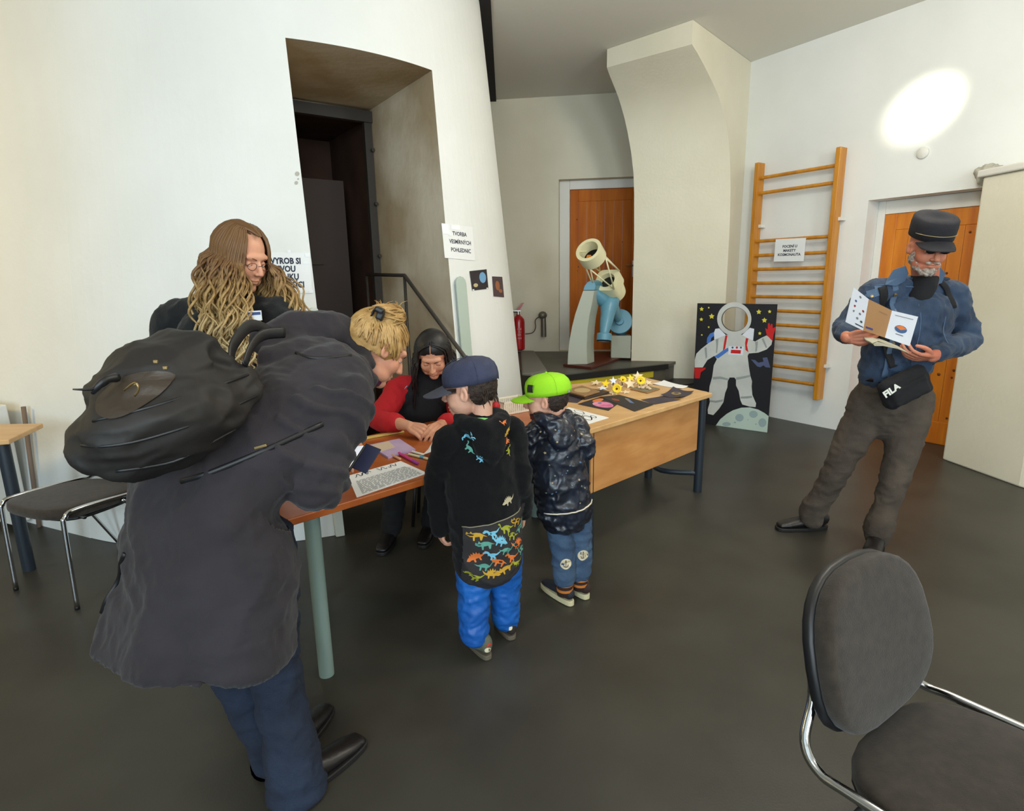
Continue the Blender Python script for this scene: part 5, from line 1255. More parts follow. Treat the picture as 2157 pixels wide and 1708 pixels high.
for v in b.v: pass
q_ = obj('collar_stand', b, DENIM, None, smooth=True); q_.parent = jk
# crossbody bag and straps
bag = thing('crossbody_bag', 'black crossbody bag lettered FILA hanging in front of the man\'s belt', 'bag', J(1905, 815, 2.86))
c0 = J(1905, 815, 2.86); b = B(); MB_ = Matrix.Rotation(math.radians(-28), 3, 'Y')
b.rbox(c0, (0.235, 0.085, 0.15), 0.03, MB_); b.rbox(c0 + V((0.0, -0.035, -0.01)), (0.19, 0.05, 0.10), 0.02, MB_)
me = fuse(b, 0.006, 3); displace(me, fold(0.006, (14, 14, 14), 4)); bgo = obj('pouch', me, BLKC, bag, smooth=True)
tm = M4(basis(MB_ @ V((1, 0, 0)), MB_ @ V((0, 0, 1)), MB_ @ V((0, -1, 0))), J(1872, 832, 2.755)) 
tb2 = text_b('FILA', 0.045, M4(basis(V((0.80, 0, 0.60)), V((-0.60, 0, 0.80)), V((0, -1, 0))), J(1889, 826, 2.76)), extr=0.0008, bold=0.002)
bvb = bvh_of(bgo); out = []
for v in tb2.v: pass
h = bvb.ray_cast(V((tb2.v[0].x + 0.03, 2.4, tb2.v[0].z + 0.02)), V((0, 1, 0)), 1.0); y_t = h[0].y - 0.014 if h[0] is not None else 2.76
for v in tb2.v: v.y = y_t + (v.y - 2.76) + abs(v.x - J(1890, 826, 2.76).x) * 0.05
obj('lettering', tb2, mat('white_print', (226, 226, 214), 0.6), bag)
st_o = ribbon(bv, [(1874, 604), (1878, 640), (1876, 690), (1884, 740), (1892, 775)], 2.9, 0.045, XM, YM, BLKC, 'strap', bgo, 0.006)
st_o = ribbon(bv, [(2008, 585), (2020, 612), (2022, 650)], 2.9, 0.03, XM, YM, BLKC, 'strap', bgo, 0.006)
b = B(); q0 = lim(waist, pelv, .42); b.tube([q0 + side * 0.172 * math.cos(g) + side.cross(V((0, 0, 1))) * 0.132 * math.sin(g) for g in [2 * PI * i / 28 for i in range(29)]], (0.004, 0.018), side=V((0, 0, 1)) if False else None, seg=6)
obj('belt', b, BLKL, man, smooth=True)
# leaflet held open
PB = mat('leaflet_brown', (166, 122, 78), 0.6); PW = mat('leaflet_white', (224, 226, 232), 0.6)
lf = thing('leaflet', 'folded information leaflet with a brown middle panel held open by the man', 'leaflet', J(1860, 665, 2.72))
Lp_ = [((1798, 605), 2.74), ((1830, 630), 2.69), ((1879, 654), 2.74), ((1934, 667), 2.68)]; Lb_ = [((1781, 678), 2.76), ((1818, 696), 2.71), ((1864, 711), 2.76), ((1916, 729), 2.70)]
topp = [J(*p, y) for p, y in Lp_]; botp = [J(*p, y) for p, y in Lb_]
for i, m_ in enumerate((PW, PB, PW)):
    b = B(); b.extr([topp[i], topp[i + 1], botp[i + 1], botp[i]], (0, 0.0015, 0)); pnl = obj('panel', b, m_, lf, label='brown leaflet panel' if i == 1 else None)
    def LM(s_, t_): return (topp[i] * (1 - s_) + topp[i + 1] * s_) * (1 - t_) + (botp[i] * (1 - s_) + botp[i + 1] * s_) * t_ + V((0, -0.0012, 0))
    arts = {0: [(circ(0.07, 10, (x, y), 0.035), m2) for x, y, m2 in ((0.5, 0.12, INK_G), (0.3, 0.3, mat('logo_blue', (70, 100, 150), 0.5)), (0.6, 0.32, INK_G), (0.3, 0.45, mat('logo_red', (150, 50, 50), 0.5)), (0.8, 0.45, mat('logo_red', (150, 50, 50), 0.5)), (0.3, 0.6, INK_G), (0.65, 0.58, INK_G), (0.55, 0.74, INK_G), (0.8, 0.78, mat('logo_green', (60, 80, 60), 0.5)))] + [([(0.5, 0.9), (0.95, 0.9), (0.95, 0.93), (0.5, 0.93)], INK)],
            1: [([(0.08, 0.84), (0.4, 0.84), (0.4, 0.9), (0.08, 0.9)], mat('logo_navy', (64, 60, 120), 0.5)), ([(0.5, 0.2), (0.85, 0.2), (0.85, 0.24), (0.5, 0.24)], KRAFT)],
            2: [(circ(0.24, 20, (0.5, 0.55), 0.13), mat('logo_dome', (60, 96, 140), 0.5)), ([(0.28, 0.5), (0.5, 0.42), (0.72, 0.5), (0.5, 0.58)], ORNG), ([(0.15, 0.12), (0.85, 0.12), (0.85, 0.14), (0.15, 0.14)], INK_G), ([(0.35, 0.74), (0.65, 0.74), (0.65, 0.76), (0.35, 0.76)], INK)]}[i]
    for k_, (poly, m2) in enumerate(arts):
        vs, fs = fillpoly(poly); b = B(); b.add([LM(v.x, v.y) + V((0, -0.0003 * k_, 0)) for v in vs], fs); q_ = obj('print', b, m2, None); q_.parent = pnl
b = B(); pts = [J(1905, 738, 2.73), J(1880, 728, 2.735), J(1850, 722, 2.74), J(1832, 722, 2.75), J(1829, 716, 2.77), J(1840, 712, 2.79), J(1870, 722, 2.79), J(1900, 734, 2.77)]
b.tube(pts, (0.0014, 0.055), side=V((0, 0.3, 0.5)), seg=6, sub=3)
b2 = B(); wv = V((0.0, 0.075, 0.02)); dn_ = []
for p in pts: dn_.append(p)
vs = [p - wv * 0.5 for p in dn_] + [p + wv * 0.5 for p in dn_]; n = len(dn_)
vs2 = [v + V((0, 0, -0.0012)) for v in vs]; f = [(i, i + 1, n + i + 1, n + i) for i in range(n - 1)]
b2.add(vs + vs2, f + [tuple(k_ + 2 * n for k_ in q[::-1]) for q in f]); obj('curled_page', b2, mat('leaflet_inner', (176, 172, 150), 0.6), lf, smooth=True)
# ================================================================== the two boys
def dino(kind):
    if kind == 'stego': return [(-1, -.25), (-.8, -.05), (-.6, .1), (-.55, .35), (-.42, .18), (-.36, .5), (-.22, .28), (-.12, .62), (.02, .32), (.16, .6), (.26, .26), (.4, .46), (.46, .14), (.62, .12), (.8, .3), (1, .5), (.85, .1), (.6, -.12), (.42, -.2), (.42, -.55), (.28, -.55), (.22, -.25), (-.1, -.28), (-.14, -.62), (-.3, -.62), (-.32, -.3), (-.55, -.32), (-.75, -.38)]
    if kind == 'bronto': return [(-1, .55), (-.85, .68), (-.7, .55), (-.55, .1), (-.3, .22), (0, .28), (.3, .2), (.6, 0), (1, .05), (.7, -.12), (.4, -.15), (.4, -.55), (.26, -.55), (.2, -.2), (-.15, -.22), (-.18, -.58), (-.34, -.58), (-.38, -.2), (-.62, -.05), (-.78, .42)]
    if kind == 'rex': return [(-1, .4), (-.7, .62), (-.45, .5), (-.3, .25), (0, .2), (.4, .05), (1, .25), (.5, -.12), (.2, -.2), (.3, -.5), (.12, -.72), (0, -.7), (.1, -.5), (-.05, -.25), (-.15, -.6), (-.32, -.6), (-.25, -.2), (-.4, 0), (-.55, -.05), (-.5, .12), (-.6, .3), (-.9, .25)]
    return [(-1, .1), (-.95, .4), (-.75, .25), (-.6, .5), (-.45, .28), (-.1, .35), (.3, .3), (.6, .12), (1, -.1), (.6, -.05), (.45, -.5), (.3, -.5), (.25, -.12), (-.2, -.15), (-.25, -.52), (-.4, -.52), (-.42, -.1), (-.7, -.12)]
def boy(label, y0, P, s, face, bface, cols, kind):
    pass
BOYHAIR = mat('brown_hair', (52, 34, 22), 0.7, col2=(34, 22, 14), nscale=60, bump=0.4, bscale=160)
NAVYC = mat('navy_cotton', (56, 60, 82), 0.9, col2=(48, 52, 74), nscale=25, bump=0.2, bscale=220)
LIME = mat('lime_cotton', (146, 208, 22), 0.8, bump=0.12, bscale=220)
FLEECE = mat('black_fleece', (15, 15, 16), 1.0, bump=0.3, bscale=260, sheen=0.05, spec=0.2)
RAINB = mat('blue_rainwear', (22, 96, 176), 0.5, col2=(18, 80, 156), nscale=6, bump=0.1, bscale=40)
PRINTB = mat('print_ground', (40, 36, 36), 0.85, bump=0.1, bscale=200)
DC = [mat('dino_blue', (112, 180, 204), 0.8), mat('dino_olive', (150, 152, 40), 0.8), mat('dino_orange', (212, 110, 44), 0.8), mat('dino_green', (84, 146, 130), 0.8), mat('dino_mustard', (190, 146, 40), 0.8)]

# ---- boy in blue cap
k1 = thing('person', 'small boy in a navy cap, black fleece with dinosaur hem and bright blue trousers', 'person', (-0.10, 2.15, 0))
y1 = 2.14; hs1 = 0.98
h1p = J(985, 822, y1); f1 = V((-0.96, 0.24, -0.14)).normalized(); R1h = frame(f1)
bf = V((-0.45, 0.89, 0)).normalized(); bs = V((bf.y, -bf.x, 0))          # body facing, right side
nk1 = J(1010, 878, y1); top1 = J(1014, 905, y1); ch1 = J(1014, 980, y1); wa1 = J(1022, 1080, y1 + 0.0); hem1 = J(1028, 1172, y1)
sR1 = top1 + bs * 0.135 + V((0, 0, -0.02)); sL1 = top1 - bs * 0.135 + V((0, 0, -0.02))
eL1 = J(918, 1010, y1 - 0.0); wL1 = J(926, 1112, y1 - 0.02); eR1 = J(1098, 1000, y1 + 0.03); wR1 = J(1102, 1080, y1 + 0.10)
b = B(); head_parts(b, h1p, R1h, hs1, child=True); b.tube([top1 + V((0, 0, -0.03)), nk1 + V((0.012, 0, 0)), h1p + R1h @ V((0, -0.055, -0.03))], [0.048, 0.038, 0.036], seg=16, round_=True)
hm = fuse(b, 0.0036, 5); head_post(hm, h1p, R1h, hs1)
tb_ = B(); tb_.tube([hem1, wa1, ch1, top1], [(0.10, 0.08), (0.10, 0.08), (0.11, 0.08), (0.07, 0.05)], side=bs, seg=16, round_=True)
tb_.tube([sL1, eL1, wL1], [0.035, 0.03, 0.022], seg=10, round_=True); tb_.tube([sR1, eR1, wR1], [0.035, 0.03, 0.022], seg=10, round_=True)
aL1 = J(1000, 1345, 2.10); aR1 = J(1066, 1310, 2.23); kL1 = J(998, 1265, 2.12); kR1 = J(1064, 1245, 2.22); hL1 = J(998, 1160, y1); hR1 = J(1062, 1158, y1 + 0.06)
for q in ((hL1, kL1, aL1), (hR1, kR1, aR1)): tb_.tube(list(q), [0.06, 0.045, 0.032], seg=10, round_=True)
core = fuse(tb_, 0.014, 1)
hh = fuse(hand_parts(wL1, eL1, V((0.12, 0.10, -1)), V((-0.8, -0.5, 0)), 1, 0.62, curl=(0.5, 0.6, 0.6, 0.7), tcurl=0.4), 0.0022, 2)
hh2 = fuse(hand_parts(wR1, eR1, V((-0.05, 0.2, -1)), V((0.8, 0.1, 0)), -1, 0.62, curl=(0.5, 0.6, 0.6, 0.7), tcurl=0.4), 0.0022, 2)
body_join('body', k1, [hm, core, hh, hh2], [SKIN_C, LIP]); eyes(k1, None, h1p, R1h, hs1, lid=0.5)
def boyhair(root, c, R, s, m_):
    M = M4(R, c); b = B()
    b.ell(M @ (V((0, -0.030, 0.018)) * s), (0.081 * s, 0.090 * s, 0.088 * s), R, seg=24, rings=16); me = fuse(b, 0.005, 1)
    Ri = R.transposed(); bm = bmesh.new(); bm.from_mesh(me); kill = []
    for f in bm.faces:
        p = Ri @ (f.calc_center_median() - c) / s
        lim_ = -0.055 if p.y < -0.045 else (-0.055 + (p.y + 0.045) * 1.5 if p.y < 0.03 else 0.05)
        if p.z < lim_ or (abs(p.x) > 0.06 and -0.03 < p.y < 0.018 and p.z < 0.028): kill.append(f)
    bmesh.ops.delete(bm, geom=kill, context='FACES'); bm.to_mesh(me); bm.free()
    displace(me, lambda co, n: 0.004 * noise.noise(co * 90) + 0.003 * noise.noise(co * 200))
    obj('hair', me, m_, root, smooth=True)
boyhair(k1, h1p, R1h, hs1, BOYHAIR)
b = B(); random.seed(5)
for i in range(70):
    a = random.uniform(-1, 1); p0 = V((a * 0.075, -0.075 - 0.03 * (1 - a * a), random.uniform(-0.045, 0.02))); d = V((a * 0.01, -0.006, -0.022))
    M = M4(R1h, h1p); b.tube([M @ (p0 * hs1), M @ ((p0 + d * 0.6) * hs1), M @ ((p0 + d + V((random.uniform(-.004, .004), 0, 0))) * hs1)], [0.0022, 0.0018, 0.0004], seg=4)
for i in range(14):
    x = -0.07; M = M4(R1h, h1p); yy = 0.02 + i * 0.0025
    for sx_ in (-1, 1): p0 = V((sx_ * 0.069, yy, 0.022)); b.tube([M @ (p0 * hs1), M @ ((p0 + V((0, 0.003, -0.02))) * hs1)], [0.002, 0.0004], seg=4)
obj('hair_strands', b, BOYHAIR, k1, kind='stuff')
cap_parts(k1, h1p + R1h @ V((0, -0.002, -0.004)), R1h, 1.05, NAVYC, mat('navy_peak', (78, 80, 92), 0.9, bump=0.2, bscale=220), Lp=0.085, tiltp=0.12)
shirt_g = mat('green_collar', (120, 190, 110), 0.8)
b = B(); b.tube([nk1 + V((0.048 * math.cos(g), 0.05 * math.sin(g), -0.012 - 0.012 * math.sin(g))) for g in [2 * PI * i / 20 for i in range(21)]], 0.009, seg=8); obj('shirt_collar', b, shirt_g, k1, smooth=True)
# trousers
b = B(); b.tube([lim(wa1, hem1, .3), lim(wa1, hem1, .9), lim(hL1, hR1, .5) + V((0, 0, -0.05))], [(0.12, 0.095), (0.125, 0.10), (0.11, 0.09)], side=bs, seg=20, round_=True)
for h_, k_, a_ in ((hL1, kL1, aL1), (hR1, kR1, aR1)):
    b.tube([h_, lim(h_, k_, .5), k_, lim(k_, a_, .5), lim(k_, a_, .78), lim(k_, a_, .88)], [0.075, 0.072, 0.065, 0.060, 0.060, 0.056], seg=18, sub=3, round_=True)
cloth('rain_trousers', k1, b, RAINB, 0.007, [fold(0.007, (9, 9, 16), 3), fold(0.004, (24, 24, 32), 6)])
# fleece
b = B(); b.tube([hem1 + V((0, 0, -0.012)), lim(wa1, hem1, .5), wa1, lim(ch1, wa1, .4), ch1, lim(ch1, top1, .6), top1 + V((0, 0, 0.012))], [(0.142, 0.115), (0.147, 0.12), (0.150, 0.118), (0.148, 0.112), (0.147, 0.108), (0.130, 0.09), (0.070, 0.065)], side=bs, seg=24, sub=3, round_=True)
for sh, el, wr in ((sL1, eL1, wL1), (sR1, eR1, wR1)):
    b.tube([sh + (top1 - sh) * 0.25, sh, lim(sh, el, .5), el, lim(el, wr, .5), wr], [0.052, 0.054, 0.050, 0.046, 0.042, 0.036], seg=16, sub=3, round_=True)
hd = nk1 - bf * 0.05
b.tube([hd + bs * 0.075 + bf * 0.08 + V((0, 0, 0.0)), hd + bs * 0.07 + V((0, 0, -0.01)), hd - bf * 0.035 + V((0, 0, -0.035)), hd - bs * 0.07 + V((0, 0, -0.01)), hd - bs * 0.075 + bf * 0.08 + V((0, 0, 0.0))], [0.022, 0.032, 0.040, 0.032, 0.022], seg=14, sub=4, round_=True)
b.tube([hd - bf * 0.03 + V((0, 0, -0.03)), hd - bf * 0.055 + V((0, 0, -0.10)), hd - bf * 0.05 + V((0, 0, -0.145))], [(0.085, 0.035), (0.065, 0.032), (0.02, 0.02)], side=bs, seg=16, sub=3, round_=True)
fl1 = cloth('fleece_jacket', k1, b, FLEECE, 0.007, [fold(0.006, (8, 8, 10), 8), fold(0.003, (20, 20, 20), 2)], mats_=[FLEECE, PRINTB])
split_z = lambda co: J(1020, 1078, y1).z + 0.10 * (co - top1).dot(bs)
Xk, Yk = bs, V((0, 0, 1)); bvk = bvh_of(fl1)
setmat(fl1.data, lambda co: 1 if co.z < split_z(co) and abs((co - wa1).dot(bs)) < 0.155 and (co - lim(sL1, wL1, .5)).dot(bs) > 0.03 and (co - lim(sR1, wR1, .5)).dot(bs) < 0.0 + 0.02 else 0)
b = B(); pts = []
for i in range(25):
    a = -0.125 + 0.25 * i / 24; p = wa1 + bs * a; p.z = split_z(p) + 0.002; h = bvk.ray_cast(p - bf * 0.4, bf, 0.8)
    if h[0] is not None: pts.append(h[0] - bf * 0.001)
b.tube(pts, 0.0022, seg=6); q_ = obj('piping', b, mat('grey_piping', (130, 124, 104), 0.8), None, smooth=True); q_.parent = fl1
random.seed(11); NN = -bf
rows = [(1098, ['tri', 'rex', 'bronto'], [4, 0, 1]), (1118, ['tri', 'stego', 'bronto'], [1, 3, 0]), (1142, ['stego', 'rex', 'bronto'], [0, 3, 2]), (1163, ['bronto', 'tri', 'rex'], [3, 2, 2]), (1182, ['rex', 'stego', 'tri'], [4, 1, 4])]
for ri, (v, ks, cs_) in enumerate(rows):
    n = 4
    for i in range(n):
        u = 968 + (i + 0.5 * (ri % 2) + 0.2) * 34 ; kd = ks[i % 3]; cc = cs_[(i + ri) % 3]
        rt = random.uniform(-0.35, 0.35); X = bs * math.cos(rt) + V((0, 0, 1)) * math.sin(rt); Y = V((0, 0, 1)) * math.cos(rt) - bs * math.sin(rt)
        if random.random() < 0.4: poly = [(-x, y) for x, y in dino(kd)][::-1]
        else: poly = dino(kd)
        r = decal(bvk, poly, J(u, v - 3 - (u - 1020) * 0.12, y1) - bf * 0.1, X, Y, 0.036, 0.0012, sub_=1, rng=0.15)
        if r.f: q_ = obj('dinosaur_print', r, DC[cc], None); q_.parent = fl1
for (u, v, kd, cc, rt, sz) in ((962, 905, 'rex', 0, 1.2, .022), (966, 930, 'bronto', 3, -1.0, .024), (985, 950, 'tri', 0, -0.8, .02), (1052, 900, 'tri', 4, 1.0, .022), (1062, 925, 'rex', 2, 1.3, .02), (1063, 945, 'bronto', 1, -1.4, .022), (1043, 880, 'bronto', 2, 0.3, .018)):
    X = bs * math.cos(rt) + V((0, 0, 1)) * math.sin(rt); Y = V((0, 0, 1)) * math.cos(rt) - bs * math.sin(rt)
    r = decal(bvk, dino(kd), J(u, v, y1) - bf * 0.1, X, Y, sz, 0.0012, sub_=1, rng=0.2)
    if r.f: q_ = obj('dinosaur_print', r, DC[cc], None); q_.parent = fl1
r = decal(bvk, dino('stego'), J(1052, 1040, y1) - bf * 0.1, (Xk + V((0, 0, .12))), (V((0, 0, 1)) - Xk * .12), 0.030, 0.002, sub_=1, rng=0.2); q_ = obj('dinosaur_patch', r, mat('patch_beige', (176, 164, 134), 0.8), None, label='beige stegosaurus patch'); q_.parent = fl1
OLIVE = mat('olive_suede', (84, 88, 72), 0.85, bump=0.15, bscale=150); DKB = mat('dark_boot', (44, 36, 32), 0.7)
s1_, Pp = shoe(k1, G(1030, 1392), G(976, 1326), 0.078, 0.085, OLIVE, mat('grey_sole', (92, 84, 70), 0.7), aL1 + V((0, 0, -0.01)), name='boot')
s2_, Pp2 = shoe(k1, G(1080, 1350), G(1050, 1305), 0.075, 0.085, DKB, mat('grey_sole', (92, 84, 70), 0.7), aR1 + V((0, 0, -0.01)), name='boot')
for sh_, u, v, y in ((s1_, 1028, 1358, 2.1), (s2_, 1073, 1318, 2.2)):
    bvs = bvh_of(sh_)
    r = decal(bvs, circ(1, 12), J(u, v, y), (1, 0, 0), (0, 0, 1), 0.013, 0.001, rng=0.2); q_ = obj('white_dot', r, mat('cream_dot', (226, 214, 180), 0.6), None); q_.parent = sh_
    r = decal(bvs, [(-1, -.5), (1, -.2), (.6, .7), (-.5, .4)], J(u + 2, v - 10, y), (1, 0, 0), (0, 0, 1), 0.010, 0.001, rng=0.2); q_ = obj('red_tab', r, mat('tab_red', (190, 40, 24), 0.6), None); q_.parent = sh_

# ---- boy in lime cap
k2 = thing('person', 'smaller boy in a lime green cap, dark star-flecked jacket and jeans', 'person', (0.27, 2.5, 0))
y2 = 2.48; hs2 = 0.90
h2p = J(1148, 842, y2); f2_ = V((-0.96, 0.22, -0.10)).normalized(); R2h = frame(f2_)
bf2 = V((-0.40, 0.91, 0)).normalized(); bs2 = V((bf2.y, -bf2.x, 0))
nk2 = J(1160, 876, y2); top2 = J(1168, 895, y2); ch2 = J(1172, 950, y2); wa2 = J(1182, 1020, y2); hem2 = J(1190, 1075, y2)
sR2 = top2 + bs2 * 0.115 + V((0, 0, -0.02)); sL2 = top2 - bs2 * 0.115 + V((0, 0, -0.02))
eL2 = J(1112, 965, y2 - .02); wL2 = J(1118, 1010, y2 + 0.10); eR2 = J(1236, 945, y2); wR2 = J(1226, 960, y2 + 0.14)
b = B(); head_parts(b, h2p, R2h, hs2, child=True); b.tube([top2 + V((0, 0, -0.03)), nk2 + V((0.012, 0, 0)), h2p + R2h @ V((0, -0.05, -0.035))], [0.045, 0.037, 0.037], seg=16, round_=True)
hm = fuse(b, 0.0036, 5); head_post(hm, h2p, R2h, hs2)
tb_ = B(); tb_.tube([hem2, wa2, ch2, top2], [(0.09, 0.07), (0.09, 0.07), (0.095, 0.07), (0.06, 0.045)], side=bs2, seg=16, round_=True)
tb_.tube([sL2, eL2, wL2], [0.03, 0.027, 0.02], seg=10, round_=True); tb_.tube([sR2, eR2, wR2], [0.03, 0.027, 0.02], seg=10, round_=True)
hL2 = J(1172, 1075, y2); hR2 = J(1218, 1072, y2 + .04); kL2 = J(1184, 1150, y2 - .01); kR2 = J(1222, 1142, y2 + .05); aL2 = J(1190, 1225, 2.48); aR2 = J(1222, 1215, 2.53)
for q in ((hL2, kL2, aL2), (hR2, kR2, aR2)): tb_.tube(list(q), [0.055, 0.04, 0.03], seg=10, round_=True)
core = fuse(tb_, 0.014, 1)
hh = fuse(hand_parts(wL2, eL2, V((0, 0.9, 0.1)), V((0, 0, 1)), 1, 0.58, curl=(0.4, 0.5, 0.5, 0.6)), 0.0022, 2); hh2 = fuse(hand_parts(wR2, eR2, V((-0.3, 0.9, 0.1)), V((0, 0, 1)), -1, 0.58, curl=(0.4, 0.5, 0.5, 0.6)), 0.0022, 2)
body_join('body', k2, [hm, core, hh, hh2], [SKIN_C, LIP]); eyes(k2, None, h2p, R2h, hs2, lid=0.5)
boyhair(k2, h2p, R2h, hs2 * 0.99, BOYHAIR)
crown2, Pc2, z02 = cap_parts(k2, h2p + R2h @ V((0, -0.002, -0.002)), R2h, 0.98, LIME, LIME, Lp=0.07, tiltp=0.05)
M = M4(R2h, h2p + R2h @ V((0, -0.002, -0.002)))
bvc = bvh_of(crown2)
c_ = M @ (V((-0.060, 0.048, 0.066)) * 0.98); N_ = (R2h @ V((-0.95, 0.45, 0.5))).normalized(); Xc = V((0, 0, 1)).cross(N_).normalized(); Yc = N_.cross(Xc)
r = decal(bvc, [(-1, -.8), (1, -.8), (1, .8), (-1, .8)], c_, Xc, Yc, 0.020, 0.0015, rng=0.08); q_ = obj('cap_label', r, mat('label_black', (28, 34, 26), 0.6), None, label='black rectangular cap label'); q_.parent = crown2
r = decal(bvc, circ(1, 12), M @ (V((-0.02, -0.10, 0.036)) * 0.98), (R2h @ V((-0.5, -0.86, 0))).cross(V((0, 0, -1))), (0, 0, 1), 0.010, 0.0015, rng=0.08)
if r.f: q_ = obj('cap_button', r, mat('grey_snap', (150, 160, 140), 0.5), None); q_.parent = crown2
JEAN = mat('child_jeans', (70, 94, 120), 0.9, col2=(54, 76, 104), nscale=9, bump=0.25, bscale=200)
b = B(); b.tube([lim(wa2, hem2, .3), hem2, lim(hL2, hR2, .5) + V((0, 0, -0.04))], [(0.10, 0.085), (0.105, 0.09), (0.09, 0.08)], side=bs2, seg=20, round_=True)
for h_, k_, a_ in ((hL2, kL2, aL2), (hR2, kR2, aR2)):
    b.tube([h_, lim(h_, k_, .5), k_, lim(k_, a_, .5), lim(k_, a_, .85)], [0.062, 0.060, 0.056, 0.056, 0.052], seg=18, sub=3, round_=True)
jn = cloth('jeans', k2, b, JEAN, 0.007, [fold(0.006, (9, 9, 16), 13), fold(0.003, (24, 24, 32), 6)])
bvj = bvh_of(jn)
for u, v, y in ((1191, 1183, 2.44), (1227, 1164, 2.50)):
    r = decal(bvj, circ(1, 20), J(u, v, y), (1, 0, 0), (0, 0, 1), 0.026, 0.002, rng=0.2); q_ = obj('anchor_patch', r, mat('patch_cream', (214, 200, 168), 0.8), None, label='round cream patch with an anchor'); q_.parent = jn
    for poly in ([(-.05, -.6), (.05, -.6), (.05, .55), (-.05, .55)], [(-.25, .3), (.25, .3), (.25, .38), (-.25, .38)], [(.48 * math.cos(t), -.1 + .5 * math.sin(t)) for t in [PI + PI * i / 8 for i in range(9)]] + [(.36 * math.cos(t), -.1 + .38 * math.sin(t)) for t in [2 * PI - PI * i / 8 for i in range(9)]], [(0.12 * math.cos(t), .64 + .12 * math.sin(t)) for t in [i * PI / 5 for i in range(10)]]):
        r = decal(bvj, poly, J(u, v, y), (1, 0, 0), (0, 0, 1), 0.026, 0.0032, rng=0.2)
        if r.f: q_ = obj('anchor_print', r, mat('anchor_brown', (70, 56, 48), 0.8), None); q_.parent = jn
OIL = mat('dark_oilcloth', (20, 23, 32), 0.32, col2=(32, 38, 52), nscale=9, bump=0.25, bscale=24, spec=0.6)
BROWNL = mat('oil_brown', (50, 42, 40), 0.5)
b = B(); b.tube([hem2 + V((0, 0, -0.005)), wa2, lim(ch2, wa2, .4), ch2, lim(ch2, top2, .6), top2 + V((0, 0, 0.01))], [(0.128, 0.108), (0.130, 0.108), (0.128, 0.104), (0.124, 0.100), (0.110, 0.085), (0.062, 0.058)], side=bs2, seg=24, sub=3, round_=True)
for sh, el, wr in ((sL2, eL2, wL2), (sR2, eR2, wR2)):
    b.tube([sh + (top2 - sh) * 0.25, sh, lim(sh, el, .5), el, lim(el, wr, .8)], [0.046, 0.048, 0.045, 0.042, 0.034], seg=16, sub=3, round_=True)
hd = nk2 - bf2 * 0.045
b.tube([hd + bs2 * 0.065 + bf2 * 0.07, hd + bs2 * 0.06, hd - bf2 * 0.03 + V((0, 0, -0.02)), hd - bs2 * 0.06, hd - bs2 * 0.065 + bf2 * 0.07], [0.020, 0.030, 0.040, 0.030, 0.020], seg=14, sub=4, round_=True)
b.tube([hd - bf2 * 0.03 + V((0, 0, -0.02)), hd - bf2 * 0.06 + V((0, 0, -0.08)), hd - bf2 * 0.05 + V((0, 0, -0.115))], [(0.075, 0.04), (0.06, 0.035), (0.03, 0.02)], side=bs2, seg=16, sub=3, round_=True)
oj = cloth('rain_jacket', k2, b, OIL, 0.006, [fold(0.009, (11, 11, 14), 8), fold(0.005, (24, 24, 22), 2)])
bvo = bvh_of(oj)
b = B(); pts = []
for i in range(25):
    a = -0.12 + 0.24 * i / 24; p = lim(wa2, hem2, .72) + bs2 * a + V((0, 0, 0.10 * a)); h = bvo.ray_cast(p - bf2 * 0.4, bf2, 0.8)
    if h[0] is not None: pts.append(h[0] - bf2 * 0.001)
b.tube(pts, (0.0035), seg=6); q_ = obj('reflective_stripe', b, mat('stripe_cream', (216, 206, 184), 0.6), None, smooth=True); q_.parent = oj
FL = [mat('fleck_cream', (178, 160, 120), 0.7), mat('fleck_blue', (84, 110, 140), 0.7), mat('fleck_green', (120, 140, 120), 0.7)]
random.seed(21)
for i in range(34):
    u = random.uniform(1118, 1236); v = random.uniform(885, 1052); r = decal(bvo, star(1, 0.5, 5, random.uniform(0, 2)), J(u, v, y2) - bf2 * 0.05, bs2, (0, 0, 1), random.uniform(0.0028, 0.0062), 0.001, sub_=0, rng=0.2)
    if r.f: q_ = obj('star_fleck', r, FL[i % 3], None); q_.parent = oj
NV = mat('navy_shoe', (30, 34, 44), 0.7); CRS = mat('cream_rubber', (206, 196, 156), 0.6); STR = mat('sock_dark', (50, 32, 26), 0.9); STO = mat('sock_orange', (190, 112, 44), 0.9)
s1_, _p = shoe(k2, G(1206, 1278), G(1144, 1234), 0.072, 0.06, NV, CRS, aL2 + V((0, 0, -0.03)), name='shoe', solet=0.028)
s2_, _p = shoe(k2, G(1238, 1264), G(1196, 1232), 0.072, 0.06, STR, CRS, aR2 + V((0, 0, -0.03)), name='shoe', solet=0.028)
for a_ in (aL2, aR2):
    b = B(); zf = a_.z + 0.02
    for i in range(8): b_ = 0
    q0 = V((a_.x, a_.y, 0.05)); q1 = V((a_.x, a_.y, a_.z + 0.03)); b.tube([q0, lim(q0, q1, .5), q1], [0.038, 0.036, 0.038], seg=16); sk = obj('sock', b, STR, k2, smooth=True)
    for t in (0.30, 0.62, 0.9):
        b = B(); c0_ = lim(q0, q1, t); b.tube([c0_ - V((0, 0, 0.006)), c0_ + V((0, 0, 0.006))], 0.0395, seg=16); q_ = obj('orange_band', b, STO, None, smooth=True, sharp=50); q_.parent = sk
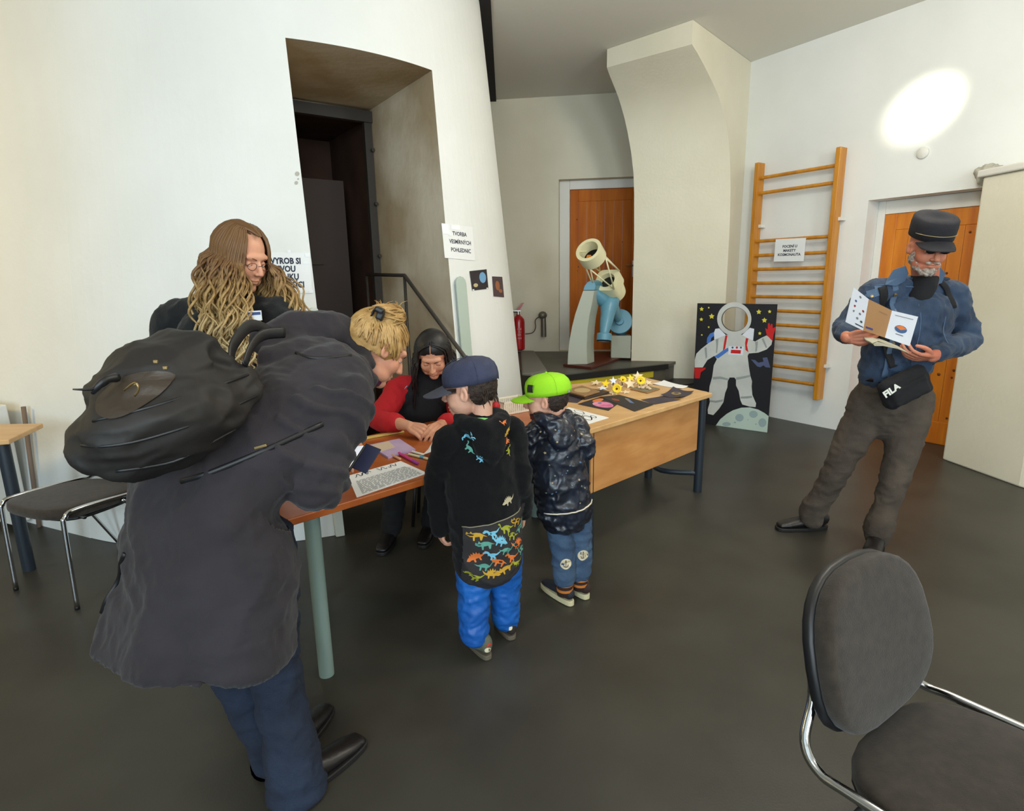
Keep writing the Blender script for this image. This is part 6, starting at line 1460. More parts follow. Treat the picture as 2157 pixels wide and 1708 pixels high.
# ================================================================== the three women
def hairmat(name, root_c, mid_c, tip_c, z0, z1):
    M_ = mat(name, mid_c, 0.5, spec=0.4); nt = M_.node_tree; b_ = nt.nodes['Principled BSDF']
    g = nt.nodes.new('ShaderNodeNewGeometry'); sx_ = nt.nodes.new('ShaderNodeSeparateXYZ'); mr = nt.nodes.new('ShaderNodeMapRange'); r = nt.nodes.new('ShaderNodeValToRGB')
    tc = nt.nodes.new('ShaderNodeTexCoord'); nz = nt.nodes.new('ShaderNodeTexNoise'); nz.inputs['Scale'].default_value = 45; ad = nt.nodes.new('ShaderNodeMath'); ad.operation = 'MULTIPLY_ADD'; ad.inputs[1].default_value = 0.5
    nt.links.new(tc.outputs['Object'], sx_.inputs[0]); nt.links.new(sx_.outputs[2], mr.inputs[0]); mr.inputs[1].default_value = z0; mr.inputs[2].default_value = z1
    nt.links.new(tc.outputs['Object'], nz.inputs['Vector']); nt.links.new(nz.outputs[0], ad.inputs[0]); nt.links.new(mr.outputs[0], ad.inputs[2])
    r.color_ramp.elements[0].color = lin(tip_c) + (1,); r.color_ramp.elements[0].position = 0.25; r.color_ramp.elements[1].color = lin(root_c) + (1,); r.color_ramp.elements[1].position = 1.15
    e_ = r.color_ramp.elements.new(0.75); e_.color = lin(mid_c) + (1,)
    nt.links.new(ad.outputs[0], r.inputs[0]); nt.links.new(r.outputs[0], b_.inputs['Base Color']); return M_
# ---- standing woman with long wavy hair
ys_ = 2.32
sw = thing('person', 'standing woman with long wavy blonde hair, glasses and a black cardigan beside the tower', 'person', (-1.15, 2.35, 0))
sh_c = J(512, 545, ys_ - 0.02); sf_ = V((0.86, -0.42, -0.38)).normalized(); sR = frame(sf_, (0.05, 0, 1)); ss = 1.0
sbf = V((0.62, -0.78, 0)).normalized(); sbs = V((sbf.y, -sbf.x, 0))      # her right side = image left
stop = J(478, 655, ys_ + 0.06); snk = J(492, 618, ys_ + 0.03); sch = J(470, 740, ys_ + 0.05); swa = J(480, 860, ys_ + 0.05); spe = J(490, 960, ys_ + 0.05)
sA = J(365, 668, ys_ + 0.12); sB = J(590, 668, ys_ - 0.02); seA = J(332, 800, ys_ + 0.12); seB = J(606, 810, ys_ - 0.04); swA = J(400, 880, ys_ - 0.05); swB = J(570, 900, ys_ - 0.18)
b = B(); head_parts(b, sh_c, sR, ss); b.tube([stop + V((0, 0, -0.03)), snk, sh_c + sR @ V((0, -0.035, -0.05))], [0.06, 0.048, 0.048], seg=16, round_=True)
hm = fuse(b, 0.0036, 7); head_post(hm, sh_c, sR, ss)
tb_ = B(); tb_.tube([spe, swa, sch, stop], [(0.13, 0.09), (0.11, 0.08), (0.13, 0.09), (0.09, 0.05)], side=sbs, seg=18, round_=True)
tb_.tube([sA, seA, swA], [0.04, 0.034, 0.025], seg=10, round_=True); tb_.tube([sB, seB, swB], [0.04, 0.034, 0.025], seg=10, round_=True)
fA = V((spe.x, spe.y, 0)) + sbs * 0.10; fB = V((spe.x, spe.y, 0)) - sbs * 0.10
hpA = spe + sbs * 0.09; hpB = spe - sbs * 0.09
for h_, f_ in ((hpA, fA), (hpB, fB)): tb_.tube([h_, lim(h_, f_, .48), V((f_.x, f_.y, 0.09))], [0.08, 0.052, 0.036], seg=12, round_=True)
core = fuse(tb_, 0.015, 1)
hA = fuse(hand_parts(swA, seA, V((0.7, -0.6, -0.3)), V((-0.2, -0.2, 1)), 1, 0.92), 0.003, 2); hB = fuse(hand_parts(swB, seB, V((0.3, -0.9, -0.3)), V((0.3, 0, 1)), -1, 0.92), 0.003, 2)
body_join('body', sw, [hm, core, hA, hB], [SKIN, LIP]); eyes(sw, None, sh_c, sR, ss, lid=0.7, brow=mat('brow_brown', (110, 72, 44), 0.7))
# glasses
Ms = M4(sR, sh_c)
b = B()
for x in (-1, 1): b.tube([Ms @ V((x * 0.031 + 0.021 * math.cos(g), 0.092 - 0.006 * abs(math.cos(g)), 0.000 + 0.014 * math.sin(g))) for g in [2 * PI * i / 16 for i in range(17)]], 0.0011, seg=5); 
for x in (-1, 1): b.tube([Ms @ V(q) for q in ((x * 0.052, 0.088, 0.004), (x * 0.072, 0.05, 0.004), (x * 0.079, -0.005, 0.006))], 0.0011, seg=5)
b.tube([Ms @ V(q) for q in ((-0.010, 0.094, 0.003), (0, 0.098, 0.006), (0.010, 0.094, 0.003))], 0.0011, seg=5)
obj('glasses', b, mat('glasses_frame', (90, 60, 50), 0.3, metal=0.6), sw, smooth=True, kind='stuff')
# clothes
PINKS = mat('pale_floral_top', (206, 176, 156), 0.85, col2=(170, 110, 100), nscale=60, lo=0.5, hi=0.62)
CARD = mat('black_knit', (15, 18, 20), 0.95, bump=0.3, bscale=180, sheen=0.08)
b = B(); b.tube([spe, swa, sch, lim(sch, stop, .6), stop + V((0, 0, -0.01))], [(0.155, 0.115), (0.135, 0.105), (0.155, 0.125), (0.13, 0.10), (0.07, 0.06)], side=sbs, seg=22, sub=3, round_=True)
cloth('blouse', sw, b, PINKS, 0.009, [fold(0.004, (14, 14, 10), 4)])
b = B(); b.tube([spe + V((0, 0, 0.03)), lim(spe, V((spe.x, spe.y, 0)), 0.12)], [(0.165, 0.125), (0.16, 0.12)], side=sbs, seg=20, round_=True)
for h_, f_ in ((hpA, fA), (hpB, fB)): b.tube([h_, lim(h_, f_, .25), lim(h_, f_, .5), V((f_.x, f_.y, 0.1))], [0.098, 0.085, 0.066, 0.055], seg=16, sub=3, round_=True)
cloth('trousers', sw, b, mat('dark_trousers', (26, 28, 36), 0.9), 0.01, [fold(0.005, (12, 12, 20), 5)])
for f_ in (fA, fB): shoe(sw, f_ - sbf * 0.07 + V((0, 0, 0)), f_ + sbf * 0.17, 0.085, 0.07, BLKL, SOLE, V((f_.x, f_.y, 0.1)))
b = B(); b.tube([spe + V((0, 0, -0.10)), spe, swa, sch, lim(sch, stop, .6), stop + V((0, 0, 0.0))], [(0.185, 0.135), (0.18, 0.13), (0.165, 0.125), (0.185, 0.145), (0.165, 0.12), (0.10, 0.075)], side=sbs, seg=26, sub=3, round_=True)
for sh, el, wr in ((sA, seA, swA), (sB, seB, swB)): b.tube([sh + (stop - sh) * 0.6 + V((0, 0, .02)), sh + (stop - sh) * 0.25, sh, lim(sh, el, .5), el, lim(el, wr, .85)], [0.06, 0.066, 0.07, 0.064, 0.060, 0.048], seg=18, sub=3, round_=True)
me = fuse(b, 0.009, 3); displace(me, fold(0.010, (6, 6, 7), 3)); displace(me, fold(0.005, (18, 18, 14), 7))
# cut the open front
bm = bmesh.new(); bm.from_mesh(me); kill = []
for f in bm.faces:
    p = f.calc_center_median(); q = p - lim(spe, stop, max(0, min(1, (p.z - spe.z) / (stop.z - spe.z)))); 
    if q.dot(sbf) > 0.03 and abs(q.dot(sbs) - 0.005) < 0.052 + 0.02 * (p.z < sch.z): kill.append(f)
bmesh.ops.delete(bm, geom=kill, context='FACES'); bm.to_mesh(me); bm.free()
cd = obj('cardigan', me, CARD, sw, smooth=True); sm_ = cd.modifiers.new('s', 'SOLIDIFY'); sm_.thickness = 0.006; sm_.offset = -1
b = B(); c_ = J(537, 665, ys_ - 0.20); b.box(c_, (0.055, 0.004, 0.035), basis(V((0.95, -0.2, 0.05)), V((0.2, 0.95, 0)), V((0, 0, 1)))); bd_ = obj('name_badge', b, PAPER, sw)
b = B(); b.box(c_ + V((0.0, -0.003, 0.008)), (0.05, 0.002, 0.010), basis(V((0.95, -0.2, 0.05)), V((0.2, 0.95, 0)), V((0, 0, 1)))); q_ = obj('badge_stripe', b, mat('badge_blue', (60, 80, 130), 0.5), None); q_.parent = bd_
# hair
HB = hairmat('wavy_blonde_hair', (112, 80, 48), (166, 134, 84), (214, 192, 144), sh_c.z - 0.42, sh_c.z + 0.10)
b = B(); b.ell(Ms @ V((0, -0.030, 0.030)), (0.086, 0.100, 0.097), sR, seg=26, rings=18); b.ell(Ms @ V((0, -0.06, -0.04)), (0.088, 0.07, 0.09), sR)
me = fuse(b, 0.006, 2); bm = bmesh.new(); bm.from_mesh(me); Ri = sR.transposed(); kill = [f for f in bm.faces if (lambda p: p.y > 0.035 and p.z < 0.058 - abs(p.x) * 0.15 and abs(p.x) < 0.080)(Ri @ (f.calc_center_median() - sh_c))]
bmesh.ops.delete(bm, geom=kill, context='FACES'); bm.to_mesh(me); bm.free(); displace(me, lambda co, n: 0.004 * noise.noise(V((co.x * 60, co.y * 60, co.z * 12))))
hs_o = obj('hair', me, HB, sw, smooth=True)
random.seed(4); b = B(); N_H = 540
for i in range(N_H):
    a = random.uniform(0.0, 1.0); sgn = 1 if i % 2 == 0 else -1
    # angle round the head measured from the face: 42 deg (temple) to 180 (back)
    g = math.radians(34 + 146 * a ** 0.9) * sgn; depth = random.uniform(0.0, 1.0)
    dirl = V((math.sin(g), math.cos(g), 0)); 
    def sph(th_, k_=1.0): th_ = math.radians(th_); return Ms @ V((dirl.x * 0.093 * k_ * math.sin(th_), -0.022 + dirl.y * 0.106 * k_ * math.sin(th_), 0.030 + 0.101 * k_ * math.cos(th_)))
    kk_ = 1.0 + 0.06 * depth; W2 = sph(104, kk_ * (1.0 if abs(g) > 1.15 else 1.10))
    hd_ = (sR @ dirl); hd_.z = 0; hd_.normalize()
    L = random.uniform(0.22, 0.46) * (1.0 if abs(g) > 0.9 else 1.05)
    pts = [Ms @ V((0.003 * sgn, 0.066 - 0.12 * a, 0.108 + 0.025 * math.sin(a * PI * 0.6))), sph(28, kk_), sph(54, kk_), sph(80, kk_), W2]; nseg = 11; ph = random.uniform(0, 6.28); fr_w = random.uniform(40, 60); am = random.uniform(0.012, 0.026)
    sidev = V((hd_.y, -hd_.x, 0)); spread = random.uniform(0.02, 0.10)
    # push strands forward over the chest or back over the shoulder
    over = sbf * (0.035 if abs(g) < 2.2 else -0.04) + hd_ * (0.035 if abs(g) < 1.15 else 0.0)
    for k_ in range(1, nseg + 1):
        t = k_ / nseg; z = W2.z - L * t
        c_ = V((W2.x, W2.y, z)) + hd_ * (0.012 + spread * math.sin(min(1, t * 1.4) * PI / 2) * depth) + over * min(1, t * 1.6) * 0.9
        c_ += sidev * am * math.sin(fr_w * L * t + ph) * (0.4 + t) + hd_ * am * 0.8 * math.cos(fr_w * L * t + ph)
        pts.append(c_)
    hairstrand(b, pts, random.uniform(0.0035, 0.0066), 2, 4)
q_ = obj('hair_strands', b, HB, None, smooth=True, kind='stuff'); q_.parent = hs_o

# ---- seated woman with black hair
dk = thing('person', 'black-haired woman in a black vest over red sleeves, bowed over the brown table', 'person', (-0.55, 3.3, 0))
dh = J(912, 748, 2.98); df = V((0.02, -0.80, -0.60)).normalized(); dR = frame(df, (0, 0, 1)); dsc = 0.98
dbs = V((-0.97, -0.20, 0)).normalized(); dtop = J(900, 800, 3.13); dch = J(895, 860, 3.20); dpe = V((-0.52, 3.48, 0.50))
dA = J(838, 822, 3.08); dB = J(958, 832, 3.12); deA = J(800, 884, 2.92); deB = J(972, 888, 2.96); dwA = J(862, 897, 2.76); dwB = J(930, 893, 2.78)
b = B(); head_parts(b, dh, dR, dsc); b.tube([dtop + V((0, 0.02, -0.03)), lim(dtop, dh, .5) + V((0, 0.05, 0.0)), dh + dR @ V((0, -0.04, -0.045))], [0.06, 0.05, 0.048], seg=16, round_=True)
hm = fuse(b, 0.0036, 7); head_post(hm, dh, dR, dsc)
tb_ = B(); tb_.tube([dpe, lim(dpe, dch, .5), dch, dtop], [(0.14, 0.10), (0.12, 0.09), (0.13, 0.09), (0.09, 0.05)], side=dbs, seg=18, round_=True)
tb_.tube([dA, deA, dwA], [0.04, 0.034, 0.025], seg=10, round_=True); tb_.tube([dB, deB, dwB], [0.04, 0.034, 0.025], seg=10, round_=True)
fA = G(822, 1150); fB = G(888, 1118); kA = V((-0.66, 3.13, 0.50)); kB = V((-0.42, 3.20, 0.50)); hA_ = dpe + V((-0.09, -0.02, -0.02)); hB_ = dpe + V((0.09, -0.0, -0.02))
fA = V((-0.72, 3.12, 0)); fB = V((-0.50, 3.20, 0))
for h_, k_, f_ in ((hA_, kA, fA), (hB_, kB, fB)): tb_.tube([h_, k_, V((f_.x, f_.y + 0.05, 0.1))], [0.075, 0.052, 0.036], seg=12, round_=True)
core = fuse(tb_, 0.015, 1)
hA = fuse(hand_parts(dwA, deA, (J(912, 918, 2.66) - dwA), V((-0.15, -0.5, 0.85)), -1, 0.95, curl=(0.5, 0.6, 0.7, 0.8), tcurl=0.6), 0.0028, 2)
hB = fuse(hand_parts(dwB, deB, (J(902, 922, 2.66) - dwB), V((0.35, -0.4, 0.85)), 1, 0.95, curl=(0.6, 0.6, 0.6, 0.7), tcurl=0.6), 0.0028, 2)
body_join('body', dk, [hm, core, hA, hB], [SKIN, LIP]); eyes(dk, None, dh, dR, dsc, lid=1.0)
REDK = mat('red_knit', (178, 16, 28), 0.85, bump=0.2, bscale=160)
b = B()
for sh, el, wr, t_ in ((dA, deA, dwA, 0.55), (dB, deB, dwB, 0.75)): b.tube([sh + (dtop - sh) * 0.35, sh, lim(sh, el, .5), el, lim(el, wr, t_)], [0.062, 0.070, 0.064, 0.060, 0.050], seg=18, sub=3, round_=True)
b.tube([dtop + V((0, 0.05, -0.10)), dtop + V((0, 0.02, -0.02))], [(0.12, 0.08), (0.08, 0.07)], side=dbs, seg=16, round_=True)
cloth('red_sweater', dk, b, REDK, 0.008, [fold(0.007, (12, 12, 12), 3)])
b = B(); b.tube([dpe + V((0, 0.0, -0.02)), lim(dpe, dch, .5), dch, lim(dch, dtop, .6), dtop], [(0.19, 0.14), (0.185, 0.145), (0.19, 0.14), (0.165, 0.12), (0.085, 0.075)], side=dbs, seg=24, sub=3, round_=True)
b.tube([lim(dA, dtop, .1) + V((0.02, 0, -0.03)), dtop, lim(dB, dtop, .1) + V((-0.02, 0, -0.03))], [0.07, 0.075, 0.07], seg=16, round_=True)
vs_o = cloth('black_vest', dk, b, BLKC, 0.009, [fold(0.007, (8, 8, 9), 6)])
bvv = bvh_of(vs_o); LB = mat('light_blue_print', (140, 184, 214), 0.7)
for u, v, s_ in ((832, 806, .018), (846, 820, .014), (840, 812, .010)):
    r = decal(bvv, star(1, 0.6, 4), J(u, v, 2.95), (1, 0, 0), (0, 0, 1), s_, 0.004, rng=0.3)
    if r.f: q_ = obj('blue_print', r, LB, None); q_.parent = vs_o
b = B()
for h_, k_, f_ in ((hA_, kA, fA), (hB_, kB, fB)): b.tube([h_, lim(h_, k_, .5), k_, lim(k_, f_, .5) + V((0, 0.03, 0)), V((f_.x, f_.y + 0.05, 0.09))], [0.10, 0.09, 0.075, 0.066, 0.06], seg=16, sub=3, round_=True)
cloth('trousers', dk, b, mat('black_trousers', (16, 17, 20), 0.9), 0.01, [fold(0.005, (12, 12, 20), 5)])
for f_ in (fA, fB): shoe(dk, f_ + V((0.0, 0.12, 0)), f_ + V((-0.03, -0.13, 0)), 0.09, 0.08, BLKL, SOLE, V((f_.x, f_.y + 0.05, 0.1)))
# her stool
stl = thing('stool', 'plain black stool under the black-haired woman in the doorway', 'stool', (dpe.x, dpe.y, 0))
b = B(); b.lathe([(0, 0.355), (0.17, 0.355), (0.18, 0.365), (0.18, 0.375), (0.16, 0.385), (0, 0.385)], (dpe.x, dpe.y + 0.02, 0), seg=28); obj('seat', b, SHELL, stl, smooth=True, sharp=40)
for k_ in range(4):
    g = PI / 4 + k_ * PI / 2; b = B(); b.tube([(dpe.x + 0.11 * math.cos(g), dpe.y + .02 + 0.11 * math.sin(g), 0.356), (dpe.x + 0.16 * math.cos(g), dpe.y + .02 + 0.16 * math.sin(g), 0.002)], 0.011, seg=8); obj('leg', b, SHELL, stl, smooth=True)
BH = mat('black_hair', (16, 13, 14), 0.45, spec=0.5); Md = M4(dR, dh)
b = B(); b.ell(Md @ V((0, -0.026, 0.032)), (0.088, 0.100, 0.096), dR, seg=26, rings=18); b.ell(Md @ V((0, -0.075, -0.03)), (0.085, 0.06, 0.09), dR); me = fuse(b, 0.006, 2); Ri = dR.transposed()
bm = bmesh.new(); bm.from_mesh(me); kill = [f for f in bm.faces if (lambda p: p.y > 0.035 and p.z < 0.072 - abs(p.x) * 0.45 and abs(p.x) < 0.075)(Ri @ (f.calc_center_median() - dh))]
bmesh.ops.delete(bm, geom=kill, context='FACES'); bm.to_mesh(me); bm.free()
dho = obj('hair', me, BH, dk, smooth=True)
random.seed(9); b = B()
for i in range(230):
    a = random.uniform(0, 1); sgn = 1 if i % 2 == 0 else -1; g = math.radians(48 + 132 * a) * sgn; dl = V((math.sin(g), math.cos(g), 0))
    W0, W1, W2 = Md @ V((0.004 * sgn, 0.055 - 0.12 * a, 0.118 - .01 * a)), Md @ V((dl.x * 0.084, -0.02 + dl.y * 0.09, 0.065)), Md @ V((dl.x * 0.094, -0.02 + dl.y * 0.095, -0.005))
    hd_ = dR @ dl; hd_.z = 0; hd_.normalize(); L = random.uniform(0.12, 0.30) if abs(g) > 1.2 else random.uniform(0.08, 0.2); pts = [W0, W1, W2]
    for k_ in range(1, 7): t = k_ / 6; pts.append(V((W2.x, W2.y, W2.z - L * t)) + hd_ * (0.01 + 0.02 * t) + V((0.0, 0.06 * t, 0)) + V((0.005 * math.sin(t * 7 + i), 0.004 * math.cos(t * 5 + i), 0)))
    hairstrand(b, pts, random.uniform(0.0035, 0.0055), 2, 5)
q_ = obj('hair_strands', b, BH, None, smooth=True, kind='stuff'); q_.parent = dho
b = B(); b.tube([Md @ V((0.0, 0.088 - 0.006 * k_, 0.088 + 0.0095 * k_ - 0.0006 * k_ * k_ * 0.9)) for k_ in range(6)], [0.001, 0.002, 0.002, 0.0018, 0.0014, 0.0008], seg=6); q_ = obj('parting', b, SKIN, None, smooth=True); q_.parent = dho
# strip of paper held over the table, thread
pcs = thing('paper_strip', 'curled white paper strip with a blue end held by the black-haired woman', 'paper', J(910, 940, 2.62))
pts = [J(896, 956, 2.42), J(905, 951, 2.44), J(914, 942, 2.47), J(921, 930, 2.49), J(928, 919, 2.505)]; wv = V((0.028, -0.01, 0.012))
b = B(); vs = [p - wv for p in pts] + [p + wv for p in pts]; n = len(pts); b.add(vs + [v + V((0.0005, 0.001, -0.0008)) for v in vs], [(i, i + 1, n + i + 1, n + i) for i in range(n - 1)] + [(2 * n + i, 3 * n + i, 3 * n + i + 1, 2 * n + i + 1) for i in range(n - 1)]); obj('strip', b, PAPER, pcs, smooth=True)
b = B(); e1 = pts[-1]; b.add([e1 - wv, e1 + wv, e1 + wv + V((0.03, 0.01, 0.012)), e1 - wv + V((0.03, 0.01, 0.012))] + [q + V((0, 0.001, -0.001)) for q in (e1 - wv, e1 + wv, e1 + wv + V((0.03, 0.01, 0.012)), e1 - wv + V((0.03, 0.01, 0.012)))], [(0, 1, 2, 3), (7, 6, 5, 4)]); obj('blue_end', b, mat('strip_blue', (70, 160, 200), 0.6), pcs)

# ---- woman bending over the table with a backpack
bwm = thing('person', 'woman in a long dark parka bending over the brown table, blonde hair clipped up', 'person', (-0.70, 1.6, 0))
wf_ = V((0.50, 0.866, 0)); wr_ = V((0.866, -0.50, 0))
pe_ = J(432, 1085, 1.44); wai = J(478, 985, 1.48); chs = J(592, 885, 1.60); ubk = J(672, 800, 1.74); nkb = J(735, 762, 1.88)
hdb = J(800, 738, 1.96); bfh = V((0.66, 0.42, -0.62)).normalized(); bR = frame(bfh, (-0.1, 0, 1))
sRb = J(722, 838, 1.62); eRb = J(658, 1018, 1.47); wRb = J(712, 1000, 1.66)
sLb = J(668, 742, 2.02); eLb = J(720, 880, 2.10); wLb = J(748, 930, 1.98)
b = B(); head_parts(b, hdb, bR, 0.98); b.tube([lim(ubk, nkb, .9) + V((0.02, 0, -0.02)), nkb + V((0.01, 0, -0.008)), hdb + bR @ V((0, -0.05, -0.045))], [0.035, 0.042, 0.048], seg=16, round_=True)
hm = fuse(b, 0.004, 6); head_post(hm, hdb, bR, 0.98)
hRl = J(545, 1150, 1.46); hLl = J(400, 1150, 1.44); kRl = J(578, 1400, 1.52); kLl = J(492, 1400, 1.56); aRl = J(622, 1630, 1.46); aLl = J(590, 1600, 1.58)
tb_ = B(); tb_.tube([pe_, wai, chs, ubk], [(0.14, 0.10), (0.12, 0.09), (0.11, 0.08), (0.06, 0.04)], side=wr_, seg=18, round_=True)
tb_.tube([sRb, eRb, wRb], [0.045, 0.036, 0.026], seg=10, round_=True); tb_.tube([lim(sLb, eLb, .2), eLb, wLb], [0.03, 0.03, 0.024], seg=10, round_=True)
for q in ((hRl, kRl, aRl), (hLl, kLl, aLl)): tb_.tube(list(q), [0.08, 0.05, 0.026], seg=12, round_=True)
core = fuse(tb_, 0.015, 1)
phc = J(742, 972, 1.74)
hA = fuse(hand_parts(wRb, eRb, V((0.25, 0.45, 0.75)), V((0.85, -0.3, -0.2)), 1, 0.95, curl=(0.7, 0.8, 0.9, 1.0), tcurl=0.6), 0.0028, 2)
hB = fuse(hand_parts(wLb, eLb, V((-0.1, -0.8, -0.1)), V((0, 0, 1)), -1, 0.95, curl=(0.5, 0.5, 0.6, 0.7)), 0.0028, 2)
body_join('body', bwm, [hm, core, hA, hB], [SKIN, LIP]); eyes(bwm, None, hdb, bR, 0.98, lid=0.8)
JEANB = mat('blue_jeans', (24, 36, 56), 0.9, col2=(13, 22, 38), nscale=7, bump=0.3, bscale=220, detail=6)
b = B(); b.tube([lim(pe_, wai, .3), pe_, lim(hRl, hLl, .5) + V((0, 0, -0.08))], [(0.17, 0.13), (0.175, 0.14), (0.15, 0.12)], side=wr_, seg=20, round_=True)
for h_, k_, a_ in ((hRl, kRl, aRl), (hLl, kLl, aLl)): b.tube([h_, lim(h_, k_, .5), k_, lim(k_, a_, .5), a_ + V((0, 0, 0.02)), a_ + V((0, 0, -0.05))], [0.10, 0.088, 0.074, 0.072, 0.080, 0.088], seg=20, sub=3, round_=True)
me = fuse(b, 0.008, 3); displace(me, fold(0.007, (7, 7, 12), 3)); displace(me, fold(0.004, (20, 20, 26), 7))
for v in me.vertices: v.co.z = max(v.co.z, 0.012)
jb = obj('jeans', me, JEANB, bwm, smooth=True)
shoe(bwm, V((-0.705, 1.40, 0)), G(768, 1562), 0.095, 0.075, BLKL, SOLE, aRl + V((0, 0, -0.03)))
shoe(bwm, V((-0.76, 1.50, 0)), G(695, 1494), 0.095, 0.075, BLKL, SOLE, aLl + V((0, 0, -0.03)))
COAT = mat('dark_parka', (47, 43, 47), 0.85, col2=(39, 35, 38), nscale=5, bump=0.15, bscale=260, sheen=0.1, spec=0.25)
hem = J(412, 1352, 1.42); midc = J(440, 1225, 1.42)
b = B(); b.tube([hem, lim(hem, midc, .5), midc, pe_, wai, chs, ubk, lim(ubk, nkb, .65)], [(0.325, 0.215), (0.305, 0.20), (0.280, 0.18), (0.240, 0.165), (0.205, 0.148), (0.205, 0.145), (0.185, 0.118), (0.10, 0.08)], side=wr_, seg=32, sub=4)
bl2 = b
for sh, el, wr in ((sRb, eRb, wRb), (sLb, eLb, wLb)):
    b.tube([lim(sh, ubk, .5), sh, lim(sh, el, .35), lim(sh, el, .7), el, lim(el, wr, .45), lim(el, wr, .80)], [0.085, 0.085, 0.082, 0.078, 0.074, 0.064, 0.052], seg=20, sub=3, round_=True)
# hood lying on the back of the neck
hq = [J(560, 720, 1.72), J(620, 700, 1.80), J(690, 700, 1.88), J(745, 720, 1.92), J(770, 760, 1.86)]
b.tube(hq, [0.045, 0.065, 0.065, 0.055, 0.04], seg=18, sub=4, round_=True)
b.tube([J(575, 755, 1.66), J(650, 745, 1.74), J(730, 765, 1.80), J(772, 800, 1.80)], [0.045, 0.06, 0.055, 0.035], seg=18, sub=4, round_=True)
me = fuse(b, 0.008, 3)
def f_hem(co, n):
    t = max(0, (0.95 - co.z) / 0.6); return 0.016 * t * math.sin(co.dot(wr_) * 26 + co.dot(wf_) * 9) if t > 0 else None
displace(me, f_hem)
for v in me.vertices:
    if v.co.z < 1.0 and (v.co - eRb).length > 0.16: v.co.z += max(0.0, min(1.0, (1.0 - v.co.z) / 0.45)) * (0.02 + 0.34 * (v.co - midc).dot(wr_))
me.update()
displace(me, fold(0.011, (5, 5, 6), 3)); displace(me, fold(0.0055, (12, 12, 9), 9)); displace(me, fold(0.002, (30, 30, 26), 4))
displace(me, lambda co, n: (0.010 * max(0, math.sin((co - sRb).dot((eRb - sRb).normalized()) * 95 + 3 * noise.noise(co * 9)))) if (co - lim(sRb, eRb, .6)).length < 0.17 and (co - lim(sRb, eRb, .6)).dot(wr_) > -0.06 else None)
ct = obj('parka', me, COAT, bwm, smooth=True); bvc_ = bvh_of(ct)
ZIP = mat('zip_black', (14, 13, 15), 0.5)
ribbon(bvc_, [(246, 1178), (214, 1230), (186, 1290), (172, 1325)], 1.3, 0.012, (1, 0, 0), (0, 0, 1), ZIP, 'side_vent', ct, 0.002, 0.5)
False and ribbon(bvc_, [(640, 930), (560, 955), (470, 985), (390, 1005)], 1.35, 0.010, (1, 0, 0), (0, 0, 1), ZIP, 'waist_seam', ct, 0.002, 0.5)
ribbon(bvc_, [(545, 770), (600, 782), (690, 780), (760, 800)], 1.4, 0.010, (1, 0, 0), (0, 0, 1), ZIP, 'hood_seam', ct, 0.002, 0.6)
scf = B(); scf.tube([nkb + V((0.05, -0.08, -0.04)), nkb + V((0.06, -0.02, -0.05)), nkb + V((0.07, 0.05, -0.07))], 0.024, seg=12, sub=3, round_=True); obj('scarf', scf, mat('plum_scarf', (84, 26, 60), 0.85), bwm, smooth=True)
# hair gathered up with a claw clip
BLH = mat('blonde_hair', (194, 156, 98), 0.5, col2=(156, 116, 62), nscale=30, spec=0.4, stretch=(1, 1, 1)); Mb = M4(bR, hdb)
b = B(); b.ell(Mb @ V((0, -0.028, 0.030)), (0.086, 0.102, 0.096), bR, seg=26, rings=18); b.ell(J(808, 672, 1.95), (0.062, 0.058, 0.052)); b.ell(J(770, 700, 1.93), (0.07, 0.06, 0.055))
me = fuse(b, 0.006, 3); Ri = bR.transposed(); bm = bmesh.new(); bm.from_mesh(me); kill = [f for f in bm.faces if (lambda p: (p.y > 0.04 and p.z < 0.06 and abs(p.x) < 0.08) or (p.z < -0.03 and p.y > -0.05))(Ri @ (f.calc_center_median() - hdb))]
bmesh.ops.delete(bm, geom=kill, context='FACES'); bm.to_mesh(me); bm.free(); displace(me, lambda co, n: 0.003 * noise.noise(co * 70))
hbo = obj('hair', me, BLH, bwm, smooth=True)
random.seed(12); b = B(); bun = J(798, 664, 1.93)
for i in range(260):
    g = random.uniform(0, 2 * PI); zz2 = random.uniform(-0.5, 0.35)
    p0 = V((0.090 * math.cos(g) * math.cos(zz2), -0.028 + 0.104 * math.sin(g) * math.cos(zz2), 0.030 + 0.098 * math.sin(zz2)))
    if p0.y > 0.05 and p0.z < 0.05: continue
    P0 = Mb @ p0; e_ = bun + V((random.gauss(0, 0.014), random.gauss(0, 0.014), random.gauss(0, 0.010))); pts = []
    for k_ in range(7):
        t = k_ / 6; q = P0.lerp(e_, t); l = Ri @ (q - hdb) - V((0, -0.028, 0.030)); r_n = math.sqrt((l.x / 0.088) ** 2 + (l.y / 0.104) ** 2 + (l.z / 0.098) ** 2)
        if r_n < 1.03: l = l * (1.03 / max(r_n, 0.05))
        pts.append(hdb + bR @ (l + V((0, -0.028, 0.030))))
    hairstrand(b, pts, random.uniform(0.0022, 0.0042), 2, 4)
for i in range(110):
    g = random.uniform(0, 2 * PI); rr = random.uniform(0.045, 0.066); c0 = J(812, 668, 1.95); tl_ = random.uniform(-0.6, 0.6)
    pts = [c0 + V((rr * math.cos(g + k_ * 0.55), rr * 0.9 * math.sin(g + k_ * 0.55) * math.cos(tl_), rr * math.sin(g + k_ * 0.55) * math.sin(tl_) + 0.012 * math.sin(k_))) for k_ in range(7)]
    hairstrand(b, pts, random.uniform(0.0025, 0.0045), 2, 4)
for i in range(26):
    c0 = J(815 + random.uniform(-25, 30), 650, 1.95); d_ = V((random.uniform(-0.03, 0.04), random.uniform(-0.01, 0.02), random.uniform(0.005, 0.03))); hairstrand(b, [c0, c0 + d_ * 0.5 + V((0, 0, 0.006)), c0 + d_], 0.0012, 2, 4)
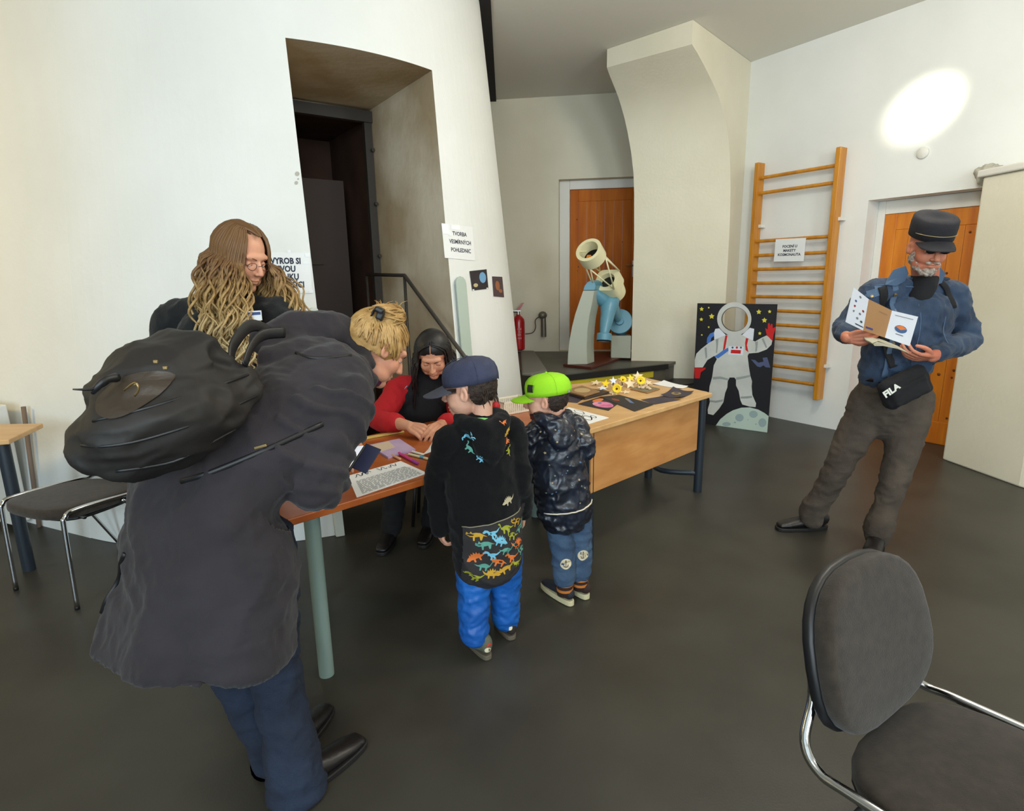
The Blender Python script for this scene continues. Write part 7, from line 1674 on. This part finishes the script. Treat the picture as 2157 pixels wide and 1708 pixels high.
for i in range(0):
    p0 = Mb @ V((random.choice([-1, 1]) * random.uniform(0.05, 0.085), random.uniform(0.0, 0.08), random.uniform(0.0, 0.07))); d_ = V((random.uniform(-0.005, 0.02), 0.01, -random.uniform(0.02, 0.05)))
    hairstrand(b, [p0, p0 + d_ * 0.5 + V((0.008, 0, 0)), p0 + d_], 0.0025, 2, 4)
q_ = obj('hair_strands', b, BLH, None, smooth=True, kind='stuff'); q_.parent = hbo
clp = J(797, 660, 1.88)
b = B(); Rc = Matrix.Rotation(math.radians(25), 3, 'Y')
for sx_ in (-1, 1):
    for k_ in range(4): b.tube([clp + Rc @ V((sx_ * 0.004, 0, 0.012)), clp + Rc @ V((sx_ * 0.016, -0.01 + 0.008 * k_, 0.004)), clp + Rc @ V((sx_ * 0.018, -0.012 + 0.008 * k_, -0.02))], [0.005, 0.004, 0.002], seg=6)
b.rbox(clp + Rc @ V((0, 0, 0.012)), (0.030, 0.034, 0.016), 0.004, Rc); b.rbox(clp + Rc @ V((0.008, 0, -0.006)), (0.022, 0.030, 0.022), 0.004, Rc)
obj('claw_clip', fuse(b, 0.003, 1), SHELL, bwm, smooth=True)
# phone in a blue case
ph = thing('phone', 'phone in an open dark blue case held by the bending woman', 'phone', J(742, 972, 1.76))
pa, pb_ = J(719, 997, 1.73), J(754, 944, 1.80); ax_ = (pb_ - pa); L_p = ax_.length; ax_.normalize(); nrm = V((-0.62, -0.55, 0.56)); nrm = (nrm - ax_ * nrm.dot(ax_)).normalized(); sd = ax_.cross(nrm); Rp = basis(sd, ax_, nrm)
cc_ = (pa + pb_) / 2; b = B(); b.rbox(cc_, (0.072, L_p * 1.15, 0.009), 0.004, Rp); obj('body', b, SHELL, ph, smooth=True, sharp=40)
b = B(); b.box(cc_ + nrm * 0.0049, (0.066, L_p * 1.08, 0.0008), Rp); obj('screen', b, mat('phone_screen', (226, 234, 244), 0.3, emit=0.7), ph)
cs_ = cc_ + sd * 0.050 - nrm * 0.018; Rq = Rp @ Matrix.Rotation(math.radians(40), 3, 'Y'); b = B(); b.rbox(cs_ + ax_ * 0.02, (0.055, L_p * 0.95, 0.004), 0.0018, Rq); obj('case_flap', b, mat('case_blue', (24, 32, 62), 0.6), ph, smooth=True, sharp=40)

# ---- her backpack
RUCK = mat('black_nylon', (25, 23, 22), 0.62, col2=(34, 30, 27), nscale=4, bump=0.1, bscale=30, spec=0.4)
bpk = thing('backpack', 'slumped black backpack with loose straps on the bending woman\'s back', 'backpack', J(345, 870, 1.30))
b = B()
b.tube([J(490, 812, 1.42), J(425, 840, 1.36), J(340, 870, 1.28), J(270, 900, 1.24), J(225, 918, 1.23)], [(0.085, 0.06), (0.14, 0.105), (0.165, 0.13), (0.15, 0.105), (0.115, 0.07)], side=V((0.45, -0.25, 0.85)) if False else wr_, seg=26, sub=4, round_=True)
b.tube([J(452, 770, 1.42), J(385, 752, 1.38), J(300, 800, 1.28), J(240, 850, 1.24)], [(0.08, 0.05), (0.13, 0.065), (0.14, 0.07), (0.10, 0.05)], side=wr_, seg=22, sub=4, round_=True)
me = fuse(b, 0.007, 6); displace(me, fold(0.012, (4, 4, 9), 21)); displace(me, fold(0.005, (9, 9, 22), 5))
bo2 = obj('bag_body', me, RUCK, bpk, smooth=True); bvp = bvh_of(bo2)
fp = [(300, 720), (370, 715), (450, 735), (500, 760), (470, 800), (380, 800), (300, 850), (230, 870), (215, 830), (250, 770)]
def pxpoly(pts, c): return [((u - c[0]), -(v - c[1])) for u, v in pts]
r = decal(bvp, [(62 * math.cos(t) + 8 * math.sin(2 * t), 36 * math.sin(t) + 14 * math.cos(t)) for t in [2 * PI * i / 28 for i in range(28)]], J(268, 832, 1.15), (1, 0, 0), (0, 0, 1), 1.3 / FPX, 0.006, sub_=3, rng=0.5)
r2 = B(); r2.join(r); r2.add([p + V((0, 0.004, 0)) for p in r.v], [f[::-1] for f in r.f]); q_ = obj('front_pocket', r2, mat('worn_leather', (52, 42, 32), 0.45, bump=0.2, bscale=40), None, smooth=True); q_.parent = bo2
for pts in ([(215, 880), (300, 862), (400, 835), (480, 800)], [(190, 930), (300, 925), (400, 900), (480, 860)], [(260, 985), (350, 985), (430, 940)]):
    ribbon(bvp, pts, 1.15, 0.006, (1, 0, 0), (0, 0, 1), SHELL, 'zip', bo2, 0.003, 0.5)
BRS = mat('antique_brass', (150, 126, 84), 0.35, metal=0.8)
for u, v in ((328, 762), (348, 775), (285, 812), (280, 822)):
    h = bvp.ray_cast(J(u, v, 0.9), (J(u, v, 1.5) - J(u, v, 0.9)).normalized(), 2)
    if h[0] is not None: b = B(); b.rbox(h[0], (0.010, 0.006, 0.008), 0.002); q_ = obj('buckle', b, BRS, None); q_.parent = bo2
b = B(); b.tube([J(262, 822, 1.10), J(284, 806, 1.085), J(292, 820, 1.085), J(284, 834, 1.09)], 0.0022, seg=6, sub=3); q_ = obj('zip_pull', b, BRS, None, smooth=True); q_.parent = bo2
b = B(); b.tube([J(232, 800, 1.16), J(215, 812, 1.14), J(190, 820, 1.12), J(153, 820, 1.10)], [0.004, 0.004, 0.003, 0.0015], seg=6, sub=3); obj('loose_strap', b, SHELL, bpk, smooth=True)
b = B(); b.tube([J(245, 795, 1.17), J(222, 800, 1.14), J(205, 815, 1.13), J(195, 828, 1.13)], [0.010, 0.007, 0.007, 0.004], seg=8, sub=3); obj('side_buckle', b, SHELL, bpk, smooth=True)
# shoulder straps and lifting loop
b = B(); b.tube([J(492, 790, 1.38), J(488, 740, 1.42), J(506, 705, 1.50), J(528, 686, 1.60), J(555, 690, 1.68), J(580, 705, 1.72)], (0.004, 0.017), side=None, seg=8, sub=4); obj('shoulder_strap', b, SHELL, bpk, smooth=True)
b = B(); b.tube([J(515, 770, 1.40), J(530, 730, 1.45), J(555, 705, 1.52), J(600, 700, 1.58)], (0.004, 0.015), seg=8, sub=4); obj('shoulder_strap', b, SHELL, bpk, smooth=True)
q_ = ribbon(bvc_, [(395, 1006), (470, 982), (560, 950), (645, 920)], 1.35, 0.014, (1, 0, 0), (0, 0, 1), SHELL, 'hip_belt', bo2, 0.001, 0.5)
h = bvc_.ray_cast(CP, ray(551, 941).normalized(), 4)
if h[0] is not None: b = B(); b.rbox(h[0] + V((0, -0.006, 0.002)), (0.032, 0.004, 0.007), 0.0015, Matrix.Rotation(math.radians(-14), 3, 'Y')); q_ = obj('belt_tag', b, BRS, None); q_.parent = bo2
